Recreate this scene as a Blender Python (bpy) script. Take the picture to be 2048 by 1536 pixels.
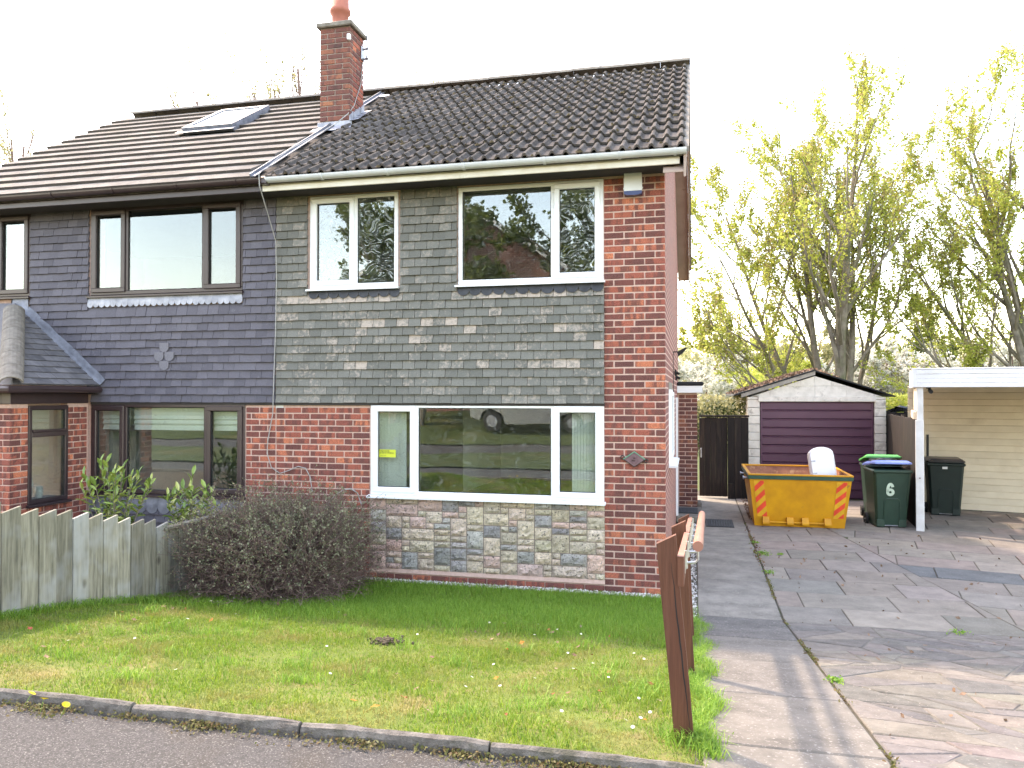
import bpy, bmesh, math, random
import numpy as np
from mathutils import Vector, Matrix, Euler

random.seed(7)
rng = np.random.default_rng(7)
for o in list(bpy.data.objects):
    bpy.data.objects.remove(o, do_unlink=True)
scene = bpy.context.scene
COL = scene.collection
R = math.radians

# ------------------------------------------------------------------ camera, sky, sun, exposure
F_PX, HORIZON, YAW = 1540.0, 788.0, 13.3
CAM = Vector((0.302, -8.53, 2.18))
cd = bpy.data.cameras.new('camera')
cd.sensor_width = 36.0
cd.lens = F_PX / 2048.0 * 36.0
cd.clip_start = 0.05
cd.clip_end = 3000.0
cam = bpy.data.objects.new('camera', cd)
cam.location = CAM
cam.rotation_euler = (R(90) + math.atan((HORIZON - 768) / F_PX), 0, R(YAW))
COL.objects.link(cam)
scene.camera = cam

SUN_TO = Vector((0.851, -0.525, -1.10)).normalized()        # the way the light travels
SUN_EL = math.asin(-SUN_TO.z)
SUN_AZ = math.atan2(-SUN_TO.x, -SUN_TO.y)
world = bpy.data.worlds.new('World')
scene.world = world
world.use_nodes = True
wn = world.node_tree.nodes
wl = world.node_tree.links
sky = wn.new('ShaderNodeTexSky')
sky.sky_type = 'NISHITA'
sky.sun_disc = False
sky.sun_elevation = SUN_EL
sky.sun_rotation = SUN_AZ
sky.altitude = 100
sky.air_density = 1.0
sky.dust_density = 1.0
sky.ozone_density = 0.3
bgn = wn['Background']
bgn.inputs['Strength'].default_value = 0.15
wl.new(sky.outputs[0], bgn.inputs['Color'])

sd = bpy.data.lights.new('sun', 'SUN')
sd.energy = 0.72
sd.angle = R(2.5)
sd.color = (0.97, 0.97, 1.0)
sun = bpy.data.objects.new('sun', sd)
sun.rotation_euler = SUN_TO.to_track_quat('-Z', 'Y').to_euler()
sun.location = (-20, 12, 25)
COL.objects.link(sun)

scene.view_settings.view_transform = 'Standard'
scene.view_settings.look = 'None'
scene.view_settings.gamma = 1.0
scene.view_settings.use_curve_mapping = False
scene.view_settings.exposure = 3.2
scene.view_settings.use_white_balance = True          # the phone balanced for the shade
scene.view_settings.white_balance_temperature = 9400
scene.view_settings.white_balance_tint = 16
scene.render.engine = 'CYCLES'
scene.cycles.use_denoising = True
scene.cycles.max_bounces = 8
scene.cycles.transparent_max_bounces = 12
scene.cycles.caustics_reflective = False
scene.cycles.caustics_refractive = False

# ------------------------------------------------------------------ ground profile
def gz(y):
    """height of the plot: level by the house, rising to the street, rising again across it"""
    if y > -0.8:
        return 0.0
    if y > -4.9:
        return (-0.8 - y) * 0.14
    if y > -8.0:
        return 0.574 + (-4.9 - y) * 0.03
    if y > -14.2:
        return 0.667
    return 0.667 + min((-14.2 - y) * 0.14, 0.9)

# ------------------------------------------------------------------ materials
MATS = {}
def nodes_of(name):
    m = bpy.data.materials.new(name)
    m.use_nodes = True
    nt = m.node_tree
    return m, nt, nt.nodes, nt.links, nt.nodes['Principled BSDF']

def ramp(n, stops, interp='LINEAR'):
    r = n.new('ShaderNodeValToRGB')
    r.color_ramp.interpolation = interp
    els = r.color_ramp.elements
    while len(els) < len(stops):
        els.new(0.5)
    for e, (p, c) in zip(els, stops):
        e.position = p
        e.color = (c[0], c[1], c[2], 1.0)
    return r

def mixc(n, l, fac, a, b, mode='MIX'):
    x = n.new('ShaderNodeMix')
    x.data_type = 'RGBA'
    x.blend_type = mode
    for key, val in (('Factor', fac), ('A', a), ('B', b)):
        i = {'Factor': 0, 'A': 6, 'B': 7}[key]
        if hasattr(val, 'links'):
            l.new(val, x.inputs[i])
        elif key == 'Factor':
            x.inputs[0].default_value = val
        else:
            x.inputs[i].default_value = (val[0], val[1], val[2], 1)
    return x.outputs[2]

def noise(n, l, vec, scale, detail=4, rough=0.6):
    t = n.new('ShaderNodeTexNoise')
    t.inputs['Scale'].default_value = scale
    t.inputs['Detail'].default_value = detail
    t.inputs['Roughness'].default_value = rough
    if vec is not None:
        l.new(vec, t.inputs['Vector'])
    return t

def coords(n, l, shift=True, stretch=None):
    tc = n.new('ShaderNodeTexCoord')
    out = tc.outputs['Object']
    if stretch:
        mp = n.new('ShaderNodeMapping')
        mp.inputs['Scale'].default_value = stretch
        l.new(out, mp.inputs['Vector'])
        out = mp.outputs[0]
    if shift:
        oi = n.new('ShaderNodeObjectInfo')
        mu = n.new('ShaderNodeMath')
        mu.operation = 'MULTIPLY'
        mu.inputs[1].default_value = 73.0
        l.new(oi.outputs['Random'], mu.inputs[0])
        va = n.new('ShaderNodeVectorMath')
        va.operation = 'ADD'
        l.new(out, va.inputs[0])
        l.new(mu.outputs[0], va.inputs[1])
        out = va.outputs[0]
    return out

def bumpn(n, l, p, height, strength, dist=0.01):
    b = n.new('ShaderNodeBump')
    b.inputs['Strength'].default_value = strength
    b.inputs['Distance'].default_value = dist
    l.new(height, b.inputs['Height'])
    l.new(b.outputs[0], p.inputs['Normal'])

def M(name, c1, c2=None, rough=0.7, scale=6.0, bump=0.0, bscale=60.0, metal=0.0, spec=0.4,
      stretch=None, speck=None, objvar=0.0, detail=5, c3=None, s3=1.3, t3=(0.5, 0.65), shift=True):
    """general painted / weathered surface: two tones by noise, optional third tone in patches, optional fine specks"""
    m, nt, n, l, p = nodes_of(name)
    c2 = c2 or tuple(c * 0.75 for c in c1)
    vec = coords(n, l, shift, stretch)
    t = noise(n, l, vec, scale, detail)
    r = ramp(n, [(0.34, c2), (0.66, c1)])
    l.new(t.outputs['Fac'], r.inputs[0])
    out = r.outputs[0]
    if c3:
        t3n = noise(n, l, vec, s3, 6, 0.65)
        r3 = ramp(n, [(t3[0], (0, 0, 0)), (t3[1], (1, 1, 1))])
        l.new(t3n.outputs['Fac'], r3.inputs[0])
        out = mixc(n, l, r3.outputs[0], out, c3)
    if speck:
        ts = noise(n, l, vec, speck[1], 2, 0.5)
        rs = ramp(n, [(0.56, (0, 0, 0)), (0.70, (1, 1, 1))])
        l.new(ts.outputs['Fac'], rs.inputs[0])
        out = mixc(n, l, rs.outputs[0], out, speck[0])
    if objvar:
        oi = n.new('ShaderNodeObjectInfo')
        mr = n.new('ShaderNodeMapRange')
        mr.inputs['To Min'].default_value = 1 - objvar
        mr.inputs['To Max'].default_value = 1 + objvar
        l.new(oi.outputs['Random'], mr.inputs[0])
        hs = n.new('ShaderNodeHueSaturation')
        l.new(mr.outputs[0], hs.inputs['Value'])
        l.new(out, hs.inputs['Color'])
        out = hs.outputs[0]
    l.new(out, p.inputs['Base Color'])
    p.inputs['Roughness'].default_value = rough
    p.inputs['Metallic'].default_value = metal
    p.inputs['Specular IOR Level'].default_value = spec
    if bump:
        tb = noise(n, l, vec, bscale, 4, 0.6)
        bumpn(n, l, p, tb.outputs['Fac'], bump)
    MATS[name] = m
    return m

BRICK_RAMP = [(0.0, (0.125, 0.052, 0.048)), (0.22, (0.22, 0.073, 0.060)), (0.45, (0.31, 0.092, 0.068)),
              (0.68, (0.36, 0.105, 0.073)), (0.86, (0.46, 0.140, 0.086)), (1.0, (0.56, 0.18, 0.10))]

def brick_mat(name, island=False, dull=False, pale=1.0):
    m, nt, n, l, p = nodes_of(name)
    vec = coords(n, l, True)
    if island:
        g = n.new('ShaderNodeNewGeometry')
        rnd = g.outputs['Random Per Island']
    else:
        oi = n.new('ShaderNodeObjectInfo')
        rnd = oi.outputs['Random']
    st = [(a, tuple(v * pale for v in c)) for a, c in BRICK_RAMP]
    if dull:
        st = [(a, (c[0] * 0.62 + 0.012, c[1] * 0.75 + 0.008, c[2] * 0.75 + 0.008)) for a, c in st]
    r = ramp(n, st)
    l.new(rnd, r.inputs[0])
    mp = n.new('ShaderNodeMapping')
    mp.inputs['Scale'].default_value = (1.0, 1.0, 0.22)
    l.new(vec, mp.inputs['Vector'])
    t1 = noise(n, l, mp.outputs[0], 13.0, 2, 0.5)            # kiln bands across a brick
    r1 = ramp(n, [(0.46, (0, 0, 0)), (0.58, (0.85, 0.85, 0.85))])
    l.new(t1.outputs['Fac'], r1.inputs[0])
    c = mixc(n, l, r1.outputs[0], r.outputs[0], (0.15, 0.062, 0.055))
    t2 = noise(n, l, vec, 130.0, 3, 0.7)                     # sand-faced speckle
    r2 = ramp(n, [(0.40, (0.55, 0.55, 0.55)), (0.62, (1.4, 1.4, 1.4))])
    l.new(t2.outputs['Fac'], r2.inputs[0])
    c = mixc(n, l, 0.8, c, r2.outputs[0], 'MULTIPLY')
    l.new(c, p.inputs['Base Color'])
    p.inputs['Roughness'].default_value = 0.88
    p.inputs['Specular IOR Level'].default_value = 0.25
    bumpn(n, l, p, t2.outputs['Fac'], 0.55, 0.004)
    MATS[name] = m
    return m

def brick_wall_mat(name, axis='yz'):
    """far brickwork seen at a glancing angle: courses by the Brick texture"""
    m, nt, n, l, p = nodes_of(name)
    g = n.new('ShaderNodeNewGeometry')
    sp = n.new('ShaderNodeSeparateXYZ')
    l.new(g.outputs['Position'], sp.inputs[0])
    cb = n.new('ShaderNodeCombineXYZ')
    l.new(sp.outputs['Y' if axis == 'yz' else 'X'], cb.inputs[0])
    l.new(sp.outputs['Z'], cb.inputs[1])
    b = n.new('ShaderNodeTexBrick')
    b.offset = 0.5
    b.inputs['Scale'].default_value = 1.0
    b.inputs['Brick Width'].default_value = 0.225
    b.inputs['Row Height'].default_value = 0.075
    b.inputs['Mortar Size'].default_value = 0.009
    b.inputs['Mortar Smooth'].default_value = 0.1
    b.inputs['Bias'].default_value = -0.1
    b.inputs['Color1'].default_value = (0.23, 0.068, 0.055, 1)
    b.inputs['Color2'].default_value = (0.13, 0.048, 0.043, 1)
    b.inputs['Mortar'].default_value = (0.50, 0.32, 0.27, 1)
    l.new(cb.outputs[0], b.inputs['Vector'])
    t2 = noise(n, l, g.outputs['Position'], 60.0, 3, 0.7)
    r2 = ramp(n, [(0.35, (0.6, 0.6, 0.6)), (0.65, (1.3, 1.3, 1.3))])
    l.new(t2.outputs['Fac'], r2.inputs[0])
    c = mixc(n, l, 0.7, b.outputs['Color'], r2.outputs[0], 'MULTIPLY')
    l.new(c, p.inputs['Base Color'])
    p.inputs['Roughness'].default_value = 0.9
    inv = n.new('ShaderNodeMath')
    inv.operation = 'SUBTRACT'
    inv.inputs[0].default_value = 1.0
    l.new(b.outputs['Fac'], inv.inputs[1])
    MATS[name] = m
    return m

def tile_mat(name, base, base2, pale, island=False):
    """hung tiles: R channel of the object's colour says how far a tile has bleached"""
    m, nt, n, l, p = nodes_of(name)
    vec = coords(n, l, True)
    oi = n.new('ShaderNodeObjectInfo')
    if island:
        g = n.new('ShaderNodeNewGeometry')
        rnd = g.outputs['Random Per Island']
    else:
        rnd = oi.outputs['Random']
    r = ramp(n, [(0.0, base), (1.0, base2)])
    l.new(rnd, r.inputs[0])
    t = noise(n, l, vec, 22.0, 5, 0.7)
    if island:
        ad = n.new('ShaderNodeMath')
        ad.operation = 'MULTIPLY_ADD'
        l.new(rnd, ad.inputs[0])
        ad.inputs[1].default_value = 0.26
        l.new(t.outputs['Fac'], ad.inputs[2])
    else:
        sp = n.new('ShaderNodeSeparateColor')
        l.new(oi.outputs['Color'], sp.inputs[0])
        ad = n.new('ShaderNodeMath')
        ad.operation = 'ADD'
        l.new(sp.outputs[0], ad.inputs[0])
        l.new(t.outputs['Fac'], ad.inputs[1])
    r2 = ramp(n, [(0.68, (0, 0, 0)), (0.92, (1, 1, 1))])
    l.new(ad.outputs[0], r2.inputs[0])
    c = mixc(n, l, r2.outputs[0], r.outputs[0], pale)
    t2 = noise(n, l, vec, 90.0, 3, 0.6)
    r3 = ramp(n, [(0.35, (0.8, 0.8, 0.8)), (0.65, (1.15, 1.15, 1.15))])
    l.new(t2.outputs['Fac'], r3.inputs[0])
    c = mixc(n, l, 0.8, c, r3.outputs[0], 'MULTIPLY')
    l.new(c, p.inputs['Base Color'])
    p.inputs['Roughness'].default_value = 0.72
    p.inputs['Specular IOR Level'].default_value = 0.35
    bumpn(n, l, p, t2.outputs['Fac'], 0.25, 0.003)
    MATS[name] = m
    return m

def colour_mat(name, rough=0.85, scale=14.0, amount=0.5, bump=0.5, bscale=45.0, dist=0.012, speck=None):
    """takes the piece's own colour from its object colour; weathering by noise, optional specks in a set colour"""
    m, nt, n, l, p = nodes_of(name)
    vec = coords(n, l, True)
    oi = n.new('ShaderNodeObjectInfo')
    t = noise(n, l, vec, scale, 6, 0.7)
    r = ramp(n, [(0.30, (1 - amount,) * 3), (0.70, (1 + amount * 0.5,) * 3)])
    l.new(t.outputs['Fac'], r.inputs[0])
    c = mixc(n, l, 1.0, oi.outputs['Color'], r.outputs[0], 'MULTIPLY')
    if speck:
        ts = noise(n, l, vec, speck[1], 3, 0.6)
        rs = ramp(n, [(speck[2], (0, 0, 0)), (speck[2] + 0.10, (1, 1, 1))])
        l.new(ts.outputs['Fac'], rs.inputs[0])
        c = mixc(n, l, rs.outputs[0], c, speck[0])
    l.new(c, p.inputs['Base Color'])
    p.inputs['Roughness'].default_value = rough
    p.inputs['Specular IOR Level'].default_value = 0.3
    tb = noise(n, l, vec, bscale, 5, 0.65)
    bumpn(n, l, p, tb.outputs['Fac'], bump, dist)
    MATS[name] = m
    return m

def leaf_mat(name, stops, trans=0.45, rough=0.5, patch=None):
    m, nt, n, l, p = nodes_of(name)
    g = n.new('ShaderNodeNewGeometry')
    r = ramp(n, stops)
    l.new(g.outputs['Random Per Island'], r.inputs[0])
    c = r.outputs[0]
    if patch:
        for col_, sc, a, b in patch:
            t = noise(n, l, g.outputs['Position'], sc, 4, 0.6)
            rr = ramp(n, [(a, (0, 0, 0)), (b, (1, 1, 1))])
            l.new(t.outputs['Fac'], rr.inputs[0])
            c = mixc(n, l, rr.outputs[0], c, col_)
    l.new(c, p.inputs['Base Color'])
    p.inputs['Roughness'].default_value = rough
    p.inputs['Specular IOR Level'].default_value = 0.3
    tr = n.new('ShaderNodeBsdfTranslucent')
    l.new(c, tr.inputs['Color'])
    mx = n.new('ShaderNodeMixShader')
    mx.inputs[0].default_value = trans
    l.new(p.outputs[0], mx.inputs[1])
    l.new(tr.outputs[0], mx.inputs[2])
    l.new(mx.outputs[0], n['Material Output'].inputs['Surface'])
    MATS[name] = m
    return m

def glass_mat(name, refl=0.26, tint=(0.92, 0.97, 0.95), smear=0.0):
    m, nt, n, l, p = nodes_of(name)
    n.remove(p)
    tr = n.new('ShaderNodeBsdfTransparent')
    tr.inputs[0].default_value = (*tint, 1)
    gl = n.new('ShaderNodeBsdfGlossy')
    gl.inputs['Roughness'].default_value = 0.012
    gl.inputs['Color'].default_value = (0.95, 0.98, 1.0, 1)
    lw = n.new('ShaderNodeLayerWeight')
    lw.inputs['Blend'].default_value = 0.25
    mr = n.new('ShaderNodeMapRange')
    mr.inputs['To Min'].default_value = refl
    mr.inputs['To Max'].default_value = 0.9
    l.new(lw.outputs['Fresnel'], mr.inputs[0])
    mx = n.new('ShaderNodeMixShader')
    l.new(mr.outputs[0], mx.inputs[0])
    l.new(tr.outputs[0], mx.inputs[1])
    l.new(gl.outputs[0], mx.inputs[2])
    out = mx.outputs[0]
    tc = n.new('ShaderNodeTexCoord')
    wv = noise(n, l, tc.outputs['Object'], 1.6, 1, 0.4)      # slight waviness of sealed units
    b = n.new('ShaderNodeBump')
    b.inputs['Strength'].default_value = 0.10
    b.inputs['Distance'].default_value = 0.02
    l.new(wv.outputs['Fac'], b.inputs['Height'])
    l.new(b.outputs[0], gl.inputs['Normal'])
    if smear:
        sp = n.new('ShaderNodeMapping')
        sp.inputs['Scale'].default_value = (5.0, 1, 26.0)
        ds = noise(n, l, tc.outputs['Object'], 3.0, 2, 0.5)
        va = n.new('ShaderNodeVectorMath')
        va.operation = 'MULTIPLY_ADD'
        l.new(ds.outputs['Color'], va.inputs[0])
        va.inputs[1].default_value = (0.5, 0, 0.5)
        l.new(tc.outputs['Object'], va.inputs[2])
        l.new(va.outputs[0], sp.inputs['Vector'])
        t = noise(n, l, sp.outputs[0], 2.2, 5, 0.75)
        r = ramp(n, [(0.52, (0, 0, 0)), (0.68, (smear,) * 3)])
        l.new(t.outputs['Fac'], r.inputs[0])
        df = n.new('ShaderNodeBsdfDiffuse')
        df.inputs[0].default_value = (0.75, 0.8, 0.82, 1)
        m2 = n.new('ShaderNodeMixShader')
        l.new(r.outputs[0], m2.inputs[0])
        l.new(out, m2.inputs[1])
        l.new(df.outputs[0], m2.inputs[2])
        out = m2.outputs[0]
    l.new(out, n['Material Output'].inputs['Surface'])
    MATS[name] = m
    return m

def wood_mat(name, c1, c2, c3=None, stretch=(14, 14, 1.2), rough=0.8, bump=0.35, objvar=0.15, t3=(0.52, 0.66)):
    return M(name, c1, c2, rough=rough, scale=2.4, stretch=stretch, bump=bump, bscale=5.0, objvar=objvar,
             c3=c3, s3=0.9, t3=t3, detail=7)

brick_mat('brick')
brick_mat('brick_stuff', island=True)
brick_mat('brick_dull', dull=True)
brick_mat('brick_stuff_dull', island=True, dull=True)
brick_mat('brick_pale', pale=1.15)
brick_wall_mat('brick_side', 'yz')
brick_wall_mat('brick_front', 'xz')
M('mortar', (0.60, 0.41, 0.35), (0.50, 0.33, 0.275), rough=0.95, scale=30, bump=0.4, bscale=120, shift=False)
M('mortar_grey', (0.30, 0.24, 0.20), (0.22, 0.17, 0.145), rough=0.95, scale=20, bump=0.4, bscale=120, shift=False)
tile_mat('tile_green', (0.125, 0.126, 0.113), (0.178, 0.176, 0.159), (0.42, 0.35, 0.30))
tile_mat('tile_green_stuff', (0.125, 0.126, 0.113), (0.178, 0.176, 0.159), (0.33, 0.285, 0.245), island=True)
tile_mat('tile_slate', (0.088, 0.083, 0.102), (0.125, 0.118, 0.142), (0.17, 0.165, 0.19))
tile_mat('tile_slate_stuff', (0.088, 0.083, 0.102), (0.125, 0.118, 0.142), (0.125, 0.118, 0.142), island=True)
M('roof_tile_dark', (0.125, 0.112, 0.104), (0.068, 0.060, 0.056), rough=1.0, spec=0.1, scale=12, bump=0.5, bscale=70, objvar=0.18,
  c3=(0.135, 0.115, 0.10), s3=7.0, t3=(0.58, 0.74))
M('roof_tile_flat', (0.215, 0.195, 0.18), (0.15, 0.135, 0.124), rough=1.0, spec=0.1, scale=7, bump=0.3, bscale=60, objvar=0.12,
  c3=(0.25, 0.215, 0.165), s3=2.0, t3=(0.56, 0.72))
M('tile_edge', (0.095, 0.080, 0.073), rough=0.9)
M('slate_roof', (0.17, 0.165, 0.175), (0.10, 0.098, 0.108), rough=0.7, scale=6, bump=0.2, objvar=0.2)
M('moss', (0.10, 0.075, 0.035), (0.055, 0.040, 0.022), rough=1.0, scale=30)
M('lead', (0.23, 0.245, 0.29), (0.13, 0.14, 0.17), rough=0.5, scale=9, bump=0.2, bscale=25, metal=0.25)
M('lead_pale', (0.42, 0.43, 0.48), (0.24, 0.25, 0.29), rough=0.5, scale=7, bump=0.25, bscale=20, metal=0.2)
M('lead_dark', (0.050, 0.055, 0.068), (0.030, 0.033, 0.042), rough=0.6, scale=9)
M('upvc_white', (0.80, 0.82, 0.84), (0.76, 0.78, 0.80), rough=0.28, scale=3, spec=0.5)
M('upvc_brown', (0.052, 0.032, 0.034), (0.040, 0.025, 0.027), rough=0.35, scale=4, spec=0.5)
M('rubber', (0.02, 0.02, 0.02), rough=0.7)
M('fascia_cream', (0.80, 0.77, 0.70), (0.68, 0.62, 0.52), rough=0.7, scale=3.0, bump=0.15, bscale=40,
  c3=(0.30, 0.22, 0.14), s3=2.6, t3=(0.63, 0.76))
M('gutter_grey', (0.66, 0.68, 0.70), (0.56, 0.58, 0.59), rough=0.45, scale=4)
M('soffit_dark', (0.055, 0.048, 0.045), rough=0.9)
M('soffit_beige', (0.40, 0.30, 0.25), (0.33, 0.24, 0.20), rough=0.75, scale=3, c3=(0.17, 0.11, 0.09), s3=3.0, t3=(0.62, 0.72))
M('concrete_cap', (0.24, 0.215, 0.185), (0.15, 0.13, 0.11), rough=0.95, scale=12, bump=0.5)
M('terracotta', (0.38, 0.125, 0.085), (0.30, 0.095, 0.065), rough=0.75, scale=5)
M('metal_grey', (0.42, 0.43, 0.46), (0.30, 0.31, 0.34), rough=0.4, metal=0.8, scale=8)
M('zinc', (0.70, 0.72, 0.73), (0.55, 0.57, 0.58), rough=0.3, metal=0.85, scale=12)
M('black_plastic', (0.012, 0.012, 0.014), (0.009, 0.009, 0.010), rough=0.45)
M('cable_grey', (0.38, 0.37, 0.36), (0.3, 0.3, 0.29), rough=0.6)
M('alarm_white', (0.78, 0.80, 0.82), (0.74, 0.76, 0.78), rough=0.35)
M('alarm_blue', (0.014, 0.035, 0.15), (0.012, 0.03, 0.13), rough=0.25, spec=0.6)
M('plaque_pink', (0.20, 0.11, 0.12), (0.15, 0.085, 0.095), rough=0.55, scale=30)
M('plaque_green', (0.10, 0.33, 0.22), rough=0.5)
M('iron', (0.05, 0.032, 0.028), rough=0.7)
M('room_wall', (0.62, 0.60, 0.56), (0.58, 0.56, 0.52), rough=0.9)
M('room_pale', (0.13, 0.14, 0.16), (0.12, 0.13, 0.15), rough=0.9)
M('room_floor', (0.12, 0.085, 0.06), rough=0.7)
M('blind', (0.86, 0.86, 0.82), (0.83, 0.83, 0.79), rough=0.8, scale=2)
M('ceramic', (0.75, 0.75, 0.73), rough=0.15)
M('sticker', (0.55, 0.60, 0.06), (0.50, 0.55, 0.05), rough=0.5)
M('ink', (0.03, 0.03, 0.02), rough=0.6)
colour_mat('stone', scale=16, amount=0.40, bump=1.0, bscale=45, dist=0.05, speck=((0.085, 0.078, 0.07), 40.0, 0.585))  # dark specks put the small shadows of the rough stone face into the colour
colour_mat('slab', rough=0.9, scale=4, amount=0.30, bump=0.6, bscale=110, dist=0.005, speck=((0.30, 0.28, 0.25), 80.0, 0.61))
colour_mat('crazy', rough=0.9, scale=7, amount=0.38, bump=0.8, bscale=40, dist=0.012, speck=((0.30, 0.27, 0.235), 60.0, 0.62))
colour_mat('concrete_bay', rough=0.92, scale=3.4, amount=0.42, bump=0.7, bscale=90, dist=0.006, speck=((0.29, 0.265, 0.24), 55.0, 0.585))
M('paving_mortar', (0.17, 0.152, 0.135), (0.11, 0.098, 0.086), rough=0.95, scale=8, bump=0.6, c3=(0.09, 0.085, 0.05), s3=3.0, t3=(0.54, 0.66), shift=False)
M('joint_soil', (0.10, 0.088, 0.068), (0.055, 0.048, 0.037), rough=1.0, scale=9, bump=0.6, c3=(0.05, 0.065, 0.02), s3=3.5, t3=(0.52, 0.62), shift=False)
M('asphalt', (0.078, 0.073, 0.071), (0.045, 0.042, 0.042), rough=0.95, scale=45, bump=0.9, bscale=130,
  speck=((0.20, 0.19, 0.18), 120.0), c3=(0.062, 0.052, 0.043), s3=1.2, t3=(0.5, 0.7), shift=False)
M('kerb', (0.20, 0.18, 0.16), (0.095, 0.083, 0.074), rough=0.95, scale=16, bump=0.9, bscale=90, c3=(0.085, 0.08, 0.06), s3=5.0, t3=(0.53, 0.66))
M('soil', (0.13, 0.095, 0.065), (0.075, 0.055, 0.038), rough=1.0, scale=14, bump=0.8, shift=False)
M('turf', (0.14, 0.175, 0.036), (0.09, 0.125, 0.025), rough=1.0, scale=7, bump=0.8, bscale=60,
  c3=(0.20, 0.165, 0.065), s3=2.3, t3=(0.50, 0.68), shift=False)
M('shaded_verge_turf', (0.060, 0.085, 0.020), (0.038, 0.060, 0.013), rough=1.0, scale=3, bump=0.8, bscale=40, c3=(0.105, 0.10, 0.035), s3=0.7, t3=(0.50, 0.68), shift=False)  # darker copy of the turf: shade on the verges is put into its colour
M('far_ground', (0.075, 0.095, 0.028), (0.05, 0.07, 0.02), rough=1.0, scale=1.5, shift=False)
def fence_mat(name):
    m, nt, n, l, p = nodes_of(name)
    flat = coords(n, l, True)
    mp = n.new('ShaderNodeMapping'); mp.inputs['Scale'].default_value = (11, 11, 0.9)
    l.new(flat, mp.inputs['Vector'])
    grain = noise(n, l, mp.outputs[0], 3.0, 7, 0.65)
    r = ramp(n, [(0.30, (0.105, 0.10, 0.080)), (0.50, (0.215, 0.20, 0.155)), (0.70, (0.315, 0.295, 0.235))])
    l.new(grain.outputs['Fac'], r.inputs[0])
    blot = noise(n, l, flat, 2.6, 3, 0.6)
    rb = ramp(n, [(0.48, (0, 0, 0)), (0.68, (0.8, 0.8, 0.8))])
    l.new(blot.outputs['Fac'], rb.inputs[0])
    c = mixc(n, l, rb.outputs[0], r.outputs[0], (0.30, 0.305, 0.30))
    vo = n.new('ShaderNodeTexVoronoi'); vo.inputs['Scale'].default_value = 3.1
    mk = n.new('ShaderNodeMapping'); mk.inputs['Scale'].default_value = (1.0, 1.0, 0.6)
    l.new(flat, mk.inputs['Vector']); l.new(mk.outputs[0], vo.inputs['Vector'])
    rk = ramp(n, [(0.05, (0.75, 0.75, 0.75)), (0.11, (0, 0, 0))])
    l.new(vo.outputs['Distance'], rk.inputs[0])
    c = mixc(n, l, rk.outputs[0], c, (0.065, 0.055, 0.042))
    oi = n.new('ShaderNodeObjectInfo'); mr = n.new('ShaderNodeMapRange')
    mr.inputs['To Min'].default_value = 0.72; mr.inputs['To Max'].default_value = 1.18
    l.new(oi.outputs['Random'], mr.inputs[0])
    hs = n.new('ShaderNodeHueSaturation'); l.new(mr.outputs[0], hs.inputs['Value']); l.new(c, hs.inputs['Color'])
    l.new(hs.outputs[0], p.inputs['Base Color'])
    p.inputs['Roughness'].default_value = 0.9; p.inputs['Specular IOR Level'].default_value = 0.2
    bumpn(n, l, p, grain.outputs['Fac'], 0.5, 0.006)
    MATS[name] = m
fence_mat('fence_grey')
wood_mat('fence_dark', (0.016, 0.0095, 0.008), (0.007, 0.0045, 0.004), c3=(0.032, 0.022, 0.015), objvar=0.3)
wood_mat('rail_brown', (0.155, 0.055, 0.031), (0.098, 0.033, 0.019), c3=(0.19, 0.075, 0.045), rough=0.6, bump=0.5, objvar=0.06, stretch=(22, 22, 1.0), t3=(0.55, 0.75))
M('rail_pink', (0.36, 0.165, 0.115), (0.30, 0.13, 0.09), rough=0.55, scale=5)
M('garage_conc', (0.78, 0.73, 0.655), (0.63, 0.585, 0.51), rough=0.95, scale=7, bump=0.5, bscale=90, c3=(0.27, 0.235, 0.19), s3=4.0, t3=(0.56, 0.72))
M('barge_grey', (0.36, 0.33, 0.29), (0.22, 0.20, 0.175), rough=0.9, scale=5, bump=0.3, bscale=30)
M('door_purple', (0.115, 0.045, 0.082), (0.095, 0.036, 0.068), rough=0.38, scale=2.0, spec=0.5)
M('felt_black', (0.016, 0.016, 0.018), rough=0.75)
M('leaf_litter', (0.27, 0.165, 0.11), (0.14, 0.085, 0.058), rough=0.95, scale=40)
M('carport_white', (0.76, 0.765, 0.79), (0.69, 0.695, 0.72), rough=0.4, scale=2.0, c3=(0.55, 0.54, 0.51), s3=2.2, t3=(0.58, 0.80))
M('post_white', (0.70, 0.70, 0.70), (0.60, 0.59, 0.57), rough=0.6, scale=6)
M('beige_slat', (0.76, 0.66, 0.52), (0.68, 0.58, 0.45), rough=0.65, scale=2.5, objvar=0.05, c3=(0.60, 0.50, 0.38), s3=1.8, t3=(0.56, 0.78))
M('skip_yellow', (0.66, 0.30, 0.010), (0.52, 0.215, 0.008), rough=0.45, scale=3.5, bump=0.15, bscale=9, c3=(0.27, 0.11, 0.03), s3=6.5, t3=(0.64, 0.74))
M('skip_rust', (0.35, 0.145, 0.085), (0.21, 0.085, 0.055), rough=0.9, scale=8, bump=0.4, c3=(0.44, 0.25, 0.14), s3=6.0, t3=(0.56, 0.68))
M('skip_green', (0.020, 0.075, 0.045), (0.015, 0.055, 0.033), rough=0.5)
M('hazard_red', (0.85, 0.075, 0.035), rough=0.4)
M('hazard_amber', (0.78, 0.40, 0.03), rough=0.4)
M('white_plastic', (0.80, 0.81, 0.82), (0.76, 0.77, 0.78), rough=0.35)
M('bin_green', (0.018, 0.050, 0.034), (0.014, 0.040, 0.027), rough=0.42, scale=6, bump=0.1, bscale=90)
M('bin_dark', (0.010, 0.022, 0.019), (0.008, 0.017, 0.015), rough=0.5)
M('lid_green', (0.07, 0.42, 0.11), (0.06, 0.36, 0.09), rough=0.35)
M('lid_blue', (0.16, 0.24, 0.58), (0.13, 0.20, 0.5), rough=0.35)
M('bag_black', (0.02, 0.021, 0.025), rough=0.18, spec=0.7)
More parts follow.
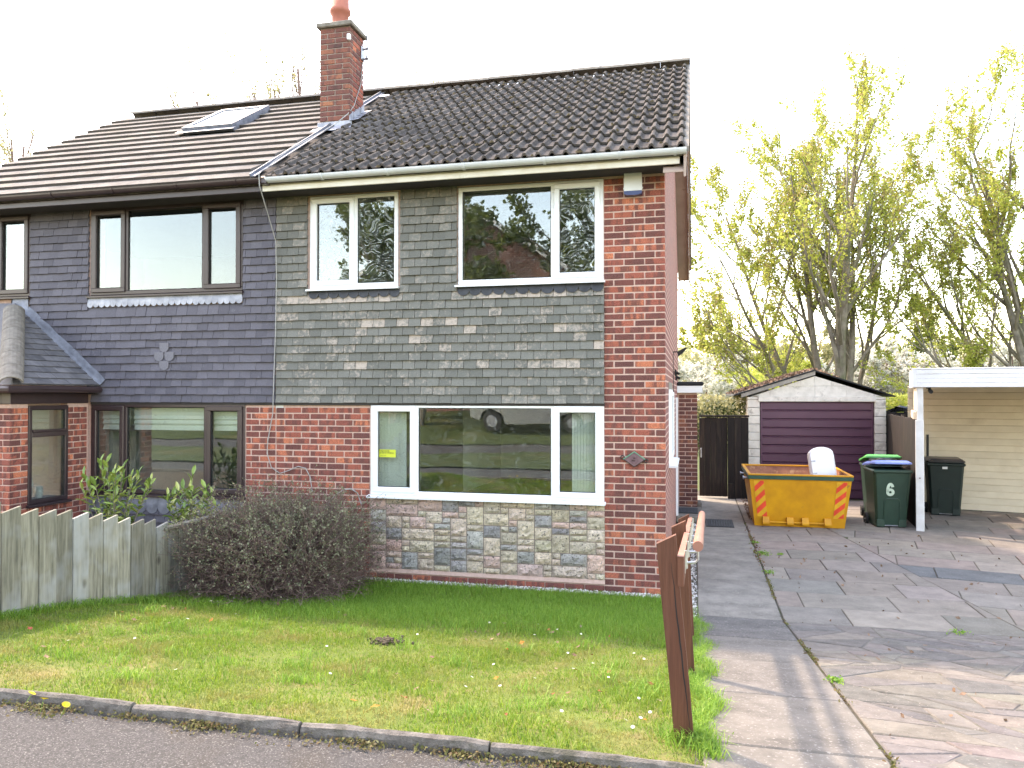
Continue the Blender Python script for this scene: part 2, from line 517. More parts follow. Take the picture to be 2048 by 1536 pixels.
M('bin_number', (0.55, 0.68, 0.55), rough=0.5)
M('door_red', (0.14, 0.02, 0.03), rough=0.4)
M('mat_grey', (0.10, 0.105, 0.115), (0.06, 0.063, 0.07), rough=0.9, scale=60)
M('bark', (0.25, 0.215, 0.175), (0.13, 0.108, 0.085), rough=0.95, scale=5, bump=0.6, bscale=18, c3=(0.12, 0.125, 0.07), s3=1.5, t3=(0.5, 0.65))
M('twig', (0.25, 0.165, 0.14), (0.115, 0.072, 0.065), rough=0.9, scale=9)
M('gravel', (0.55, 0.52, 0.49), (0.22, 0.19, 0.17), rough=0.85, scale=25)
leaf_mat('grass', [(0.0, (0.095, 0.20, 0.024)), (0.5, (0.175, 0.30, 0.034)), (1.0, (0.28, 0.35, 0.050))], 0.38, 0.55,
         patch=[((0.30, 0.27, 0.085), 2.1, 0.50, 0.66), ((0.36, 0.29, 0.14), 6.0, 0.60, 0.72)])
leaf_mat('grass_lush', [(0.0, (0.11, 0.25, 0.034)), (0.6, (0.19, 0.36, 0.050)), (1.0, (0.29, 0.42, 0.070))], 0.38, 0.5)
leaf_mat('grass_far', [(0.0, (0.06, 0.11, 0.02)), (1.0, (0.14, 0.19, 0.04))], 0.3, 0.6)
leaf_mat('maple_leaf', [(0.0, (0.30, 0.36, 0.065)), (0.5, (0.42, 0.46, 0.10)), (1.0, (0.52, 0.50, 0.14))], 0.55, 0.5)
leaf_mat('bud_leaf', [(0.0, (0.22, 0.20, 0.075)), (1.0, (0.33, 0.24, 0.13))], 0.5, 0.6)
leaf_mat('green_leaf', [(0.0, (0.055, 0.10, 0.016)), (1.0, (0.16, 0.19, 0.035))], 0.45, 0.5)
leaf_mat('dark_leaf', [(0.0, (0.02, 0.04, 0.012)), (1.0, (0.06, 0.09, 0.025))], 0.35, 0.5)
leaf_mat('olive_leaf', [(0.0, (0.22, 0.23, 0.10)), (1.0, (0.40, 0.37, 0.20))], 0.45, 0.6)
leaf_mat('blossom', [(0.0, (0.40, 0.42, 0.32)), (0.5, (0.62, 0.62, 0.54)), (1.0, (0.80, 0.78, 0.74))], 0.35, 0.7)
leaf_mat('bush_leaf', [(0.0, (0.12, 0.135, 0.075)), (0.6, (0.22, 0.235, 0.14)), (1.0, (0.34, 0.34, 0.22))], 0.3, 0.55)
leaf_mat('laurel_leaf', [(0.0, (0.085, 0.15, 0.03)), (1.0, (0.20, 0.25, 0.06))], 0.3, 0.35)
m_, nt_, n_, l_, p_ = nodes_of('laurel_piece')
oi_ = n_.new('ShaderNodeObjectInfo')
r_ = ramp(n_, [(0.0, (0.11, 0.20, 0.045)), (0.7, (0.25, 0.34, 0.075)), (1.0, (0.46, 0.48, 0.16))])
l_.new(oi_.outputs['Random'], r_.inputs[0])
l_.new(r_.outputs[0], p_.inputs['Base Color'])
p_.inputs['Roughness'].default_value = 0.35
MATS['laurel_piece'] = m_
colour_mat('dead_leaf', rough=0.8, scale=30, amount=0.4, bump=0.2)
M('petal_yellow', (0.80, 0.62, 0.01), (0.75, 0.52, 0.01), rough=0.6, scale=60)
M('petal_white', (0.82, 0.82, 0.80), rough=0.6)
M('car_silver', (0.42, 0.43, 0.44), (0.40, 0.41, 0.42), rough=0.22, metal=0.6)
M('car_glass', (0.02, 0.025, 0.03), rough=0.08, spec=0.8)
M('roof_far', (0.13, 0.10, 0.09), (0.09, 0.07, 0.065), rough=0.9, scale=9)
M('line_white', (0.6, 0.6, 0.58), rough=0.8)
glass_mat('glass', 0.10, smear=0.10)
glass_mat('glass_smeared', 0.10, smear=0.65)
glass_mat('glass_brown_house', 0.07)

# ------------------------------------------------------------------ building helpers
def wloc(o):
    v = Vector((0, 0, 0))
    while o is not None:
        v = v + o.location
        o = o.parent
    return v

def link(name, data, mat=None, parent=None, loc=None):
    o = bpy.data.objects.new(name, data)
    if mat is not None and data is not None and len(data.materials) == 0:
        data.materials.append(MATS[mat])
    COL.objects.link(o)
    if parent is not None:
        o.parent = parent
    if loc is not None:
        o.location = loc
    return o

def tag(o, label=None, cat=None, group=None, kind=None):
    if label: o['label'] = label
    if cat: o['category'] = cat
    if group: o['group'] = group
    if kind: o['kind'] = kind
    return o

def thing(name, label, cat, loc=(0, 0, 0), rz=0.0, group=None):
    o = link(name, None, loc=Vector(loc))
    o.rotation_euler = (0, 0, rz)
    return tag(o, label, cat, group)

class MB:
    def __init__(s):
        s.v = []; s.f = []
    def add(s, vs, fs):
        k = len(s.v)
        s.v.extend([tuple(v) for v in vs])
        s.f.extend([tuple(k + i for i in f) for f in fs])
        return s
    def box(s, x0, x1, y0, y1, z0, z1):
        vs = [(x, y, z) for x in (x0, x1) for y in (y0, y1) for z in (z0, z1)]
        return s.add(vs, [(0, 1, 3, 2), (4, 6, 7, 5), (0, 4, 5, 1), (2, 3, 7, 6), (0, 2, 6, 4), (1, 5, 7, 3)])
    def cbox(s, x0, x1, y0, y1, z0, z1, c=0.004):
        lo = (x0, y0, z0); hi = (x1, y1, z1)
        idx = {}; vs = []
        sg = [(a, b, d) for a in (0, 1) for b in (0, 1) for d in (0, 1)]
        for q in sg:
            for ax in range(3):
                p = []
                for k in range(3):
                    e = hi[k] if q[k] else lo[k]
                    if k != ax:
                        e += -c if q[k] else c
                    p.append(e)
                idx[(q, ax)] = len(vs); vs.append(tuple(p))
        fs = []
        for ax in range(3):
            b, d = [(1, 2), (2, 0), (0, 1)][ax]
            for sa in (0, 1):
                ring = []
                for (u, w) in ((0, 0), (1, 0), (1, 1), (0, 1)):
                    q = [0, 0, 0]; q[ax] = sa; q[b] = u; q[d] = w
                    ring.append(idx[(tuple(q), ax)])
                fs.append(tuple(ring if sa else ring[::-1]))
        for ax in range(3):
            b, d = [(1, 2), (2, 0), (0, 1)][ax]
            for u in (0, 1):
                for w in (0, 1):
                    q1 = [0, 0, 0]; q1[ax] = 0; q1[b] = u; q1[d] = w
                    q2 = list(q1); q2[ax] = 1
                    q1, q2 = tuple(q1), tuple(q2)
                    fs.append((idx[(q1, b)], idx[(q2, b)], idx[(q2, d)], idx[(q1, d)]))
        for q in sg:
            fs.append(tuple(idx[(q, k)] for k in range(3)))
        return s.add(vs, fs)
    def prism(s, poly, fn, a, b):
        """poly: 2-D outline; fn(u, v, w) gives the point; extruded from w=a to w=b"""
        n = len(poly)
        vs = [fn(u, v, a) for u, v in poly] + [fn(u, v, b) for u, v in poly]
        fs = [tuple(range(n))[::-1], tuple(range(n, 2 * n))]
        fs += [(i, (i + 1) % n, n + (i + 1) % n, n + i) for i in range(n)]
        return s.add(vs, fs)
    def tube(s, pts, rad, n=8, caps=True):
        pts = [Vector(p) for p in pts]
        if not isinstance(rad, (list, tuple)):
            rad = [rad] * len(pts)
        k0 = len(s.v); vs = []; fs = []
        up = Vector((0.13, 0.31, 0.94))
        for i, p in enumerate(pts):
            d = (pts[min(i + 1, len(pts) - 1)] - pts[max(i - 1, 0)]).normalized()
            a = d.cross(up)
            if a.length < 1e-3:
                a = d.cross(Vector((1, 0, 0)))
            a.normalize(); b = d.cross(a)
            for j in range(n):
                t = 2 * math.pi * j / n
                vs.append(p + (a * math.cos(t) + b * math.sin(t)) * rad[i])
        for i in range(len(pts) - 1):
            for j in range(n):
                fs.append((i * n + j, i * n + (j + 1) % n, (i + 1) * n + (j + 1) % n, (i + 1) * n + j))
        if caps:
            fs.append(tuple(range(n))[::-1])
            fs.append(tuple((len(pts) - 1) * n + j for j in range(n)))
        return s.add(vs, fs)
    def mesh(s, name='mesh', smooth=False):
        me = bpy.data.meshes.new(name)
        me.from_pydata(s.v, [], s.f)
        if smooth:
            me.polygons.foreach_set('use_smooth', [True] * len(me.polygons))
        me.update()
        return me
    def build(s, name, mat, parent=None, smooth=False, local=False):
        """vertices are in world space unless local"""
        if parent is not None and not local:
            w = wloc(parent)
            s.v = [(a - w.x, b - w.y, c - w.z) for a, b, c in s.v]
        return link(name, s.mesh(name, smooth), mat, parent)

def np_mesh(name, V, T, smooth=False):
    me = bpy.data.meshes.new(name)
    V = np.asarray(V, dtype=np.float32); T = np.asarray(T, dtype=np.int32)
    me.vertices.add(len(V)); me.vertices.foreach_set('co', V.ravel())
    k = T.shape[1]
    me.loops.add(T.size); me.loops.foreach_set('vertex_index', T.ravel())
    me.polygons.add(len(T))
    me.polygons.foreach_set('loop_start', np.arange(0, T.size, k, dtype=np.int32))
    if smooth:
        me.polygons.foreach_set('use_smooth', np.ones(len(T), dtype=bool))
    me.update(calc_edges=True)
    return me

def piece(name, me, parent, loc, rot=None, scale=None, color=None):
    """one of many alike pieces sharing mesh data; loc in world space"""
    o = bpy.data.objects.new(name, me)
    COL.objects.link(o)
    o.parent = parent
    o.location = Vector(loc) - wloc(parent)
    if rot: o.rotation_euler = rot
    if scale: o.scale = scale
    if color: o.color = (*color, 1.0) if len(color) == 3 else color
    return o

def clip(poly, a, b, c):
    """keep the part of a convex polygon with a*x + b*y <= c"""
    out = []
    for i in range(len(poly)):
        p, q = poly[i], poly[(i + 1) % len(poly)]
        dp, dq = a * p[0] + b * p[1] - c, a * q[0] + b * q[1] - c
        if dp <= 0: out.append(p)
        if (dp < 0 < dq) or (dq < 0 < dp):
            t = dp / (dp - dq)
            out.append((p[0] + t * (q[0] - p[0]), p[1] + t * (q[1] - p[1])))
    return out

def area(poly):
    return 0.5 * sum(poly[i][0] * poly[(i + 1) % len(poly)][1] - poly[(i + 1) % len(poly)][0] * poly[i][1] for i in range(len(poly)))

def shrink(poly, d):
    """move every edge of a convex polygon inwards by d"""
    if area(poly) < 0: poly = poly[::-1]
    out = list(poly)
    for i in range(len(poly)):
        p, q = poly[i], poly[(i + 1) % len(poly)]
        ex, ey = q[0] - p[0], q[1] - p[1]
        L = math.hypot(ex, ey)
        if L < 1e-6: continue
        nx, ny = ey / L, -ex / L
        out = clip(out, nx, ny, nx * p[0] + ny * p[1] - d)
        if len(out) < 3: return []
    return out

def text(name, body, mat, parent, loc, size, rot, extrude=0.002, align='CENTER', bold=0.0):
    cu = bpy.data.curves.new(name, 'FONT')
    cu.body = body; cu.size = size; cu.extrude = extrude; cu.offset = bold
    cu.align_x = align; cu.align_y = 'CENTER'
    tmp = bpy.data.objects.new('tmp_text', cu)
    COL.objects.link(tmp)
    dg = bpy.context.evaluated_depsgraph_get()
    me = bpy.data.meshes.new_from_object(tmp.evaluated_get(dg))
    bpy.data.objects.remove(tmp, do_unlink=True)
    me.materials.clear(); me.materials.append(MATS[mat])
    o = bpy.data.objects.new(name, me)
    COL.objects.link(o)
    o.parent = parent
    o.location = loc
    o.rotation_euler = rot
    return o

def numeral_six(name, mat, parent, loc, h, w, stroke, rot, depth=0.003):
    """a bold 6: ring below, tail sweeping up"""
    b = MB()
    rx, rz_ = w / 2 - stroke / 2, h * 0.29 - stroke / 2
    cz = -h / 2 + h * 0.29
    pts = [(rx * math.cos(t), cz + rz_ * math.sin(t)) for t in [2 * math.pi * i / 28 for i in range(29)]]
    def ribbon(pts, s):
        L, Rr = [], []
        for i, p in enumerate(pts):
            q0, q1 = pts[max(i - 1, 0)], pts[min(i + 1, len(pts) - 1)]
            dx, dz = q1[0] - q0[0], q1[1] - q0[1]
            n = math.hypot(dx, dz) or 1
            nx, nz = -dz / n, dx / n
            L.append((p[0] + nx * s / 2, p[1] + nz * s / 2)); Rr.append((p[0] - nx * s / 2, p[1] - nz * s / 2))
        k = len(pts)
        vs = [(x, -depth, z) for x, z in L] + [(x, -depth, z) for x, z in Rr] + [(x, depth, z) for x, z in L] + [(x, depth, z) for x, z in Rr]
        fs = []
        for i in range(k - 1):
            fs += [(i, i + 1, k + i + 1, k + i), (2 * k + i, 3 * k + i, 3 * k + i + 1, 2 * k + i + 1), (i, 2 * k + i, 2 * k + i + 1, i + 1), (k + i, k + i + 1, 3 * k + i + 1, 3 * k + i)]
        b.add(vs, fs)
    ribbon(pts, stroke)
    tail = []
    zt = h / 2 - stroke / 2
    for i in range(15):
        t = R(180) - R(145) * i / 14
        tail.append((rx * math.cos(t), (cz + (zt - cz) * math.sin(t) ** 0.8) if t > 0 else cz))
    tail = [(-rx, cz)] + tail[1:]
    ribbon(tail, stroke)
    o = b.build(name, mat, parent, local=True)
    o.location = loc
    o.rotation_euler = rot
    return o

# ------------------------------------------------------------------ ground, street, plot surfaces
def sheet(name, x0, x1, ys, mat, dz, xs=None, hfun=None):
    mb = MB()
    xs = xs or [x0, x1]
    hf = hfun or (lambda x, y: gz(y))
    vs = [(x, y, hf(x, y) + dz) for y in ys for x in xs]
    nx = len(xs)
    fs = [(j * nx + i, j * nx + i + 1, (j + 1) * nx + i + 1, (j + 1) * nx + i) for j in range(len(ys) - 1) for i in range(nx - 1)]
    mb.add(vs, fs)
    o = mb.build(name, mat)
    tag(o, kind='structure')
    return o

YS = [-400, -60, -32, -21, -17, -14.2, -12, -8, -6.5, -4.9, -4, -3, -2, -0.8, 0, 9, 60, 400]
sheet('ground', -400, 400, YS, 'far_ground', -0.06)
sheet('road', -120, 120, [-14.2, -10.2], 'asphalt', -0.03)
pavement = sheet('pavement', -40, 0.33, [-6.75, -6.5, -5.6, -5.19], 'asphalt', 0.0)
sheet('verge', -60, 60, [-10.2, -8, -6.75], 'shaded_verge_turf', 0.03)
sheet('opposite_verge', -60, 60, [-34, -32, -24, -20.65, -17, -14.2], 'shaded_verge_turf', 0.0)

def lawn_h(x, y):
    h = gz(y)
    h += 0.018 * math.sin(1.7 * x + 0.6) * math.sin(1.3 * y + 0.4) + 0.008 * math.sin(5.1 * x) * math.cos(4.3 * y)
    h += 0.10 * min(1.0, max(0.0, (-x - 3.3) / 1.4)) * min(1.0, max(0.0, (-2.0 - y) / 1.4))
    if y < -4.3:
        h += 0.022 * min(1.0, (-4.3 - y) / 0.7)
    return h
LX = [-4.9 + 0.2 * i for i in range(27)]
LX[-1] = 0.33
LY = [-5.195 + 0.2 * j for j in range(27)]
LY[-1] = 0.02
lawn = sheet('lawn', 0, 0, LY, 'turf', 0.0, xs=LX, hfun=lawn_h)
def side_h(x, y):
    return gz(y) + 0.02 * math.sin(2 * x + y)
sheet('neighbour_garden', 0, 0, [-5.16 + 0.4 * j for j in range(14)], 'soil', 0.0, xs=[-16 + 0.74 * i for i in range(16)], hfun=side_h)

# concrete edging between lawn and pavement, one block at a time
mb = MB()
prof = [(-0.030, -0.10), (-0.030, 0.055), (-0.022, 0.078), (-0.008, 0.088), (0.008, 0.088), (0.022, 0.078), (0.030, 0.055), (0.030, -0.10)]
seg = 6
for i in range(seg + 1):
    pass
def edging_mesh(sd):
    r = random.Random(sd)
    b = MB(); L = 0.905; n = len(prof); k = 9
    vs = []
    for i in range(k):
        x = -L / 2 + L * i / (k - 1)
        for (u, w) in prof:
            j = 0.004 if 0 < i < k - 1 else 0.0
            e = 0.93 if i in (0, k - 1) else 1.0
            vs.append((x, u * e + r.uniform(-j, j), w * (e if w > 0 else 1) + r.uniform(-j, j)))
    fs = [(i * n + q, i * n + q + 1, (i + 1) * n + q + 1, (i + 1) * n + q) for i in range(k - 1) for q in range(n - 1)]
    fs += [tuple(range(n)), tuple((k - 1) * n + q for q in range(n))]
    b.add(vs, fs)
    me = b.mesh('edging')
    me.materials.append(MATS['kerb'])
    return me
em = [edging_mesh(i) for i in range(3)]
kerb = thing('path_edging', 'weathered round-topped concrete edging between lawn and pavement', 'edging', (-1.5, -5.22, gz(-5.22)))
for i in range(13):
    x = -0.12 - 0.915 * i
    piece('edging_block', em[i % 3], kerb, (x, -5.22 + random.uniform(-0.006, 0.006), gz(-5.22) - 0.022 + random.uniform(-0.008, 0.004)),
          rot=(0, random.uniform(-0.008, 0.008), random.uniform(-0.008, 0.008)))

# drive: soil bed, concrete path bays, rectangular slabs, crazy paving
drive = sheet('driveway', 0.30, 9.5, [-5.6, -4.9, -4, -3, -2, -0.8, 0, 3, 6, 9.2], 'joint_soil', 0.019)
sheet('drive_crossover', 0.33, 12, [-6.75, -5.6], 'asphalt', 0.012)

def slab_piece(name, poly, mat, colr, th=0.03, tilt=0.004, top=0.03, bev=0.006):
    """a flat stone from its outline in plan, laid on the sloping ground"""
    if len(poly) < 3: return None
    if area(poly) < 0: poly = poly[::-1]
    inner = shrink(poly, bev)
    cx = sum(p[0] for p in poly) / len(poly); cy = sum(p[1] for p in poly) / len(poly)
    ax, ay = random.uniform(-tilt, tilt), random.uniform(-tilt, tilt)
    dz = random.uniform(-0.003, 0.003)
    hz = lambda p: gz(p[1]) - gz(cy) + ax * (p[0] - cx) + ay * (p[1] - cy) + dz
    n = len(poly)
    if len(inner) != n:
        inner = [(cx + (p[0] - cx) * 0.97, cy + (p[1] - cy) * 0.97) for p in poly]
    else:
        k = min(range(n), key=lambda i: (inner[i][0] - poly[0][0]) ** 2 + (inner[i][1] - poly[0][1]) ** 2)
        inner = inner[k:] + inner[:k]
    vs = [(p[0] - cx, p[1] - cy, hz(p) + top) for p in inner]
    vs += [(p[0] - cx, p[1] - cy, hz(p) + top - bev) for p in poly]
    vs += [(p[0] - cx, p[1] - cy, hz(p) + top - th) for p in poly]
    fs = [tuple(range(n))]
    fs += [(i, n + i, n + (i + 1) % n, (i + 1) % n) for i in range(n)]
    fs += [(n + i, 2 * n + i, 2 * n + (i + 1) % n, n + (i + 1) % n) for i in range(n)]
    b = MB().add(vs, fs)
    me = b.mesh(name)
    me.materials.append(MATS[mat])
    return piece(name, me, drive, (cx, cy, gz(cy)), color=colr)

PATH_X0, PATH_X1 = 0.335, 1.115
def split_rows(x0, x1, y0, y1, ys=()):
    """break a long bay where the ground changes slope"""
    return [y0] + [y for y in ys if y0 < y < y1] + [y1]
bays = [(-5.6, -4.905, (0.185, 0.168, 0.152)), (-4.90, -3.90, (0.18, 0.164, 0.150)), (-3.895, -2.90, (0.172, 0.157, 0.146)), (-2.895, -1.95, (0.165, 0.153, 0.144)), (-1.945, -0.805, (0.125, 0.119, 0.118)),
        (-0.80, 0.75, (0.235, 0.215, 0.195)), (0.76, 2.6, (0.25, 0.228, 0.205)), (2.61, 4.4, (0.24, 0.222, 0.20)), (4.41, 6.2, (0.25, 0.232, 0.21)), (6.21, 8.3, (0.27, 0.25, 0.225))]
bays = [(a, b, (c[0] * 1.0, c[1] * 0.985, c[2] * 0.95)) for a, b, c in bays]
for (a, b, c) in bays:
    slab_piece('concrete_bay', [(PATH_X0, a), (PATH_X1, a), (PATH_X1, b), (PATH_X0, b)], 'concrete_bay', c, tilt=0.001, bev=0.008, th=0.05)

SLAB_C = [(0.215, 0.186, 0.160), (0.195, 0.172, 0.150), (0.24, 0.205, 0.178), (0.232, 0.19, 0.165), (0.21, 0.186, 0.162), (0.242, 0.195, 0.17)]
def jitter(c, k=0.10):
    f = random.uniform(1 - k, 1 + k)
    return tuple(max(0.01, v * f * random.uniform(0.97, 1.03)) for v in c)
# left field: courses parallel with the house front
y = -0.85
row = 0
while y < 8.3:
    h = 0.60
    x = 1.13 - (0.35 if row % 2 else 0.0)
    while x < 3.2:
        w = random.choice([0.6, 0.75, 0.9])
        poly = [(x, y), (x + w, y), (x + w, y + h), (x, y + h)]
        poly = clip(poly, -1, 0, -1.13)
        poly = clip(poly, 1.0, 0.16, 2.95 + 0.16 * 1.0) if poly else poly
        poly = shrink(poly, 0.004) if len(poly) >= 3 else []
        if len(poly) >= 3 and abs(area(poly)) > 0.01:
            c = jitter(random.choice(SLAB_C))
            slab_piece('slab', poly, 'slab', c)
        x += w
    y += h; row += 1
# right field: courses turned towards the carport
ca, sa = math.cos(R(-11)), math.sin(R(-11))
row = 0
v = -2.2
while v < 8.8:
    u = -2.6 - (0.4 if row % 2 else 0)
    while u < 6.0:
        w = random.choice([0.75, 0.9, 0.9])
        q = [(u, v), (u + w, v), (u + w, v + 0.6), (u, v + 0.6)]
        poly = [(3.0 + a * ca - b * sa, a * sa + b * ca) for a, b in q]
        poly = clip(poly, -1.0, -0.16, -(2.95 + 0.16) - 0.002)
        poly = clip(poly, 0, -1, 0.85) if len(poly) >= 3 else []
        poly = clip(poly, 0, 1, 8.2) if len(poly) >= 3 else []
        poly = clip(poly, 1, 0, 7.5) if len(poly) >= 3 else []
        poly = shrink(poly, 0.005) if len(poly) >= 3 else []
        if len(poly) >= 3 and abs(area(poly)) > 0.012:
            c = jitter(random.choice(SLAB_C))
            cx = sum(p[0] for p in poly) / len(poly); cy = sum(p[1] for p in poly) / len(poly)
            if 2.7 < cx < 4.0 and 1.55 < cy < 2.1:
                c = (0.11, 0.115, 0.118)
            slab_piece('slab', poly, 'slab', c)
        u += w
    v += 0.6; row += 1
# crazy paving on the slope up to the street: shards cut from random sites
CR_C = [(0.17, 0.150, 0.134), (0.145, 0.133, 0.123), (0.187, 0.162, 0.142), (0.155, 0.140, 0.129), (0.175, 0.150, 0.135), (0.19, 0.168, 0.144), (0.135, 0.126, 0.119)]
sheet('paving_bed', 1.13, 5.6, [-5.6, -4.9, -4, -3, -2, -0.87], 'paving_mortar', 0.0255)
def shatter(poly, limit, out, depth=0):
    """break a slab along random lines until the shards are small enough"""
    ar = abs(area(poly))
    if ar < limit or depth > 12:
        out.append(poly); return
    xs = [p[0] for p in poly]; ys = [p[1] for p in poly]
    cx = sum(xs) / len(xs) + random.uniform(-0.22, 0.22) * (max(xs) - min(xs)); cy = sum(ys) / len(ys) + random.uniform(-0.22, 0.22) * (max(ys) - min(ys))
    # cut across the longer side, at a slant
    base = 0.0 if (max(xs) - min(xs)) > (max(ys) - min(ys)) * 1.15 else math.pi / 2
    t = base + random.gauss(0, 0.50)
    a, b = math.cos(t), math.sin(t); c = a * cx + b * cy
    for q in (clip(poly, a, b, c), clip(poly, -a, -b, -c)):
        if len(q) >= 3: shatter(q, random.choice([0.04, 0.06, 0.09, 0.15]) if depth > 5 else 0.16, out, depth + 1)
shards = []
sites = []
while len(sites) < 26:
    p = (random.uniform(1.1, 5.0), random.uniform(-5.7, -0.8))
    if all((p[0] - q[0]) ** 2 + (p[1] - q[1]) ** 2 > 0.45 ** 2 for q in sites): sites.append(p)
for i, p in enumerate(sites):
    poly = [(1.13, -5.6), (4.95, -5.6), (4.95, -0.87), (1.13, -0.87)]
    for j, q in enumerate(sites):
        if i == j or len(poly) < 3: continue
        a, b = q[0] - p[0], q[1] - p[1]
        poly = clip(poly, a, b, a * (p[0] + q[0]) / 2 + b * (p[1] + q[1]) / 2)
    if len(poly) >= 3: shatter(poly, 0.10, shards, 4)
for poly in shards:
    poly = shrink(poly, random.uniform(0.0015, 0.007))
    if len(poly) < 3 or abs(area(poly)) < 0.003: continue
    slab_piece('paving_stone', poly, 'crazy', jitter(random.choice(CR_C), 0.10), tilt=0.010)

# ------------------------------------------------------------------ walls of pieces
WALL_OPEN = []
def wall_boxes(mb, x0, x1, z0, z1, y0, y1, holes):
    xs = sorted({x0, x1, *[h[0] for h in holes], *[h[1] for h in holes]})
    zs = sorted({z0, z1, *[h[2] for h in holes], *[h[3] for h in holes]})
    xs = [x for x in xs if x0 <= x <= x1]; zs = [z for z in zs if z0 <= z <= z1]
    for i in range(len(xs) - 1):
        for j in range(len(zs) - 1):
            mx, mz = (xs[i] + xs[i + 1]) / 2, (zs[j] + zs[j + 1]) / 2
            if any(h[0] < mx < h[1] and h[2] < mz < h[3] for h in holes): continue
            mb.box(xs[i], xs[i + 1], y0, y1, zs[j], zs[j + 1])

_BR = {}
def brick_mesh(w, mat, var, d=0.10):
    key = (round(w, 3), mat, var, d)
    if key not in _BR:
        r = random.Random(hash(key) & 0xffff)
        b = MB().cbox(-w / 2 + 0.002, w / 2 - 0.002, 0.0, d, -0.031, 0.031, 0.0045)
        b.v = [(x + r.uniform(-0.0018, 0.0018), y + r.uniform(-0.001, 0.001), z + r.uniform(-0.0018, 0.0018)) for x, y, z in b.v]
        me = b.mesh('brick')
        me.materials.append(MATS[mat])
        _BR[key] = me
    return _BR[key]

def course_cuts(x0, x1, odd):
    """stretcher bond from the right-hand end of a stretch of wall"""
    cuts = []
    x = x1
    first = 0.1025 if odd else 0.215
    w = first
    while x - w > x0 + 0.03:
        cuts.append((x - w, x)); x -= w + 0.01; w = 0.215
    if x - x0 > 0.03:
        cuts.append((x0, x))
    return cuts

def brickwork(parent, x0, x1, z0, z1, mat, holes=(), stuff_when=None, stuff=None, y=0.0, axis='x', z_base=0.0, name='brick'):
    """lays bricks; axis 'x': face towards -y at depth y; axis 'y': face towards +x at x=y, running along y"""
    k = 0
    z = z_base
    while z + 0.065 <= z1 + 0.02:
        if z >= z0 - 0.01:
            for (a, b) in course_cuts(x0, x1, k % 2 == 1):
                zc = z + 0.0325
                for h in holes:
                    if h[2] - 0.03 < zc < h[3] + 0.02:
                        if a < h[0] < b <= h[1]: b = h[0]
                        elif h[0] <= a < h[1] < b: a = h[1]
                if b - a < 0.02: continue
                m = (a + b) / 2
                if any(h[0] < m < h[1] and h[2] - 0.03 < zc < h[3] + 0.02 for h in holes): continue
                jy = random.uniform(-0.0025, 0.0025)
                if axis == 'x':
                    if stuff is not None and stuff_when(m, zc):
                        stuff.cbox(a + 0.002, b - 0.002, y + jy, y + 0.1, z + 0.0015, z + 0.0635, 0.0045)
                    else:
                        piece(name, brick_mesh(b - a, mat, random.randrange(3)), parent, (m, y + jy, zc))
                else:
                    piece(name, brick_mesh(b - a, mat, random.randrange(3)), parent, (y + jy, m, zc), rot=(0, 0, R(90)))
        z += 0.075; k += 1

_TL = {}
def hung_mesh(w, mat, var, h=0.135):
    key = (round(w, 3), mat, var)
    if key not in _TL:
        r = random.Random(hash(key) & 0xffff)
        t = 0.013
        # bottom edge stands proud, head tucked under the course above
        pr = [(-0.037, 0.0), (-0.037 + t, 0.0), (-0.007 + t, h), (-0.007, h)]
        b = MB()
        vs = []
        for x in (-w / 2, w / 2):
            dz = r.uniform(-0.0025, 0.0025); dy = r.uniform(-0.003, 0.003)
            vs += [(x, p[0] + dy, p[1] + (dz if p[1] == 0 else 0)) for p in pr]
        b.add(vs, [(0, 1, 2, 3), (7, 6, 5, 4), (0, 4, 5, 1), (1, 5, 6, 2), (2, 6, 7, 3), (3, 7, 4, 0)])
        me = b.mesh('wall_tile')
        me.materials.append(MATS[mat])
        _TL[key] = me
    return _TL[key]

def tile_hang(parent, x0, x1, z0, z1, holes, mat, bleach, keep, stuff, tw=0.150, gauge=0.100, blocked=lambda x, z: False):
    k = 0
    z = z0
    while z < z1 - 0.01:
        x = x0 - (tw / 2 if k % 2 else 0)
        row = []
        while x < x1 - 0.005:
            row.append((max(x, x0), min(x + tw, x1))); x += tw
        for (a, b) in row:
            for h in holes:                                   # trim against windows
                if h[2] - 0.02 < z + 0.05 < h[3]:
                    if a < h[0] < b: b = h[0]
                    if a < h[1] < b: a = h[1]
            if b - a < 0.02: continue
            m = (a + b) / 2
            if any(h[0] <= m <= h[1] and h[2] - 0.02 < z + 0.05 < h[3] for h in holes): continue
            if blocked(m, z + 0.05): continue
            w = round(b - a - 0.0045, 2 if b - a < tw - 0.004 else 3)
            if keep(m, z + 0.05):
                bl = bleach(m, z + 0.05)
                piece('wall_tile', hung_mesh(w, mat, random.randrange(4)), parent, (m, random.uniform(-0.002, 0.0015), z + random.uniform(-0.002, 0.002)),
                      color=(bl, bl, bl), rot=(0, random.uniform(-0.006, 0.006), 0))
            else:
                me = hung_mesh(w, mat, random.randrange(4))
                jy = random.uniform(-0.002, 0.0015); jz = random.uniform(-0.002, 0.002)
                stuff.add([(m + q.co.x, q.co.y + jy, z + jz + q.co.z) for q in me.vertices], [tuple(p.vertices) for p in me.polygons])
        z += gauge; k += 1

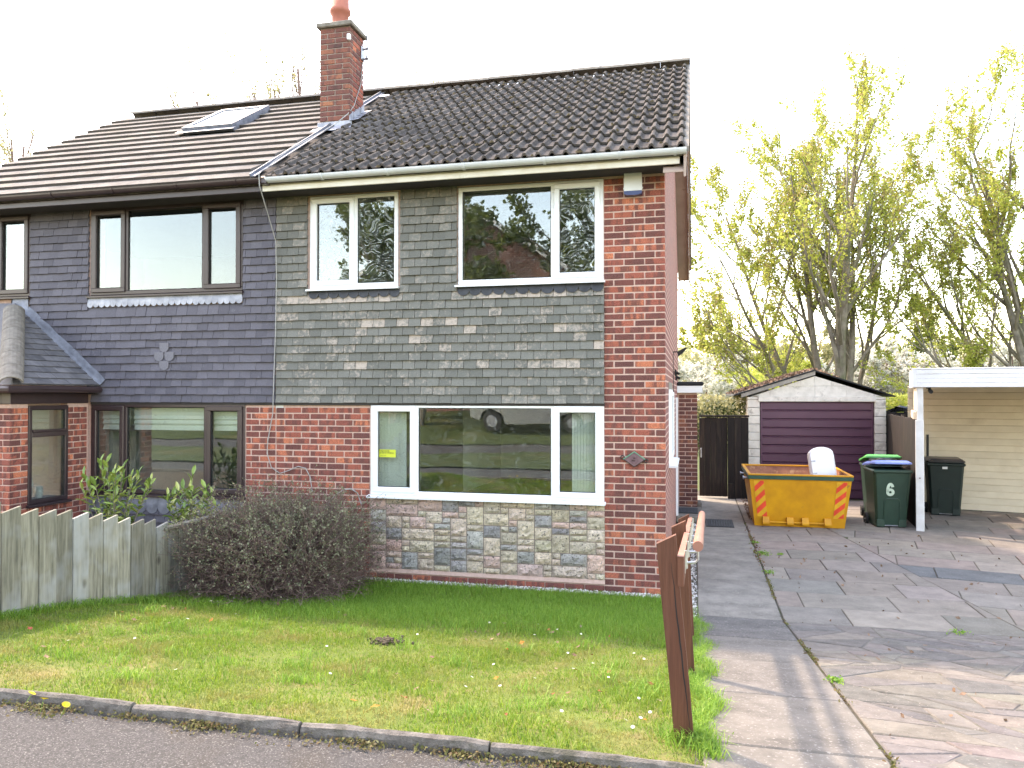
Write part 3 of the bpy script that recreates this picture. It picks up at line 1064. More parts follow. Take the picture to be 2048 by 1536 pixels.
def window(parent, x0, x1, z0, z1, lights, mat, glass, y=-0.012, fw=0.058, sill=True, sill_mat=None, label=None, axis='x', at=0.0, sill_out=0.065):
    """lights: list of (x_left, x_right, opens); frame, mullions, sashes, panes and sill"""
    def P(mb):
        if axis == 'y':                                        # turned to face +x at x = at
            mb.v = [(at - v[1], v[0], v[2]) for v in mb.v]
        return mb
    cut = 0.05
    fr = MB()
    d0, d1 = y, y + 0.07
    fr.cbox(x0, x1, d0, d1, z1 - cut, z1, 0.006)
    fr.cbox(x0, x1, d0, d1, z0, z0 + cut, 0.006)
    fr.cbox(x0, x0 + cut, d0 + 0.001, d1, z0 + cut - 0.004, z1 - cut + 0.004, 0.006)
    fr.cbox(x1 - cut, x1, d0 + 0.001, d1, z0 + cut - 0.004, z1 - cut + 0.004, 0.006)
    for a, b in zip(lights[:-1], lights[1:]):
        m = (a[1] + b[0]) / 2
        fr.cbox(m - cut * 0.55, m + cut * 0.55, d0 + 0.001, d1, z0 + cut - 0.004, z1 - cut + 0.004, 0.006)
    win = P(fr).build('window', mat, parent)
    if label: win['label'] = label
    for i, (a, b, opens) in enumerate(lights):
        l = x0 + cut if i == 0 else a + cut * 0.55
        r = x1 - cut if i == len(lights) - 1 else b - cut * 0.55
        lo, hi = z0 + cut, z1 - cut
        if opens:
            s = MB(); e = 0.018; q = 0.062
            s.cbox(l - e, r + e, y - 0.022, y + 0.03, hi + e - q, hi + e, 0.008)
            s.cbox(l - e, r + e, y - 0.022, y + 0.03, lo - e, lo - e + q, 0.008)
            s.cbox(l - e, l - e + q, y - 0.0215, y + 0.03, lo - e + q - 0.008, hi + e - q + 0.008, 0.008)
            s.cbox(r + e - q, r + e, y - 0.0215, y + 0.03, lo - e + q - 0.008, hi + e - q + 0.008, 0.008)
            P(s).build('sash', mat, win)
            l += q - e; r -= q - e; lo += q - e; hi -= q - e
        # dark gasket round the pane
        g = MB(); t = 0.006
        for (xa, xb, za, zb) in ((l - 0.004, r + 0.004, hi - t, hi + 0.004), (l - 0.004, r + 0.004, lo - 0.004, lo + t), (l - 0.004, l + t, lo + t, hi - t), (r - t, r + 0.004, lo + t, hi - t)):
            g.box(xa, xb, y + 0.012, y + 0.03, za, zb)
        P(g).build('gasket', 'rubber', win)
        p = MB().box(l - 0.003, r + 0.003, y + 0.022, y + 0.026, lo - 0.003, hi + 0.003)
        gm = glass[i] if isinstance(glass, (list, tuple)) else glass
        P(p).build('pane', gm, win)
    if sill:
        s = MB()
        s.prism([(y - sill_out, z0 - 0.034), (y + 0.07, z0 - 0.03), (y + 0.07, z0 - 0.001), (y, z0 - 0.001), (y - sill_out, z0 - 0.014)],
                lambda u, v, w: (w, u, v), x0 - 0.025, x1 + 0.02)
        P(s).build('sill', sill_mat or mat, win)
    return win

def scallops(parent, x0, x1, z_top, z_base, n, mat, y=-0.036, name='lead_flashing'):
    """sheet with a scalloped lower edge"""
    b = MB()
    w = (x1 - x0) / n
    pts = [(x0, z_top)]
    for i in range(n):
        dz = random.uniform(-0.004, 0.004)
        for k in range(9):
            t = math.pi * k / 8
            pts.append((x0 + i * w + w / 2 - math.cos(t) * w / 2, z_base + dz - math.sin(t) * w * 0.46))
    pts.append((x1, z_top))
    nn = len(pts)
    front = [(x, y - 0.001 * random.random(), z) for x, z in pts]
    top = [(x, y, z_top) for x, z in pts]
    k = 0
    vs, fs = [], []
    for (x, z) in pts:
        vs += [(x, y + 0.012, z_top), (x, y, (z_top + z) / 2), (x, y - 0.004, z), (x, y + 0.006, z + 0.002)]
    for i in range(nn - 1):
        a, c = 4 * i, 4 * i + 4
        fs += [(a, a + 1, c + 1, c), (a + 1, a + 2, c + 2, c + 1), (a + 2, a + 3, c + 3, c + 2)]
    b.add(vs, fs)
    return b.build(name, mat, parent)

def room(parent, x0, x1, y0, y1, z0, z1, mat='room_wall'):
    b = MB()
    vs = [(x, y, z) for x in (x0, x1) for y in (y0, y1) for z in (z0, z1)]
    b.add(vs, [(0, 1, 3, 2), (4, 6, 7, 5), (2, 3, 7, 6), (1, 5, 7, 3)])
    r = b.build('interior', mat, parent)
    MB().add([(x0, y0, z0), (x1, y0, z0), (x1, y1, z0), (x0, y1, z0)], [(0, 1, 2, 3)]).build('interior_floor', 'room_floor', r)
    return r

# ------------------------------------------------------------------ number six: right-hand house
EAVE_Y, EAVE_Z, PITCH = -0.42, 4.72, 0.636
RIDGE_Y = 3.5
RIDGE_Z = EAVE_Z + PITCH * (RIDGE_Y - EAVE_Y)
ANG = math.atan(PITCH)
BACK_Y = 7.0
PARTY = -4.69
H6 = thing('house', 'right half of the brick semi with green-grey tile hanging, white windows and a stone panel', 'house', (-2.3, 0, 0))
W1 = (-4.235, -3.095, 3.455, 4.575)
W2 = (-2.353, -0.672, 3.445, 4.572)
W3 = (-3.438, -0.668, 0.990, 2.066)
holes6 = [W1, W2, W3]

mb = MB()
wall_boxes(mb, PARTY, -0.004, -0.1, 4.66, 0.005, 0.25, holes6)
mb.build('wall', 'mortar', H6)
side = MB()
# side wall with its window and door openings, gable above
SW = (1.2, 2.5, 1.30, 2.24)
pts_front = [(0.1, -0.1), (BACK_Y, -0.1), (BACK_Y, 4.6), (RIDGE_Y, RIDGE_Z - 0.12), (0.1, 4.6 + 0.1 * PITCH)]
xs_ = [0.1, SW[0], SW[1], BACK_Y]
zs_ = [-0.1, SW[2], SW[3], 4.6]
for i in range(3):
    for j in range(3):
        if i == 1 and j == 1: continue
        side.box(-0.25, -0.003, xs_[i], xs_[i + 1], zs_[j], zs_[j + 1])
side.prism([(0.0, 4.6), (BACK_Y, 4.6), (RIDGE_Y, RIDGE_Z - 0.10)], lambda u, v, w: (w, u, v), -0.25, -0.003)
side.box(PARTY, -0.25, BACK_Y - 0.25, BACK_Y - 0.003, -0.1, 4.6)
side.build('side_wall', 'brick_side', H6)
MB().prism([(0.0, 2.0), (BACK_Y - 0.25, 2.0), (BACK_Y - 0.25, 4.6), (RIDGE_Y, RIDGE_Z - 0.12), (0.0, 4.6)], lambda u, v, w: (w, u, v), PARTY, PARTY + 0.1).build('party_wall', 'room_wall', H6)

bst = MB()
# pier right of the windows
brickwork(H6, -0.666, 0.0, 0.0, 4.62, 'brick', stuff_when=lambda x, z: z > 4.3, stuff=bst)
# panel left of the ground-floor window; what the shrub hides is joined
brickwork(H6, PARTY + 0.005, -3.452, 0.0, 2.05, 'brick', stuff_when=lambda x, z: z < 0.95 or (z < 1.1 and x < -3.7), stuff=bst)
# plinth under the stone
brickwork(H6, -3.445, -0.665, 0.0, 0.09, 'brick', y=-0.012)
o = bst.build('brickwork', 'brick_stuff', H6)
tag(o, kind='stuff')
MB().prism([(-0.016, 0.083), (0.02, 0.083), (0.02, 0.125), (-0.002, 0.125)], lambda u, v, w: (w, u, v), -3.45, -0.66).build('mortar_fillet', 'mortar', H6)

# stone panel: random ashlar laid on a grid
gx, gzz = 28, 12
sx0, sx1, sz0, sz1 = -3.442, -0.660, 0.122, 0.952
uw, uh = (sx1 - sx0) / gx, (sz1 - sz0) / gzz
grid = [[0] * gx for _ in range(gzz)]
ST_C = [(0.74, 0.61, 0.47), (0.72, 0.58, 0.46), (0.74, 0.51, 0.44), (0.70, 0.49, 0.43), (0.72, 0.53, 0.45), (0.42, 0.395, 0.38), (0.57, 0.53, 0.48), (0.72, 0.61, 0.47), (0.34, 0.32, 0.315), (0.66, 0.57, 0.43), (0.60, 0.50, 0.40), (0.64, 0.54, 0.42)]
def stone_mesh(w, h):
    nx, nz = max(3, int(w / 0.035)), max(3, int(h / 0.03))
    b = MB(); vs = []
    s0 = random.uniform(0, 50)
    for j in range(nz + 1):
        for i in range(nx + 1):
            u, v_ = i / nx, j / nz
            e = min(u * w, (1 - u) * w, v_ * h, (1 - v_) * h)
            dep = min(e / 0.016, 1.0) * 0.020
            if 0 < i < nx and 0 < j < nz:
                dep += random.uniform(-0.010, 0.012)
            vs.append(((u - 0.5) * w + (random.uniform(-0.004, 0.004) if 0 < i < nx else 0), -dep, (v_ - 0.5) * h + (random.uniform(-0.004, 0.004) if 0 < j < nz else 0)))
    fs = [(j * (nx + 1) + i, j * (nx + 1) + i + 1, (j + 1) * (nx + 1) + i + 1, (j + 1) * (nx + 1) + i) for j in range(nz) for i in range(nx)]
    k = len(vs)
    ring = [i for i in range(nx + 1)] + [j * (nx + 1) + nx for j in range(1, nz + 1)] + [nz * (nx + 1) + i for i in range(nx - 1, -1, -1)] + [j * (nx + 1) for j in range(nz - 1, 0, -1)]
    vs += [(vs[i][0], 0.03, vs[i][2]) for i in ring]
    fs += [(ring[i], k + i, k + (i + 1) % len(ring), ring[(i + 1) % len(ring)]) for i in range(len(ring))]
    me = b.add(vs, fs).mesh('stone')
    me.materials.append(MATS['stone'])
    return me
panel = MB().box(sx0, sx1, 0.002, 0.0065, sz0 - 0.03, sz1 + 0.004).build('stone_panel', 'mortar_grey', H6)
for j in range(gzz):
    for i in range(gx):
        if grid[j][i]: continue
        opts = [(2, 1)] * 8 + [(2, 2)] * 7 + [(4, 2)] * 3 + [(2, 3)] * 3 + [(1, 1)] * 3 + [(3, 2)] * 2
        random.shuffle(opts)
        for (w, h) in opts + [(1, 1)]:
            if i + w <= gx and j + h <= gzz and all(not grid[j + b_][i + a_] for a_ in range(w) for b_ in range(h)):
                break
        for a_ in range(w):
            for b_ in range(h): grid[j + b_][i + a_] = 1
        cx, cz = sx0 + (i + w / 2) * uw, sz0 + (j + h / 2) * uh
        piece('stone', stone_mesh(w * uw - 0.009, h * uh - 0.009), panel, (cx, 0.0, cz), color=jitter(tuple(min(0.85, v * 1.12) for v in random.choice(ST_C)), 0.10))

# hung tiles
tst = MB()
def bleach6(x, z):
    if z > 3.42:
        base = 0.0 if x < -3.0 else 0.05
        return base + random.uniform(0, 0.10)
    if 3.30 < z < 3.42 and (x < -3.0 or x > -2.4): return random.choice([0.26, 0.34, 0.42])
    if 3.15 < z <= 3.42: return random.choice([0.02, 0.08, 0.14])
    g = 0.5 + 0.5 * math.sin(3.1 * x + 9.0 * z) * math.sin(1.3 * x - 4.0 * z)
    return random.choice([0.02, 0.06, 0.10, 0.15, 0.20]) + (0.22 if random.random() < 0.17 * (0.5 + g) and z > 2.5 else 0)
kept = [0]
def keep6(x, z):
    # the broad field below the windows and the strip between them show largest
    ok = (2.30 < z < 3.46 and x > -4.62 and kept[0] < 300) or (z > 3.46 and -3.1 < x < -2.3 and kept[0] < 300)
    if ok: kept[0] += 1
    return ok
tile_hang(H6, PARTY + 0.01, -0.662, 2.075, 4.58, [(W1[0] - 0.03, W1[1] + 0.03, 3.36, 4.66), (W2[0] - 0.012, W2[1] + 0.06, 3.36, 4.66)], 'tile_green', bleach6, keep6, tst)
o = tst.build('tile_hanging', 'tile_green_stuff', H6)
tag(o, kind='stuff')
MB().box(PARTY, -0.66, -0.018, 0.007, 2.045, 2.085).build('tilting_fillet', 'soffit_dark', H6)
scallops(H6, W1[0] + 0.0, W1[1] + 0.03, 3.425, 3.385, 9, 'lead_dark')
scallops(H6, W2[0] - 0.0, -0.665, 3.415, 3.375, 12, 'lead_dark')

# windows
window(H6, *W1, [(W1[0], -3.64, True), (-3.64, W1[1], False)], 'upvc_white', ['glass_smeared', 'glass_smeared'], label='white two-light upper window with smeared glass')
window(H6, *W2, [(W2[0], -1.235, False), (-1.235, W2[1], True)], 'upvc_white', ['glass', 'glass_smeared'], label='wide white upper window')
window(H6, *W3, [(W3[0], -2.865, True), (-2.865, -1.235, False), (-1.235, W3[1], True)], 'upvc_white', 'glass', label='white three-light living room window')
room(H6, PARTY + 0.12, -0.26, 0.252, 4.2, 0.15, 2.42)
room(H6, PARTY + 0.12, -0.26, 0.252, 3.6, 2.62, 4.64)
# side window seen edge-on
window(H6, SW[0], SW[1], SW[2], SW[3], [(SW[0], SW[1], True)], 'upvc_white', 'glass', axis='y', at=0.0, sill_out=0.09, label='white side window seen edge-on')
room(H6, -2.6, -0.251, 1.0, 3.0, 0.9, 2.4)
MB().box(-0.25, 0.004, SW[0] - 0.12, SW[1] + 0.12, SW[3] + 0.002, SW[3] + 0.09).build('lintel', 'concrete_cap', H6)

# roof: underlay, bargeboards, soffits, tiles
def roof_pt(x, s, lift):
    """s metres up the slope from the eaves, lift metres out from the slope"""
    return (x, EAVE_Y + s * math.cos(ANG) - lift * math.sin(ANG), EAVE_Z + s * math.sin(ANG) + lift * math.cos(ANG))
SL = math.hypot(RIDGE_Y - EAVE_Y, RIDGE_Z - EAVE_Z)
VERGE = 0.225
def slope_shell(parent, x0, x1, name, mat, t=0.05):
    b = MB()
    back_y, back_z = 2 * RIDGE_Y - EAVE_Y, EAVE_Z
    poly = [(EAVE_Y, EAVE_Z - 0.03), (RIDGE_Y, RIDGE_Z - 0.03), (back_y, back_z - 0.03), (back_y, back_z - 0.03 - t), (RIDGE_Y, RIDGE_Z - 0.03 - t), (EAVE_Y, EAVE_Z - 0.03 - t)]
    n = 6
    vs = [(x0, y, z) for y, z in poly] + [(x1, y, z) for y, z in poly]
    fs = [(0, 1, 7, 6), (1, 2, 8, 7), (2, 3, 9, 8), (3, 4, 10, 9), (4, 5, 11, 10), (5, 0, 6, 11), (0, 5, 4, 1), (1, 4, 3, 2), (6, 7, 10, 11), (7, 8, 9, 10)]
    return b.add(vs, fs).build(name, mat, parent)
roof6 = slope_shell(H6, PARTY, VERGE - 0.03, 'roof', 'roof_tile_dark')

def pantile_mesh(var):
    r = random.Random(100 + var)
    w, L, t = 0.302, 0.425, 0.014
    prof = []
    for half in (0, 1):
        o = half * 0.15
        prof += [(o + 0.000, 0.004), (o + 0.062, 0.000), (o + 0.074, 0.008), (o + 0.088, 0.034), (o + 0.106, 0.046), (o + 0.124, 0.040), (o + 0.138, 0.014)]
    prof.append((w, 0.004))
    n = len(prof)
    vs = []
    for (s, lift) in ((0.0, 0.050), (L, 0.008)):
        for (x, h) in prof:
            vs.append((x - w / 2 + r.uniform(-0.001, 0.001), s + (r.uniform(-0.004, 0.004) if s == 0 else 0), lift + h + r.uniform(-0.0015, 0.0015)))
    for (x, h) in prof:
        vs.append((x - w / 2, 0.002, 0.050 + h - t - 0.014))
    fs = [(i, i + 1, n + i + 1, n + i) for i in range(n - 1)] + [(2 * n + i, 2 * n + i + 1, i + 1, i) for i in range(n - 1)]
    b = MB()
    # tile frame: x across, y up the slope, z out of it
    b.add([(x, y, z) for x, y, z in vs], fs)
    me = b.mesh('roof_tile')
    me.materials.append(MATS['roof_tile_dark'])
    return me
PT = [pantile_mesh(i) for i in range(4)]
rows = 13
g = SL / rows
for k in range(rows):
    for c in range(17):
        x = VERGE - 0.155 - 0.300 * c
        if x - 0.15 < PARTY - 0.05: continue
        p = roof_pt(x, g * k, -0.022)
        # leave room for the chimney
        piece('roof_tile', PT[random.randrange(4)], roof6, p, rot=(ANG + random.uniform(-0.006, 0.006), random.uniform(-0.006, 0.006), random.uniform(-0.006, 0.006)))

def ridge_mesh(L=0.45, r0=0.13, mat='roof_tile_dark'):
    b = MB(); n = 9; vs = []
    for x in (-L / 2, L / 2):
        for rr in (r0, r0 - 0.018):
            for i in range(n):
                t = math.pi * (0.08 + 0.84 * i / (n - 1))
                vs.append((x, -math.cos(t) * rr, math.sin(t) * rr * 0.82))
    fs = [(i, i + 1, 2 * n + i + 1, 2 * n + i) for i in range(n - 1)]
    fs += [(i, i + 1, n + i + 1, n + i) for i in range(n - 1)] + [(2 * n + i, 2 * n + i + 1, 3 * n + i + 1, 3 * n + i) for i in range(n - 1)]
    me = b.add(vs, fs).mesh('ridge_tile')
    me.materials.append(MATS[mat])
    return me
RM = ridge_mesh(mat='concrete_cap')
for c in range(11):
    piece('ridge_tile', RM, roof6, (VERGE - 0.19 - 0.452 * c, RIDGE_Y, RIDGE_Z + 0.005 + random.uniform(-0.004, 0.004)), rot=(0, random.uniform(-0.008, 0.008), 0))
# moss in the pans
ms = MB()
for i in range(420):
    x = random.uniform(-4.4, 0.1); s = random.choice(range(rows)) * g + random.choice([0.0, 0.02, random.uniform(0, g)])
    if random.random() < 0.35 and x > -2: continue
    c = Vector(roof_pt(x, s, 0.035)); r = random.uniform(0.010, 0.028)
    vs = []
    for q in range(6):
        t = q * math.pi / 3
        vs.append(c + Vector((math.cos(t) * r * random.uniform(0.8, 1.7), math.sin(t) * r * 0.8, math.sin(t) * r * 0.5)))
    vs.append(c + Vector((0, -0.012, r * 0.9)))
    ms.add(vs, [(q, (q + 1) % 6, 6) for q in range(6)])
tag(ms.build('moss', 'moss', roof6), kind='stuff')
# verge undercloak and bargeboard
for (ya, za, yb, zb) in ((EAVE_Y - 0.02, EAVE_Z, RIDGE_Y, RIDGE_Z), (2 * RIDGE_Y - EAVE_Y, EAVE_Z, RIDGE_Y, RIDGE_Z)):
    b = MB()
    b.add([(VERGE - 0.02, ya, za - 0.30), (VERGE - 0.02, yb, zb - 0.30), (VERGE - 0.02, yb, zb - 0.045), (VERGE - 0.02, ya, za - 0.045),
           (VERGE + 0.005, ya, za - 0.30), (VERGE + 0.005, yb, zb - 0.30), (VERGE + 0.005, yb, zb - 0.045), (VERGE + 0.005, ya, za - 0.045)],
          [(0, 1, 2, 3), (7, 6, 5, 4), (0, 4, 5, 1), (2, 6, 7, 3), (0, 3, 7, 4), (1, 5, 6, 2)])
    b.build('bargeboard', 'soffit_beige', roof6)
    b = MB()
    b.add([(-0.004, ya, za - 0.25), (-0.004, yb, zb - 0.25), (VERGE - 0.021, yb, zb - 0.25), (VERGE - 0.021, ya, za - 0.25),
           (-0.004, ya, za - 0.23), (-0.004, yb, zb - 0.23), (VERGE - 0.021, yb, zb - 0.23), (VERGE - 0.021, ya, za - 0.23)],
          [(0, 1, 2, 3), (7, 6, 5, 4), (0, 4, 5, 1), (2, 6, 7, 3), (0, 3, 7, 4), (1, 5, 6, 2)])
    b.build('verge_soffit', 'soffit_beige', roof6)
    b = MB()
    b.add([(VERGE - 0.02, ya, za - 0.044), (VERGE - 0.02, yb, zb - 0.044), (VERGE + 0.035, yb, zb - 0.044), (VERGE + 0.035, ya, za - 0.044),
           (VERGE - 0.02, ya, za + 0.01), (VERGE - 0.02, yb, zb + 0.01), (VERGE + 0.035, yb, zb + 0.01), (VERGE + 0.035, ya, za + 0.01)],
          [(0, 1, 2, 3), (7, 6, 5, 4), (0, 4, 5, 1), (2, 6, 7, 3), (0, 3, 7, 4), (1, 5, 6, 2)])
    b.build('verge_mortar', 'concrete_cap', roof6)
# eaves: fascia, soffit, gutter
FX0, FX1 = -4.655, 0.165
MB().cbox(FX0, FX1, -0.385, -0.360, 4.572, 4.735, 0.004).build('fascia', 'fascia_cream', H6)
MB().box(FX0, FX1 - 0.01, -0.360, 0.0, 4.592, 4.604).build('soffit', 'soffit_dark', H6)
def gutter(parent, x0, x1, yc, zc, r, mat, clips):
    b = MB(); n = 11; vs = []
    for x in (x0, x1):
        for rr in (r, r - 0.006):
            for i in range(n):
                t = math.pi * (1 + i / (n - 1))
                vs.append((x, yc + math.cos(t) * rr, zc + math.sin(t) * rr))
    fs = [(i, i + 1, 2 * n + i + 1, 2 * n + i) for i in range(n - 1)] + [(n + i, n + i + 1, 3 * n + i + 1, 3 * n + i) for i in range(n - 1)]
    fs += [(0, n, 3 * n, 2 * n), (n - 1, 2 * n - 1, 4 * n - 1, 3 * n - 1)]
    fs += [tuple(range(n)), tuple(range(2 * n, 3 * n))]
    gt = b.add(vs, fs).build('gutter', mat, parent)
    for x in clips:
        c = MB(); vs = []
        for xx in (x - 0.014, x + 0.014):
            for rr in (r + 0.008, r + 0.001):
                for i in range(n):
                    t = math.pi * (1 + i / (n - 1))
                    vs.append((xx, yc + math.cos(t) * rr, zc + math.sin(t) * rr))
        fs = [(i, i + 1, 2 * n + i + 1, 2 * n + i) for i in range(n - 1)]
        fs += [(i, i + 1, n + i + 1, n + i) for i in range(n - 1)] + [(2 * n + i, 2 * n + i + 1, 3 * n + i + 1, 3 * n + i) for i in range(n - 1)]
        c.add(vs, fs)
        c.box(x - 0.012, x + 0.012, yc + r, -0.384, zc - 0.05, zc + 0.004)
        c.build('gutter_clip', mat, gt)
    return gt
gutter(H6, -4.56, 0.235, -0.447, 4.705, 0.056, 'gutter_grey', [-3.85, -3.05, -2.15, -1.25, -0.45, 0.12])

# chimney on the party line
CX0, CX1, CY0, CY1 = -4.945, -4.475, 1.60, 2.06
chim = MB().box(CX0 + 0.007, CX1 - 0.007, CY0 + 0.007, CY1 - 0.007, 5.6, 7.50).build('chimney', 'mortar_grey', H6)
z = 5.88; k = 0
chs = MB()
while z < 7.44:
    # front and right-hand faces, stretcher bond turned round the corner
    o1 = [(CX0, CX0 + 0.23), (CX0 + 0.24, CX1)] if k % 2 == 0 else [(CX0, CX0 + 0.112), (CX0 + 0.122, CX0 + 0.347), (CX0 + 0.357, CX1)]
    for (a, b) in o1:
        piece('brick', brick_mesh(round(b - a, 3), 'brick_dull', random.randrange(3)), chim, ((a + b) / 2, CY0 + random.uniform(-0.003, 0.002), z + 0.0325))
    o2 = [(CY0 + 0.11, CY0 + 0.335), (CY0 + 0.345, CY1)] if k % 2 == 0 else [(CY0 + 0.11, CY0 + 0.22), (CY0 + 0.23, CY1)]
    for (a, b) in o2:
        jx = random.uniform(-0.002, 0.003)
        chs.cbox(CX1 - 0.1, CX1 + jx, a, b, z + 0.0015, z + 0.0635, 0.0045)
    if k % 2 == 0 and k < 40:
        chs.cbox(CX0, CX0 + 0.1, CY0 + 0.11, CY0 + 0.335, z + 0.0015, z + 0.0635, 0.0045)
    z += 0.075; k += 1
tag(chs.build('brickwork', 'brick_stuff', chim), kind='stuff')
MB().cbox(CX0 - 0.045, CX1 + 0.045, CY0 - 0.045, CY1 + 0.045, 7.455, 7.525, 0.012).build('chimney_cap', 'concrete_cap', chim)
pot = MB(); prof = [(0.150, 7.52), (0.122, 7.56), (0.122, 7.74), (0.150, 7.76), (0.152, 7.81), (0.130, 7.83), (0.126, 8.02), (0.10, 8.02), (0.10, 7.6)]
n = 20; vs = []
pcx, pcy = (CX0 + CX1) / 2 - 0.03, (CY0 + CY1) / 2
for r_, z_ in prof:
    for i in range(n):
        t = 2 * math.pi * i / n
        vs.append((pcx + math.cos(t) * r_, pcy + math.sin(t) * r_, z_))
fs = [(k * n + i, k * n + (i + 1) % n, (k + 1) * n + (i + 1) % n, (k + 1) * n + i) for k in range(len(prof) - 1) for i in range(n)]
pot.add(vs, fs).build('chimney_pot', 'terracotta', chim, smooth=True)
# lead apron and soakers
fl = MB()
fl.cbox(CX0 - 0.03, CX1 + 0.03, CY0 - 0.016, CY0 + 0.002, 5.90, 6.09, 0.004)
fl.prism([(CY0 - 0.02, 6.02), (CY0 - 0.20, 5.905), (CY0 - 0.20, 5.895), (CY0 - 0.02, 6.0)], lambda u, v, w: (w, u, v), CX0 - 0.05, CX1 + 0.12)
for i in range(4):
    y0 = CY0 + 0.02 + i * 0.115; zz = EAVE_Z + PITCH * (y0 - EAVE_Y)
    fl.prism([(y0 - 0.04, zz + 0.02), (y0 + 0.09, zz + 0.09), (y0 + 0.075, zz + 0.24), (y0 - 0.045, zz + 0.13)], lambda u, v, w: (w, u, v), CX1 + 0.002, CX1 + 0.010 + 0.012 * (i % 2))
    fl.add([(CX1, y0 - 0.05, zz + 0.06), (CX1 + 0.14, y0 - 0.05, zz + 0.075), (CX1 + 0.14, y0 + 0.10, zz + 0.16), (CX1, y0 + 0.10, zz + 0.15)], [(0, 1, 2, 3)])
fl.build('flashing', 'lead_pale', chim)

# bonding strip between the two roof coverings
b = MB()
for (x0, x1, l0, l1) in ((PARTY - 0.085, PARTY - 0.073, 0.02, 0.068), (PARTY - 0.073, PARTY - 0.02, 0.030, 0.040)):
    p = [roof_pt(x0, -0.02, l0), roof_pt(x1, -0.02, l0), roof_pt(x1, SL, l0), roof_pt(x0, SL, l0)]
    q = [roof_pt(x0, -0.02, l1), roof_pt(x1, -0.02, l1), roof_pt(x1, SL, l1), roof_pt(x0, SL, l1)]
    b.add(p + q, [(0, 1, 2, 3), (7, 6, 5, 4), (0, 4, 5, 1), (1, 5, 6, 2), (2, 6, 7, 3), (3, 7, 4, 0)])
b.build('bonding_strip', 'lead', roof6)

# side porch with flat roof, step, door
PX, PY0, PY1 = 0.362, 6.0, 7.6
porch = MB().box(-0.002, PX - 0.007, PY0 + 0.007, PY1, 0.0, 2.20).build('side_porch', 'mortar', H6)
pst = MB()
brickwork(porch, 0.03, PX, 0.06, 2.18, 'brick_dull', y=PY0, stuff_when=lambda x, z: True, stuff=pst)
tag(pst.build('brickwork', 'brick_stuff_dull', porch), kind='stuff')
MB().box(0.0, PX + 0.09, PY0 - 0.10, PY1 + 0.1, 2.205, 2.33).build('porch_fascia', 'upvc_white', porch)
MB().cbox(0.0, PX + 0.11, PY0 - 0.125, PY1 + 0.12, 2.331, 2.405, 0.02).build('porch_roof', 'felt_black', porch)
MB().cbox(0.002, 0.43, 4.85, PY0, 0.0, 0.115, 0.01).build('step', 'concrete_cap', H6)
MB().cbox(PX - 0.01, PX + 0.075, PY0 - 0.02, PY0 + 0.35, 0.0, 0.20, 0.02).build('porch_plinth', 'concrete_cap', porch)
dr = MB().box(-0.003, 0.022, 4.95, 5.85, 0.12, 2.08).build('side_door', 'door_red', H6)
MB().box(0.0225, 0.03, 5.1, 5.7, 0.9, 1.95).build('door_pane', 'car_glass', dr)
MB().box(-0.002, 0.035, 4.88, 4.949, 0.1, 2.12).build('door_frame', 'upvc_white', dr)

# things fixed to the house
al = thing('alarm_box', 'white alarm box with a dark blue base high on the brick pier', 'alarm box', (-0.342, -0.05, 4.36))
b = MB(); pr = [(-0.098, 4.40), (0.098, 4.40), (0.094, 4.655), (0.05, 4.668), (-0.05, 4.668), (-0.094, 4.655)]
b.prism(pr, lambda u, v, w: (-0.342 + u, w, v), -0.075, -0.001); b.build('cover', 'alarm_white', al)
b = MB(); pr = [(-0.099, 4.3985), (-0.094, 4.365), (-0.05, 4.352), (0.05, 4.352), (0.094, 4.365), (0.099, 4.3985)]
b.prism(pr, lambda u, v, w: (-0.342 + u, w, v), -0.082, -0.001); b.build('strobe_lens', 'alarm_blue', al)
b = MB()
for s in (-1, 1): b.cbox(-0.342 + s * 0.098 - 0.008, -0.342 + s * 0.098 + 0.008, -0.05, -0.03, 4.425, 4.445, 0.003)
b.build('lug', 'alarm_white', al)

pl = thing('house_number_plaque', 'diamond shaped house number six plaque with scrolled ends on the brick pier', 'house number', (-0.335, -0.02, 1.467))
b = MB(); pr = [(-0.118, 0), (0, -0.082), (0.118, 0), (0, 0.082)]
b.prism(pr, lambda u, v, w: (-0.335 + u, w, 1.467 + v), -0.030, -0.012); b.build('plate', 'plaque_pink', pl)
b = MB()
for i in (2, 3):
    p, q = pr[i], pr[(i + 1) % 4]
    b.tube([(-0.335 + p[0], -0.032, 1.467 + p[1]), (-0.335 + q[0], -0.032, 1.467 + q[1])], 0.006, 5)
b.build('verdigris_edge', 'plaque_green', pl)
b = MB()
for i in (0, 1):
    p, q = pr[i], pr[(i + 1) % 4]
    b.tube([(-0.335 + p[0], -0.026, 1.467 + p[1]), (-0.335 + q[0], -0.026, 1.467 + q[1])], 0.006, 5)
for (sx, sz) in ((-0.128, 0.018), (0.128, -0.018)):
    b.tube([(-0.335 + sx + 0.020 * math.cos(t), -0.02, 1.467 + sz + 0.020 * math.sin(t)) for t in [i * 0.6 for i in range(10)]], 0.007, 5)
b.tube([(-0.335, -0.0, 1.467), (-0.335, -0.03, 1.467)], 0.02, 6)
b.build('iron_frame', 'iron', pl)
numeral_six('numeral', 'plaque_pink', pl, (0.0, -0.014, -0.002), 0.082, 0.052, 0.013, (0, 0, 0), 0.007)

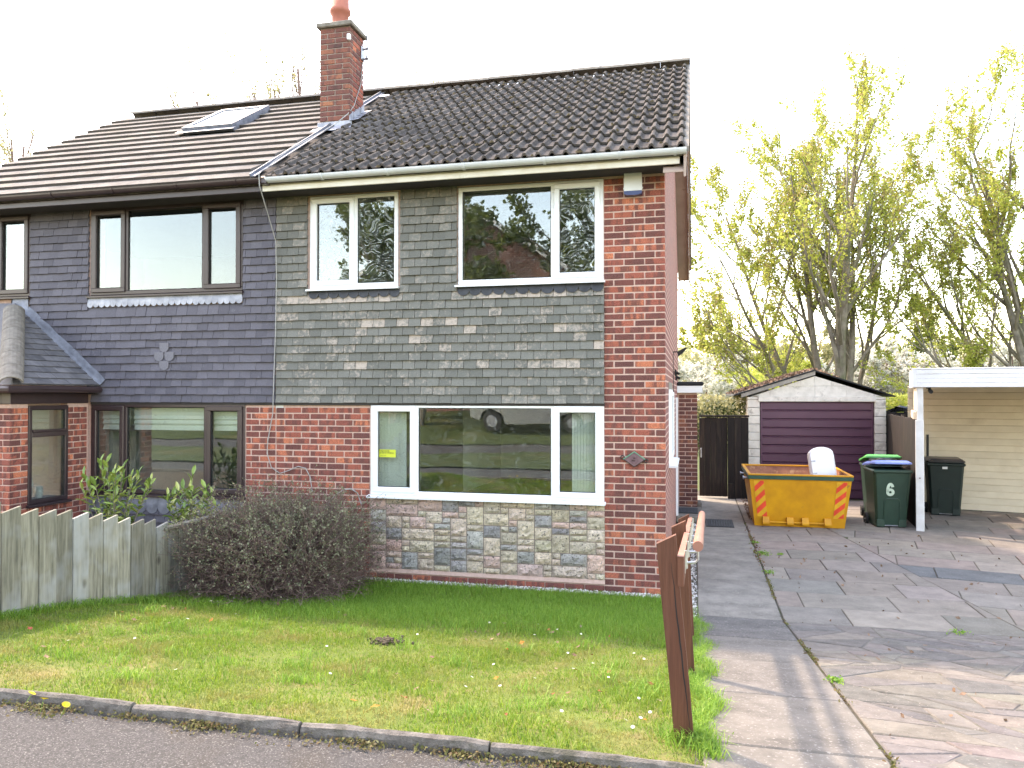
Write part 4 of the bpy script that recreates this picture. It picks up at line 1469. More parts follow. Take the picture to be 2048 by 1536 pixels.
st = thing('window_sticker', 'small yellow-green sticker with black lettering in the living room window', 'sticker', (-3.24, 0.004, 1.478))
MB().box(-3.335, -3.125, 0.0045, 0.0065, 1.432, 1.523).build('sheet', 'sticker', st)
text('lettering', 'A dog is for life', 'ink', st, (-0.09, -0.001, 0.028), 0.020, (R(90), 0, 0), 0.0003, 'LEFT', 0.0005)
text('lettering', 'not just for Christmas', 'ink', st, (-0.09, -0.001, 0.006), 0.020, (R(90), 0, 0), 0.0003, 'LEFT', 0.0005)
text('lettering', 'Dogs Trust', 'ink', st, (-0.075, -0.001, -0.026), 0.014, (R(90), 0, 0), 0.0003, 'LEFT')

for (xa, xb, lab) in ((-3.40, -3.06, 'stacked white vertical blinds behind the sticker in the living room window'), (-1.02, -0.72, 'stacked white vertical blinds beside the brick pier in the living room window')):
    bl = thing('vertical_blind', lab, 'blind', ((xa + xb) / 2, 0.2, 1.0))
    n = 9
    for i in range(n):
        x = xa + (xb - xa) * (i + 0.5) / n
        b = MB(); w = 0.045
        vs = []
        for zz in (1.0, 2.03):
            for q in range(4):
                u = -w + 2 * w * q / 3
                vs.append((x + u * 0.85, 0.12 + u * 0.35 + 0.010 * math.sin(q * 1.05), zz))
        b.add(vs, [(q, q + 1, 4 + q + 1, 4 + q) for q in range(3)])
        b.build('slat', 'blind', bl)
    MB().box(xa - 0.02, xb + 0.02, 0.11, 0.15, 2.03, 2.06).build('head_rail', 'blind', bl)

# aerial mast clamped to the chimney
am = thing('aerial_mast', 'thin aluminium aerial mast clamped to the side of the chimney', 'aerial', (CX1 + 0.05, CY1 - 0.06, 7.05))
MB().tube([(CX1 + 0.075, CY1 - 0.03, 7.08), (CX1 + 0.07, CY1 - 0.03, 8.9)], 0.013, 8).build('mast', 'metal_grey', am)
b = MB(); b.cbox(CX1 + 0.003, CX1 + 0.02, CY1 - 0.11, CY1 + 0.0, 7.12, 7.32, 0.004)
for zz in (7.14, 7.29): b.cbox(CX1 + 0.02, CX1 + 0.10, CY1 - 0.05, CY1 - 0.01, zz, zz + 0.02, 0.003)
b.build('bracket', 'metal_grey', am)
b = MB(); b.tube([(CX1 + 0.075, CY1 - 0.05, 7.15 + 0.02 * i) for i in range(3)], 0.022, 8); b.build('clamp', 'metal_grey', am)
fb = thing('chimney_sensor', 'small white sensor fixed near the top of the chimney front', 'sensor', (CX1 - 0.02, CY0 - 0.03, 7.24))
b = MB(); b.cbox(CX1 - 0.03, CX1 + 0.02, CY0 - 0.055, CY0 + 0.0, 7.235, 7.325, 0.012); b.build('case', 'alarm_white', fb)

# coaxial cable: down the chimney, across the tiles, over the gutter and down the wall
pts = [(CX1 + 0.012, CY1 - 0.05, 7.1), (CX1 + 0.015, CY1 - 0.12, 6.75), (CX1 + 0.012, CY0 + 0.12, 6.35), (CX1 - 0.02, CY0 - 0.02, 6.18), (CX1 - 0.09, CY0 - 0.22, 5.99)]
for (x, s) in ((-4.62, 1.9), (-4.66, 1.4), (-4.70, 0.9), (-4.66, 0.45), (-4.60, 0.1)):
    pts.append(roof_pt(x, s, 0.085))
pts += [(-4.60, -0.47, 4.80), (-4.615, -0.525, 4.74), (-4.612, -0.515, 4.60), (-4.63, -0.35, 4.40), (-4.66, -0.07, 4.05), (-4.665, -0.045, 3.6), (-4.675, -0.045, 2.9), (-4.70, -0.045, 2.2), (-4.72, -0.02, 1.95), (-4.79, -0.016, 1.6), (-4.80, -0.016, 1.45), (-4.74, -0.016, 1.28), (-4.62, -0.018, 1.21), (-4.50, -0.016, 1.25), (-4.38, -0.016, 1.30), (-4.28, -0.016, 1.28), (-4.22, -0.016, 1.18), (-4.19, -0.016, 1.0)]
cb = MB().tube(pts, 0.006, 5)
tag(cb.build('cable', 'cable_grey'), 'thin grey aerial cable running from the chimney over the roof and down the wall', 'cable')
cb = MB().tube([(-3.98, -0.02, 0.86), (-3.90, -0.022, 0.96), (-3.78, -0.02, 1.035), (-3.68, -0.018, 1.05), (-3.60, -0.016, 1.0), (-3.55, -0.014, 0.86)], 0.007, 5)
tag(cb.build('loose_cable', 'cable_grey'), 'short loop of loose cable on the bricks beside the stone panel', 'cable')

# small fittings on the side wall
sl = thing('security_light', 'black security light on a bracket on the side wall of the house', 'light', (0.0, 3.2, 2.75))
b = MB(); b.cbox(0.0, 0.10, 3.18, 3.24, 2.80, 2.815, 0.003); b.tube([(0.0, 3.2, 2.81), (0.004, 3.2, 2.2)], 0.006, 5)
b.build('bracket', 'black_plastic', sl)
b = MB(); b.prism([(0.07, 2.74), (0.13, 2.78), (0.20, 2.86), (0.185, 2.875), (0.10, 2.83), (0.06, 2.80)], lambda u, v, w: (u, w, v), 3.16, 3.28)
b.build('lamp_head', 'black_plastic', sl)
for (yy, zz, lab) in ((4.0, 2.52, 'upper small black camera below the security light'), (4.6, 2.46, 'lower small black camera above the porch roof')):
    c = thing('camera_unit', lab, 'camera', (0.0, yy, zz))
    b = MB(); b.cbox(0.0, 0.03, yy - 0.03, yy + 0.03, zz - 0.05, zz + 0.05, 0.004); b.build('base', 'black_plastic', c)
    b = MB(); b.tube([(0.03, yy, zz), (0.07, yy - 0.03, zz - 0.02)], 0.022, 8); b.build('lens', 'black_plastic', c)

# ------------------------------------------------------------------ the attached house on the left
HN = thing('house', 'left half of the semi hung with slate-grey tiles, brown windows and porch', 'house', (-7.3, 0, 0))
N_LEFT = -9.75
NW = (-7.382, -5.146, 3.465, 4.60)
NW2 = (-9.40, -8.33, 3.49, 4.60)
NL = (-7.36, -5.112, 0.905, 2.060)
mb = MB()
wall_boxes(mb, N_LEFT, PARTY - 0.003, -0.1, 4.66, 0.005, 0.25, [NW, NW2, NL])
mb.build('wall', 'mortar', HN)
b = MB(); b.box(N_LEFT, N_LEFT + 0.25, 0.25, BACK_Y, -0.1, 4.6); b.box(N_LEFT + 0.25, PARTY - 0.003, BACK_Y - 0.25, BACK_Y, -0.1, 4.6)
b.prism([(0.0, 4.6), (BACK_Y, 4.6), (RIDGE_Y, RIDGE_Z - 0.10)], lambda u, v, w: (w, u, v), N_LEFT, N_LEFT + 0.25)
b.build('side_wall', 'brick_side', HN)
brickwork(HN, NL[1] + 0.012, PARTY - 0.006, 0.6, 2.05, 'brick')
# tiles hung right down to the ground either side of the lower window
tsn = MB()
keptn = [0]
def porch_cover(x, z):
    # the strip of wall hidden behind the porch roof
    return x < -7.42 and z < 3.36 and z < 2.34 + (-7.27 - x) * 0.82 - 0.04
def keepn(x, z):
    ok = keptn[0] < 300 and z > 2.35 and not (z > 3.3 and x < -8.2)
    if ok: keptn[0] += 1
    return ok
tile_hang(HN, N_LEFT, PARTY, 2.075, 4.58, [(NW[0] - 0.02, NW[1] + 0.008, 3.34, 4.66), (NW2[0] - 0.01, NW2[1] + 0.01, 3.28, 4.66)], 'tile_slate',
          lambda x, z: random.uniform(0.0, 0.14), keepn, tsn, blocked=porch_cover)
tile_hang(HN, -7.36, PARTY - 0.42, 0.05, 0.74, [], 'tile_slate', lambda x, z: 0.0, lambda x, z: False, tsn)
tag(tsn.build('tile_hanging', 'tile_slate_stuff', HN), kind='stuff')
MB().box(-7.36, PARTY, -0.018, 0.007, 2.045, 2.085).build('tilting_fillet', 'soffit_dark', HN)
scallops(HN, NW[0] - 0.02, NW[1] + 0.01, 3.435, 3.345, 26, 'lead_pale')
scallops(HN, NL[0], NL[1], 0.885, 0.74, 13, 'lead')
scallops(HN, -8.6, NW2[1], 3.46, 3.32, 6, 'lead', y=-0.04)
# four rounded tiles set in a diamond
def round_tile(cx, z):
    b = MB(); w = 0.066
    pts = [(-w, 0.06)] + [(-w * math.cos(t), -w * 0.9 * math.sin(t)) for t in [math.pi * i / 10 for i in range(11)]] + [(w, 0.06)]
    b.prism(pts, lambda u, v, q: (cx + u, q, z + v), -0.043, -0.020)
    return b.build('rounded_tile', 'tile_slate', HN)
for dx, dz in ((0.0, 0.115), (-0.075, 0.0), (0.075, 0.0), (0.0, -0.115)):
    round_tile(-6.245 + dx, 2.655 + dz)

window(HN, *NW, [(NW[0], -6.84, True), (-6.84, -5.70, False), (-5.70, NW[1], True)], 'upvc_brown', 'glass_brown_house', sill_out=0.05)
window(HN, *NW2, [(NW2[0], -8.86, False), (-8.86, NW2[1], True)], 'upvc_brown', 'glass_brown_house', sill_out=0.05)
window(HN, *NL, [(NL[0], -6.84, True), (-6.84, -5.66, False), (-5.66, NL[1], True)], 'upvc_brown', 'glass', sill_out=0.05)
room(HN, N_LEFT + 0.26, PARTY - 0.1, 0.252, 3.6, 2.62, 4.64, 'room_pale')
room(HN, -7.36, PARTY - 0.1, 0.252, 4.0, 0.15, 2.42, 'room_wall')
for (a, b_) in ((-7.28, -6.87), (-6.80, -5.70), (-5.62, -5.17)):
    bl = thing('roman_blind', 'cream roman blind half drawn in the brown ground-floor window', 'blind', ((a + b_) / 2, 0.1, 1.7), group='roman blinds in the brown window')
    pr = [(0.10, 2.03), (0.115, 1.90), (0.10, 1.86), (0.125, 1.845), (0.105, 1.80), (0.128, 1.775), (0.112, 1.715), (0.118, 1.715), (0.136, 1.775), (0.136, 2.03)]
    MB().prism(pr, lambda u, v, w: (w, u, v), a, b_).build('fabric', 'blind', bl)
# roof of flat interlocking tiles
roofn = slope_shell(HN, N_LEFT - 0.12, PARTY - 0.004, 'roof', 'roof_tile_dark')
def flat_tile(var):
    r = random.Random(300 + var)
    w, L = 0.331, 0.42
    j = lambda: r.uniform(-0.002, 0.002)
    b = MB()
    z0, z1 = 0.058, 0.014
    vs = [(-w / 2, 0 + j(), z0 + j()), (w / 2, 0 + j(), z0 + j()), (w / 2, L, z1), (-w / 2, L, z1), (-w / 2, 0.003, z0 - 0.048), (w / 2, 0.003, z0 - 0.048)]
    b.add(vs, [(0, 1, 2, 3), (4, 5, 1, 0), (0, 3, 4), (1, 5, 2)])
    me = b.mesh('roof_tile')
    me.materials.append(MATS['roof_tile_flat']); me.materials.append(MATS['tile_edge'])
    me.polygons[1].material_index = 1
    return me
FT = [flat_tile(i) for i in range(4)]
rows_n = 14
gn = SL / rows_n
SKY = (-7.44, -6.56, 2.80, 4.05)          # roof window: x range, distance up the slope
for k in range(rows_n):
    for c in range(16):
        x = PARTY - 0.10 - 0.168 - 0.333 * c - (0.166 if k % 2 else 0)
        wl_ = 1.0
        if x - 0.166 < N_LEFT - 0.13:
            if x + 0.10 < N_LEFT - 0.12: continue
            x2 = x + 0.166; wl_ = (x2 - (N_LEFT - 0.125)) / 0.333; x = (x2 + N_LEFT - 0.125) / 2
        s = gn * k
        if SKY[0] + 0.05 < x < SKY[1] - 0.05 and SKY[2] < s + 0.16 < SKY[3]: continue
        piece('roof_tile', FT[random.randrange(4)], roofn, roof_pt(x, s, -0.022), rot=(ANG, 0, 0), scale=(wl_, 1, 1))
RN = ridge_mesh(mat='roof_tile_flat', r0=0.12)
for c in range(11):
    piece('ridge_tile', RN, roofn, (PARTY - 0.23 - 0.455 * c, RIDGE_Y, RIDGE_Z + 0.015))
# roof window
sk = MB()
def sbox(mb, x0, x1, s0, s1, l0, l1):
    p = [roof_pt(x, s, l) for l in (l0, l1) for (x, s) in ((x0, s0), (x1, s0), (x1, s1), (x0, s1))]
    mb.add(p, [(0, 1, 2, 3), (7, 6, 5, 4), (0, 4, 5, 1), (1, 5, 6, 2), (2, 6, 7, 3), (3, 7, 4, 0)])
x0, x1, s0, s1 = SKY
for (a, b_, c, d) in ((x0, x1, s0, s0 + 0.08), (x0, x1, s1 - 0.08, s1), (x0, x0 + 0.07, s0 + 0.08, s1 - 0.08), (x1 - 0.07, x1, s0 + 0.08, s1 - 0.08)):
    sbox(sk, a, b_, c, d, 0.0, 0.11)
skw = sk.build('roof_window', 'lead', roofn)
skp = MB(); sbox(skp, x0 + 0.07, x1 - 0.07, s0 + 0.08, s1 - 0.08, 0.085, 0.095); skp.build('roof_window_pane', 'lead_pale', roofn)
sk = MB(); sbox(sk, x0 - 0.06, x1 + 0.06, s0 - 0.12, s0, 0.058, 0.064); sk.build('roof_window_apron', 'lead', roofn)
gp = [o for o in roofn.children if o.name.startswith('roof_window_pane')][0]
gp.data.materials.clear(); gp.data.materials.append(M('roof_glass', (0.35, 0.40, 0.42), rough=0.03, spec=1.0))
# eaves of the left house
MB().cbox(N_LEFT - 0.12, FX0 - 0.003, -0.385, -0.360, 4.572, 4.735, 0.004).build('fascia', 'upvc_brown', HN)
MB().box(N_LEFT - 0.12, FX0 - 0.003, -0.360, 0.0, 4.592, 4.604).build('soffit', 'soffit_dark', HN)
gutter(HN, N_LEFT - 0.15, -4.565, -0.447, 4.705, 0.056, 'upvc_brown', [-9.2, -8.4, -7.55, -6.65, -5.75, -4.95])
MB().cbox(-4.615, -4.545, -0.50, -0.386, 4.63, 4.72, 0.012).build('gutter_joint', 'upvc_brown', HN)

# porch with a hipped slate roof
PXR, PYF = -7.40, -1.19
pw = (-0.94, -0.345, 0.86, 2.04)
b = MB(); b.box(N_LEFT, PXR - 0.007, PYF + 0.007, PYF + 0.11, -0.1, 2.06)
for (a, c, d, e) in ((PYF + 0.11, pw[0], -0.1, 2.06), (pw[1], -0.0, -0.1, 2.06), (pw[0], pw[1], -0.1, pw[2])):
    b.box(PXR - 0.11, PXR - 0.0075, a, c, d, e)
por = b.build('porch', 'mortar', HN)
brickwork(por, PYF, -0.03, 0.0, 2.05, 'brick_pale', holes=[pw], axis='y', y=PXR)
brickwork(por, -7.9, PXR, 0.0, 2.05, 'brick_pale', y=PYF)
MB().box(N_LEFT, -7.905, PYF, PYF + 0.0065, 0.0, 2.06).build('porch_front', 'brick_front', por)
w_ = window(HN, pw[0], pw[1], pw[2], pw[3], [(pw[0], pw[1], False)], 'upvc_brown', 'glass', axis='y', at=PXR, sill_out=0.04)
b = MB(); b.cbox(PXR - 0.05, PXR + 0.02, pw[0] + 0.04, pw[1] - 0.04, 1.66, 1.72, 0.006); b.cbox(PXR - 0.05, PXR + 0.03, pw[0] + 0.05, pw[1] - 0.05, 1.72, 1.75, 0.006)
b.build('transom', 'upvc_brown', w_)
MB().cbox(PXR - 0.12, PXR + 0.012, PYF - 0.012, -0.02, 2.062, 2.25, 0.006).build('porch_beam', 'upvc_brown', por)
MB().cbox(N_LEFT, PXR - 0.121, PYF - 0.012, PYF + 0.1, 2.062, 2.25, 0.006).build('porch_beam', 'upvc_brown', por)
E1 = Vector((-7.20, -1.37, 2.285)); E2 = Vector((-7.20, -0.03, 2.285)); AP = Vector((-8.56, -0.03, 3.40)); EL = Vector((-9.9, -1.37, 2.285)); AL = Vector((-9.9, -0.03, 3.40))
b = MB(); b.add([E1, E2, AP, EL, AL], [(0, 1, 2), (0, 2, 4, 3)]); b.add([E1 - Vector((0, 0, .05)), E2 - Vector((0, 0, .05)), EL - Vector((0, 0, .05)), Vector((-9.9, -.03, 2.235))], [(0, 1, 3, 2)])
prf = b.build('porch_roof', 'slate_roof', HN)
nrm = (E2 - E1).cross(AP - E1).normalized()
if nrm.z < 0: nrm = -nrm
upv = Vector((AP.x - E2.x, 0, AP.z - E2.z)); ulen = upv.length; upv.normalize()
rows_p = 15
for k in range(rows_p):
    t0 = k / rows_p; t1 = min(1.0, (k + 1.35) / rows_p)
    y = -0.03 + (0.13 if k % 2 else 0.0)
    while y > -1.5:
        ya, yb = y - 0.247, y
        poly = [(ya, t0), (yb, t0), (yb, t1), (ya, t1)]
        poly = clip(poly, 1, 0, -0.03)
        # hip edge: y >= -1.37 + 1.34 t
        poly = clip(poly, -1, 1.34, 1.37) if len(poly) >= 3 else []
        if len(poly) >= 3 and abs(area(poly)) > 0.0006:
            cx_ = sum(p[0] for p in poly) / len(poly)
            base = E2 + upv * (t0 * ulen); c0 = Vector((base.x, cx_, base.z))
            jl = random.uniform(-0.0015, 0.0015)
            vs = []
            for lay in (0.0, -0.009):
                for (py, pt) in poly:
                    up_ = (pt - t0) * ulen
                    lf = 0.022 - 0.016 * (pt - t0) / (t1 - t0) + lay + jl
                    vs.append(Vector((0, py - cx_, 0)) + upv * up_ + nrm * lf)
            n = len(poly)
            fs = [tuple(range(n)), tuple(range(n, 2 * n))[::-1]] + [(i, (i + 1) % n, n + (i + 1) % n, n + i) for i in range(n)]
            me = MB().add(vs, fs).mesh('slate'); me.materials.append(MATS['slate_roof'])
            piece('slate', me, prf, c0)
        y -= 0.25
# hip tiles, lead flashing, gutter
hd = (AP - E1); hl = hd.length; hd.normalize()
hm = ridge_mesh(0.33, 0.125, 'concrete_cap')
q = hd.to_track_quat('X', 'Z')
for i in range(6):
    p = E1 + hd * (0.14 + 0.31 * i) + Vector((0, 0, 0.015 + 0.004 * i))
    o = piece('hip_tile', hm, prf, p); o.rotation_euler = q.to_euler()
b = MB()
fa, fb_ = Vector((-7.20, -0.036, 2.27)), Vector((-8.50, -0.036, 3.335))
off = Vector((0.082, 0, 0.10))
vs = []
for i in range(13):
    p = fa.lerp(fb_, i / 12)
    j = random.uniform(-0.006, 0.006)
    vs += [p + off + Vector((j, 0.0, j)), p + off * 0.45 + Vector((0, -0.016, 0)), p + Vector((0, -0.035, 0.015)), p + Vector((-0.02, -0.12, 0.035 + j)), p + Vector((-0.02, -0.13, 0.028 + j))]
fs = []
for i in range(12):
    for k in range(4): fs.append((5 * i + k, 5 * i + k + 1, 5 * i + 5 + k + 1, 5 * i + 5 + k))
b.add(vs, fs); b.build('lead_flashing', 'lead', prf)
b = MB(); b.tube([(-7.19, -0.05, 2.235), (-7.19, -1.40, 2.235), (-9.9, -1.40, 2.235)], 0.042, 8); b.build('porch_gutter', 'upvc_brown', por)

jug = thing('jug', 'white ceramic jug on the porch window sill', 'jug', (-7.56, -0.86, 0.93))
def lathe(prof, cx, cy, n=16):
    b = MB(); vs = []
    for r_, z_ in prof:
        for i in range(n):
            t = 2 * math.pi * i / n
            vs.append((cx + math.cos(t) * r_, cy + math.sin(t) * r_, z_))
    return b.add(vs, [(k * n + i, k * n + (i + 1) % n, (k + 1) * n + (i + 1) % n, (k + 1) * n + i) for k in range(len(prof) - 1) for i in range(n)])
lathe([(0.0, 0.90), (0.07, 0.90), (0.10, 0.95), (0.105, 1.02), (0.08, 1.10), (0.055, 1.14), (0.065, 1.17)], -7.56, -0.86).build('body', 'ceramic', jug, smooth=True)
MB().tube([(-7.56, -0.80, 1.15), (-7.56, -0.73, 1.14), (-7.56, -0.71, 1.08), (-7.56, -0.76, 1.02)], 0.012, 6).build('handle', 'ceramic', jug)
cup = thing('beaker', 'white ceramic beaker beside the jug in the porch window', 'beaker', (-7.56, -0.62, 0.9))
lathe([(0.0, 0.90), (0.04, 0.90), (0.045, 0.96), (0.042, 1.04), (0.036, 1.04), (0.036, 0.95)], -7.56, -0.62).build('body', 'ceramic', cup, smooth=True)
MB().box(-7.70, -7.51, -1.08, -0.35, 0.86, 0.899).build('porch_sill_board', 'room_pale', por)
MB().box(-9.6, -7.52, -0.02, 0.0, 0.0, 2.1).build('porch_inner_wall', 'room_wall', por)

# ------------------------------------------------------------------ concrete garage at the end of the drive
GX0, GX1, GY = 1.395, 4.09, 8.4
GD = (1.645, 3.868, 0.0, 2.02)
G = thing('garage', 'pale concrete sectional garage with a purple ribbed door behind the yellow skip', 'garage', ((GX0 + GX1) / 2, GY, 0))
apex_x, apex_z = 2.735, 2.60
b = MB(); b.box(GX0 + 0.02, GX0 + 0.07, GY + 0.05, GY + 5.2, 0, 2.12); b.box(GX1 - 0.07, GX1 - 0.02, GY + 0.05, GY + 5.2, 0, 2.12); b.box(GX0, GX1, GY + 5.2, GY + 5.25, 0, 2.3)
b.build('side_walls', 'garage_conc', G)
for i in range(11):                                            # upright ribs between the side panels
    MB().cbox(GX0 - 0.012, GX0 + 0.019, GY + 0.10 + i * 0.45, GY + 0.19 + i * 0.45, 0, 2.10, 0.008).build('side_rib', 'garage_conc', G)
# front pillars in rusticated blocks
blk = {}
def block(x0, x1, z0, z1, y=GY, d=0.10):
    b = MB().cbox(x0 + 0.003, x1 - 0.003, y + random.uniform(-0.003, 0.003), y + d, z0 + 0.004, z1 - 0.004, 0.007)
    return b.build('block', 'garage_conc', G)
z = 0.0
while z < 2.1:
    z1 = min(z + 0.172, 2.12)
    block(GX0, GD[0], z, z1); block(GD[1], GX1, z, z1)
    z = z1
MB().box(GX0 + 0.01, GX1 - 0.01, GY + 0.02, GY + 0.09, 2.02, 2.1).build('head', 'mortar_grey', G)
# gable panels
def roofline(x):
    return 2.155 + (apex_z - 2.155) * (1 - abs(x - apex_x) / (apex_x - GX0)) - 0.055
for (za, zb, cuts) in ((2.125, 2.345, [GX0, 1.85, 2.735, 3.35, 3.75, GX1]), (2.345, 2.56, [1.9, 2.45, 2.735, 3.05, 3.6]), (2.56, 2.62, [2.5, 2.735, 3.0])):
    for a, c in zip(cuts[:-1], cuts[1:]):
        poly = [(a + 0.002, za + 0.002), (c - 0.002, za + 0.002), (c - 0.002, zb - 0.002), (a + 0.002, zb - 0.002)]
        s = (apex_z - 2.155) / (apex_x - GX0)
        k0 = 2.10 + s * 0  # left slope: z <= 2.10 + s*(x-GX0)
        poly = clip(poly, -s, 1, 2.105 - s * GX0)
        s2 = (apex_z - 2.155) / (GX1 - apex_x)
        poly = clip(poly, s2, 1, 2.105 + s2 * GX1) if len(poly) >= 3 else []
        if len(poly) >= 3 and abs(area(poly)) > 0.002:
            MB().prism(poly, lambda u, v, w: (u, w, v), GY + 0.012 + random.uniform(-0.002, 0.002), GY + 0.08).build('gable_panel', 'garage_conc', G)
MB().cbox(GD[0] - 0.03, GD[1] + 0.03, GY - 0.035, GY + 0.015, 2.022, 2.125, 0.006).build('door_lintel', 'garage_conc', G)
# bargeboard on the left slope only, felt edge on the right
dxl = apex_x - GX0 + 0.12
b = MB(); b.prism([(GX0 - 0.13, 2.105), (apex_x, 2.575), (apex_x, 2.665), (GX0 - 0.13, 2.195)], lambda u, v, w: (u, w, v), GY - 0.05, GY - 0.015)
b.build('bargeboard', 'barge_grey', G)
b = MB()
b.prism([(GX0 - 0.28, 2.135), (apex_x, 2.655), (apex_x, 2.69), (GX0 - 0.28, 2.17)], lambda u, v, w: (u, w, v), GY - 0.06, GY + 5.4)
b.prism([(apex_x, 2.645), (GX1 + 0.17, 2.12), (GX1 + 0.17, 2.145), (apex_x, 2.675)], lambda u, v, w: (u, w, v), GY - 0.05, GY + 5.4)
rg = b.build('roof', 'felt_black', G)
# dead leaves lying on the roof
N = 2600
xs = rng.uniform(GX0 - 0.27, apex_x + 0.5, N); ys = rng.uniform(GY - 0.06, GY + 4.0, N)
zt = np.where(xs < apex_x, 2.17 + (xs - (GX0 - 0.28)) * (0.52 / (apex_x - GX0 + 0.28)), 2.675 - (xs - apex_x) * 0.345) + rng.uniform(0.0, 0.045, N)
def leaf_quads(P, size, nrm_up=0.3):
    N = len(P)
    d = rng.normal(size=(N, 3)); d /= np.linalg.norm(d, axis=1)[:, None]
    e = np.cross(d, rng.normal(size=(N, 3))); e /= np.linalg.norm(e, axis=1)[:, None]
    s = size if np.ndim(size) else np.full(N, size)
    a = d * s[:, None]; b = e * s[:, None] * 0.6
    V = np.stack([P - a, P + b - a * 0.15, P + a, P - b - a * 0.15], axis=1).reshape(-1, 3)
    T = np.arange(4 * N).reshape(N, 4)
    return V, T
V, T = leaf_quads(np.stack([xs, ys, zt], 1), rng.uniform(0.015, 0.04, N))
me = np_mesh('leaf_litter', V - np.array(wloc(rg)), T); o = link('leaf_litter', me, 'leaf_litter', rg); tag(o, kind='stuff')
# ribbed door
door = MB().box(GD[0] + 0.012, GD[1] - 0.012, GY + 0.055, GY + 0.075, 0.02, GD[3] - 0.005).build('door', 'door_purple', G)
for i in range(11):
    z0 = 0.03 + i * 0.181
    z1 = z0 + 0.181
    pr = [(GY + 0.0545, z0 + 0.002), (GY + 0.030, z0 + 0.018), (GY + 0.030, z1 - 0.030), (GY + 0.022, z1 - 0.022), (GY + 0.022, z1 - 0.012), (GY + 0.0545, z1 - 0.002)]
    MB().prism(pr, lambda u, v, w: (w, u, v), GD[0] + 0.05, GD[1] - 0.05).build('rib', 'door_purple', door)
b = MB(); b.cbox(GD[0] + 0.012, GD[0] + 0.05, GY + 0.02, GY + 0.054, 0.02, GD[3] - 0.01, 0.004); b.cbox(GD[1] - 0.05, GD[1] - 0.012, GY + 0.02, GY + 0.054, 0.02, GD[3] - 0.01, 0.004)
b.build('door_frame', 'door_purple', door)

# dark boarded gate and panel between porch and garage
gt = thing('gate', 'dark stained boarded gate between the side porch and the garage', 'gate', (0.7, 8.0, 0))
for i in range(5):
    w = 0.113
    x0 = 0.405 + i * w
    MB().cbox(x0 + 0.0004, x0 + w - 0.0004, 7.985 + random.uniform(-0.002, 0.002), 8.01, 0.06, 1.69 + random.uniform(-0.01, 0.005), 0.004).build('board', 'fence_dark', gt)
MB().cbox(0.41, 0.965, 8.011, 8.04, 1.45, 1.55, 0.004).build('ledge', 'fence_dark', gt)
MB().cbox(0.41, 0.965, 8.011, 8.04, 0.25, 0.35, 0.004).build('ledge', 'fence_dark', gt)
MB().cbox(0.43, 0.455, 7.965, 7.984, 0.86, 1.06, 0.004).build('pull_handle', 'metal_grey', gt)
fp = thing('fence_panel', 'dark stained board panel between the gate and the concrete garage', 'fence', (1.18, 7.95, 0))
for i in range(3):
    x0 = 0.972 + i * 0.138
    MB().cbox(x0 + 0.0004, x0 + 0.1376, 7.935 + random.uniform(-0.003, 0.003), 7.96, 0.02, 1.70, 0.004).build('board', 'fence_dark', fp)
MB().cbox(0.40, 1.40, 7.93, 8.0, 1.705, 1.745, 0.006).build('capping', 'fence_dark', fp)
MB().cbox(0.97, 1.10, 7.90, 7.93, 0.0, 0.35, 0.01).build('post_foot', 'fence_dark', fp)
# fence to the right of the garage, and along the boundary
fr = thing('boarded_fence', 'tall dark boarded fence in the gap right of the concrete garage', 'fence', (4.4, 8.6, 0))
for i in range(6):
    x0 = 4.09 + i * 0.125
    MB().cbox(x0 + 0.002, x0 + 0.123, 8.6 + random.uniform(-0.004, 0.004), 8.625, 0.0, 1.82 + random.uniform(-0.02, 0.01), 0.004).build('board', 'fence_dark', fr)
bf = thing('boundary_fence', 'dark brown boundary fence running back behind the white carport post', 'fence', (3.72, 6.6, 0))
for i in range(26):
    y0 = 4.95 + i * 0.135; xx = 3.765 + (y0 - 4.95) * 0.105
    MB().cbox(xx, xx + 0.025, y0 + 0.002, y0 + 0.133, 0.0, 1.78 + random.uniform(-0.015, 0.01), 0.004).build('board', 'fence_dark', bf)
for yy in (5.0, 6.8, 8.3): MB().cbox(3.80 + (yy - 4.95) * 0.105, 3.87 + (yy - 4.95) * 0.105, yy, yy + 0.08, 0, 1.8, 0.006).build('post', 'fence_dark', bf)

# ------------------------------------------------------------------ carport next door
K = thing('carport', 'white clad carport with a flat roof and slender white post right of the bins', 'carport', (3.65, 4.70, 0), R(-13))
def kbox(nm, mt, *a): return MB().cbox(*a).build(nm, mt, K, local=True)
for i in range(4):
    z0 = 2.285 + i * 0.069
    kbox('fascia_board', 'carport_white', 0.05, 5.6, 0.0 + (0.0 if i < 3 else -0.006), 0.022, z0 + 0.001, z0 + 0.068, 0.003)
    kbox('fascia_board', 'carport_white', 0.0, 0.022, 0.06, 2.75, z0 + 0.001, z0 + 0.068, 0.003)
kbox('corner_trim', 'carport_white', -0.006, 0.05, -0.006, 0.06, 2.284, 2.565, 0.004)
kbox('roof_deck', 'carport_white', -0.008, 5.6, -0.01, 2.85, 2.563, 2.585, 0.006)
kbox('ceiling', 'beige_slat', 0.03, 5.6, 0.03, 2.75, 2.30, 2.32, 0.004)
kbox('post_top', 'post_white', 0.055, 0.145, 0.05, 0.14, 1.77, 2.29, 0.005)
kbox('post', 'post_white', 0.033, 0.150, 0.035, 0.155, 0.0, 1.772, 0.006)
kbox('side_rail', 'beige_slat', 0.0, 0.052, 0.16, 1.6, 1.78, 1.90, 0.006)
kbox('side_cheek', 'beige_slat', 0.06, 0.08, 0.20, 2.3, 1.90, 2.28, 0.004)
MB().tube([(0.09, 0.034, 0.86), (0.09, 0.029, 0.86)], 0.012, 8).build('fixing', 'plaque_pink', K, local=True)
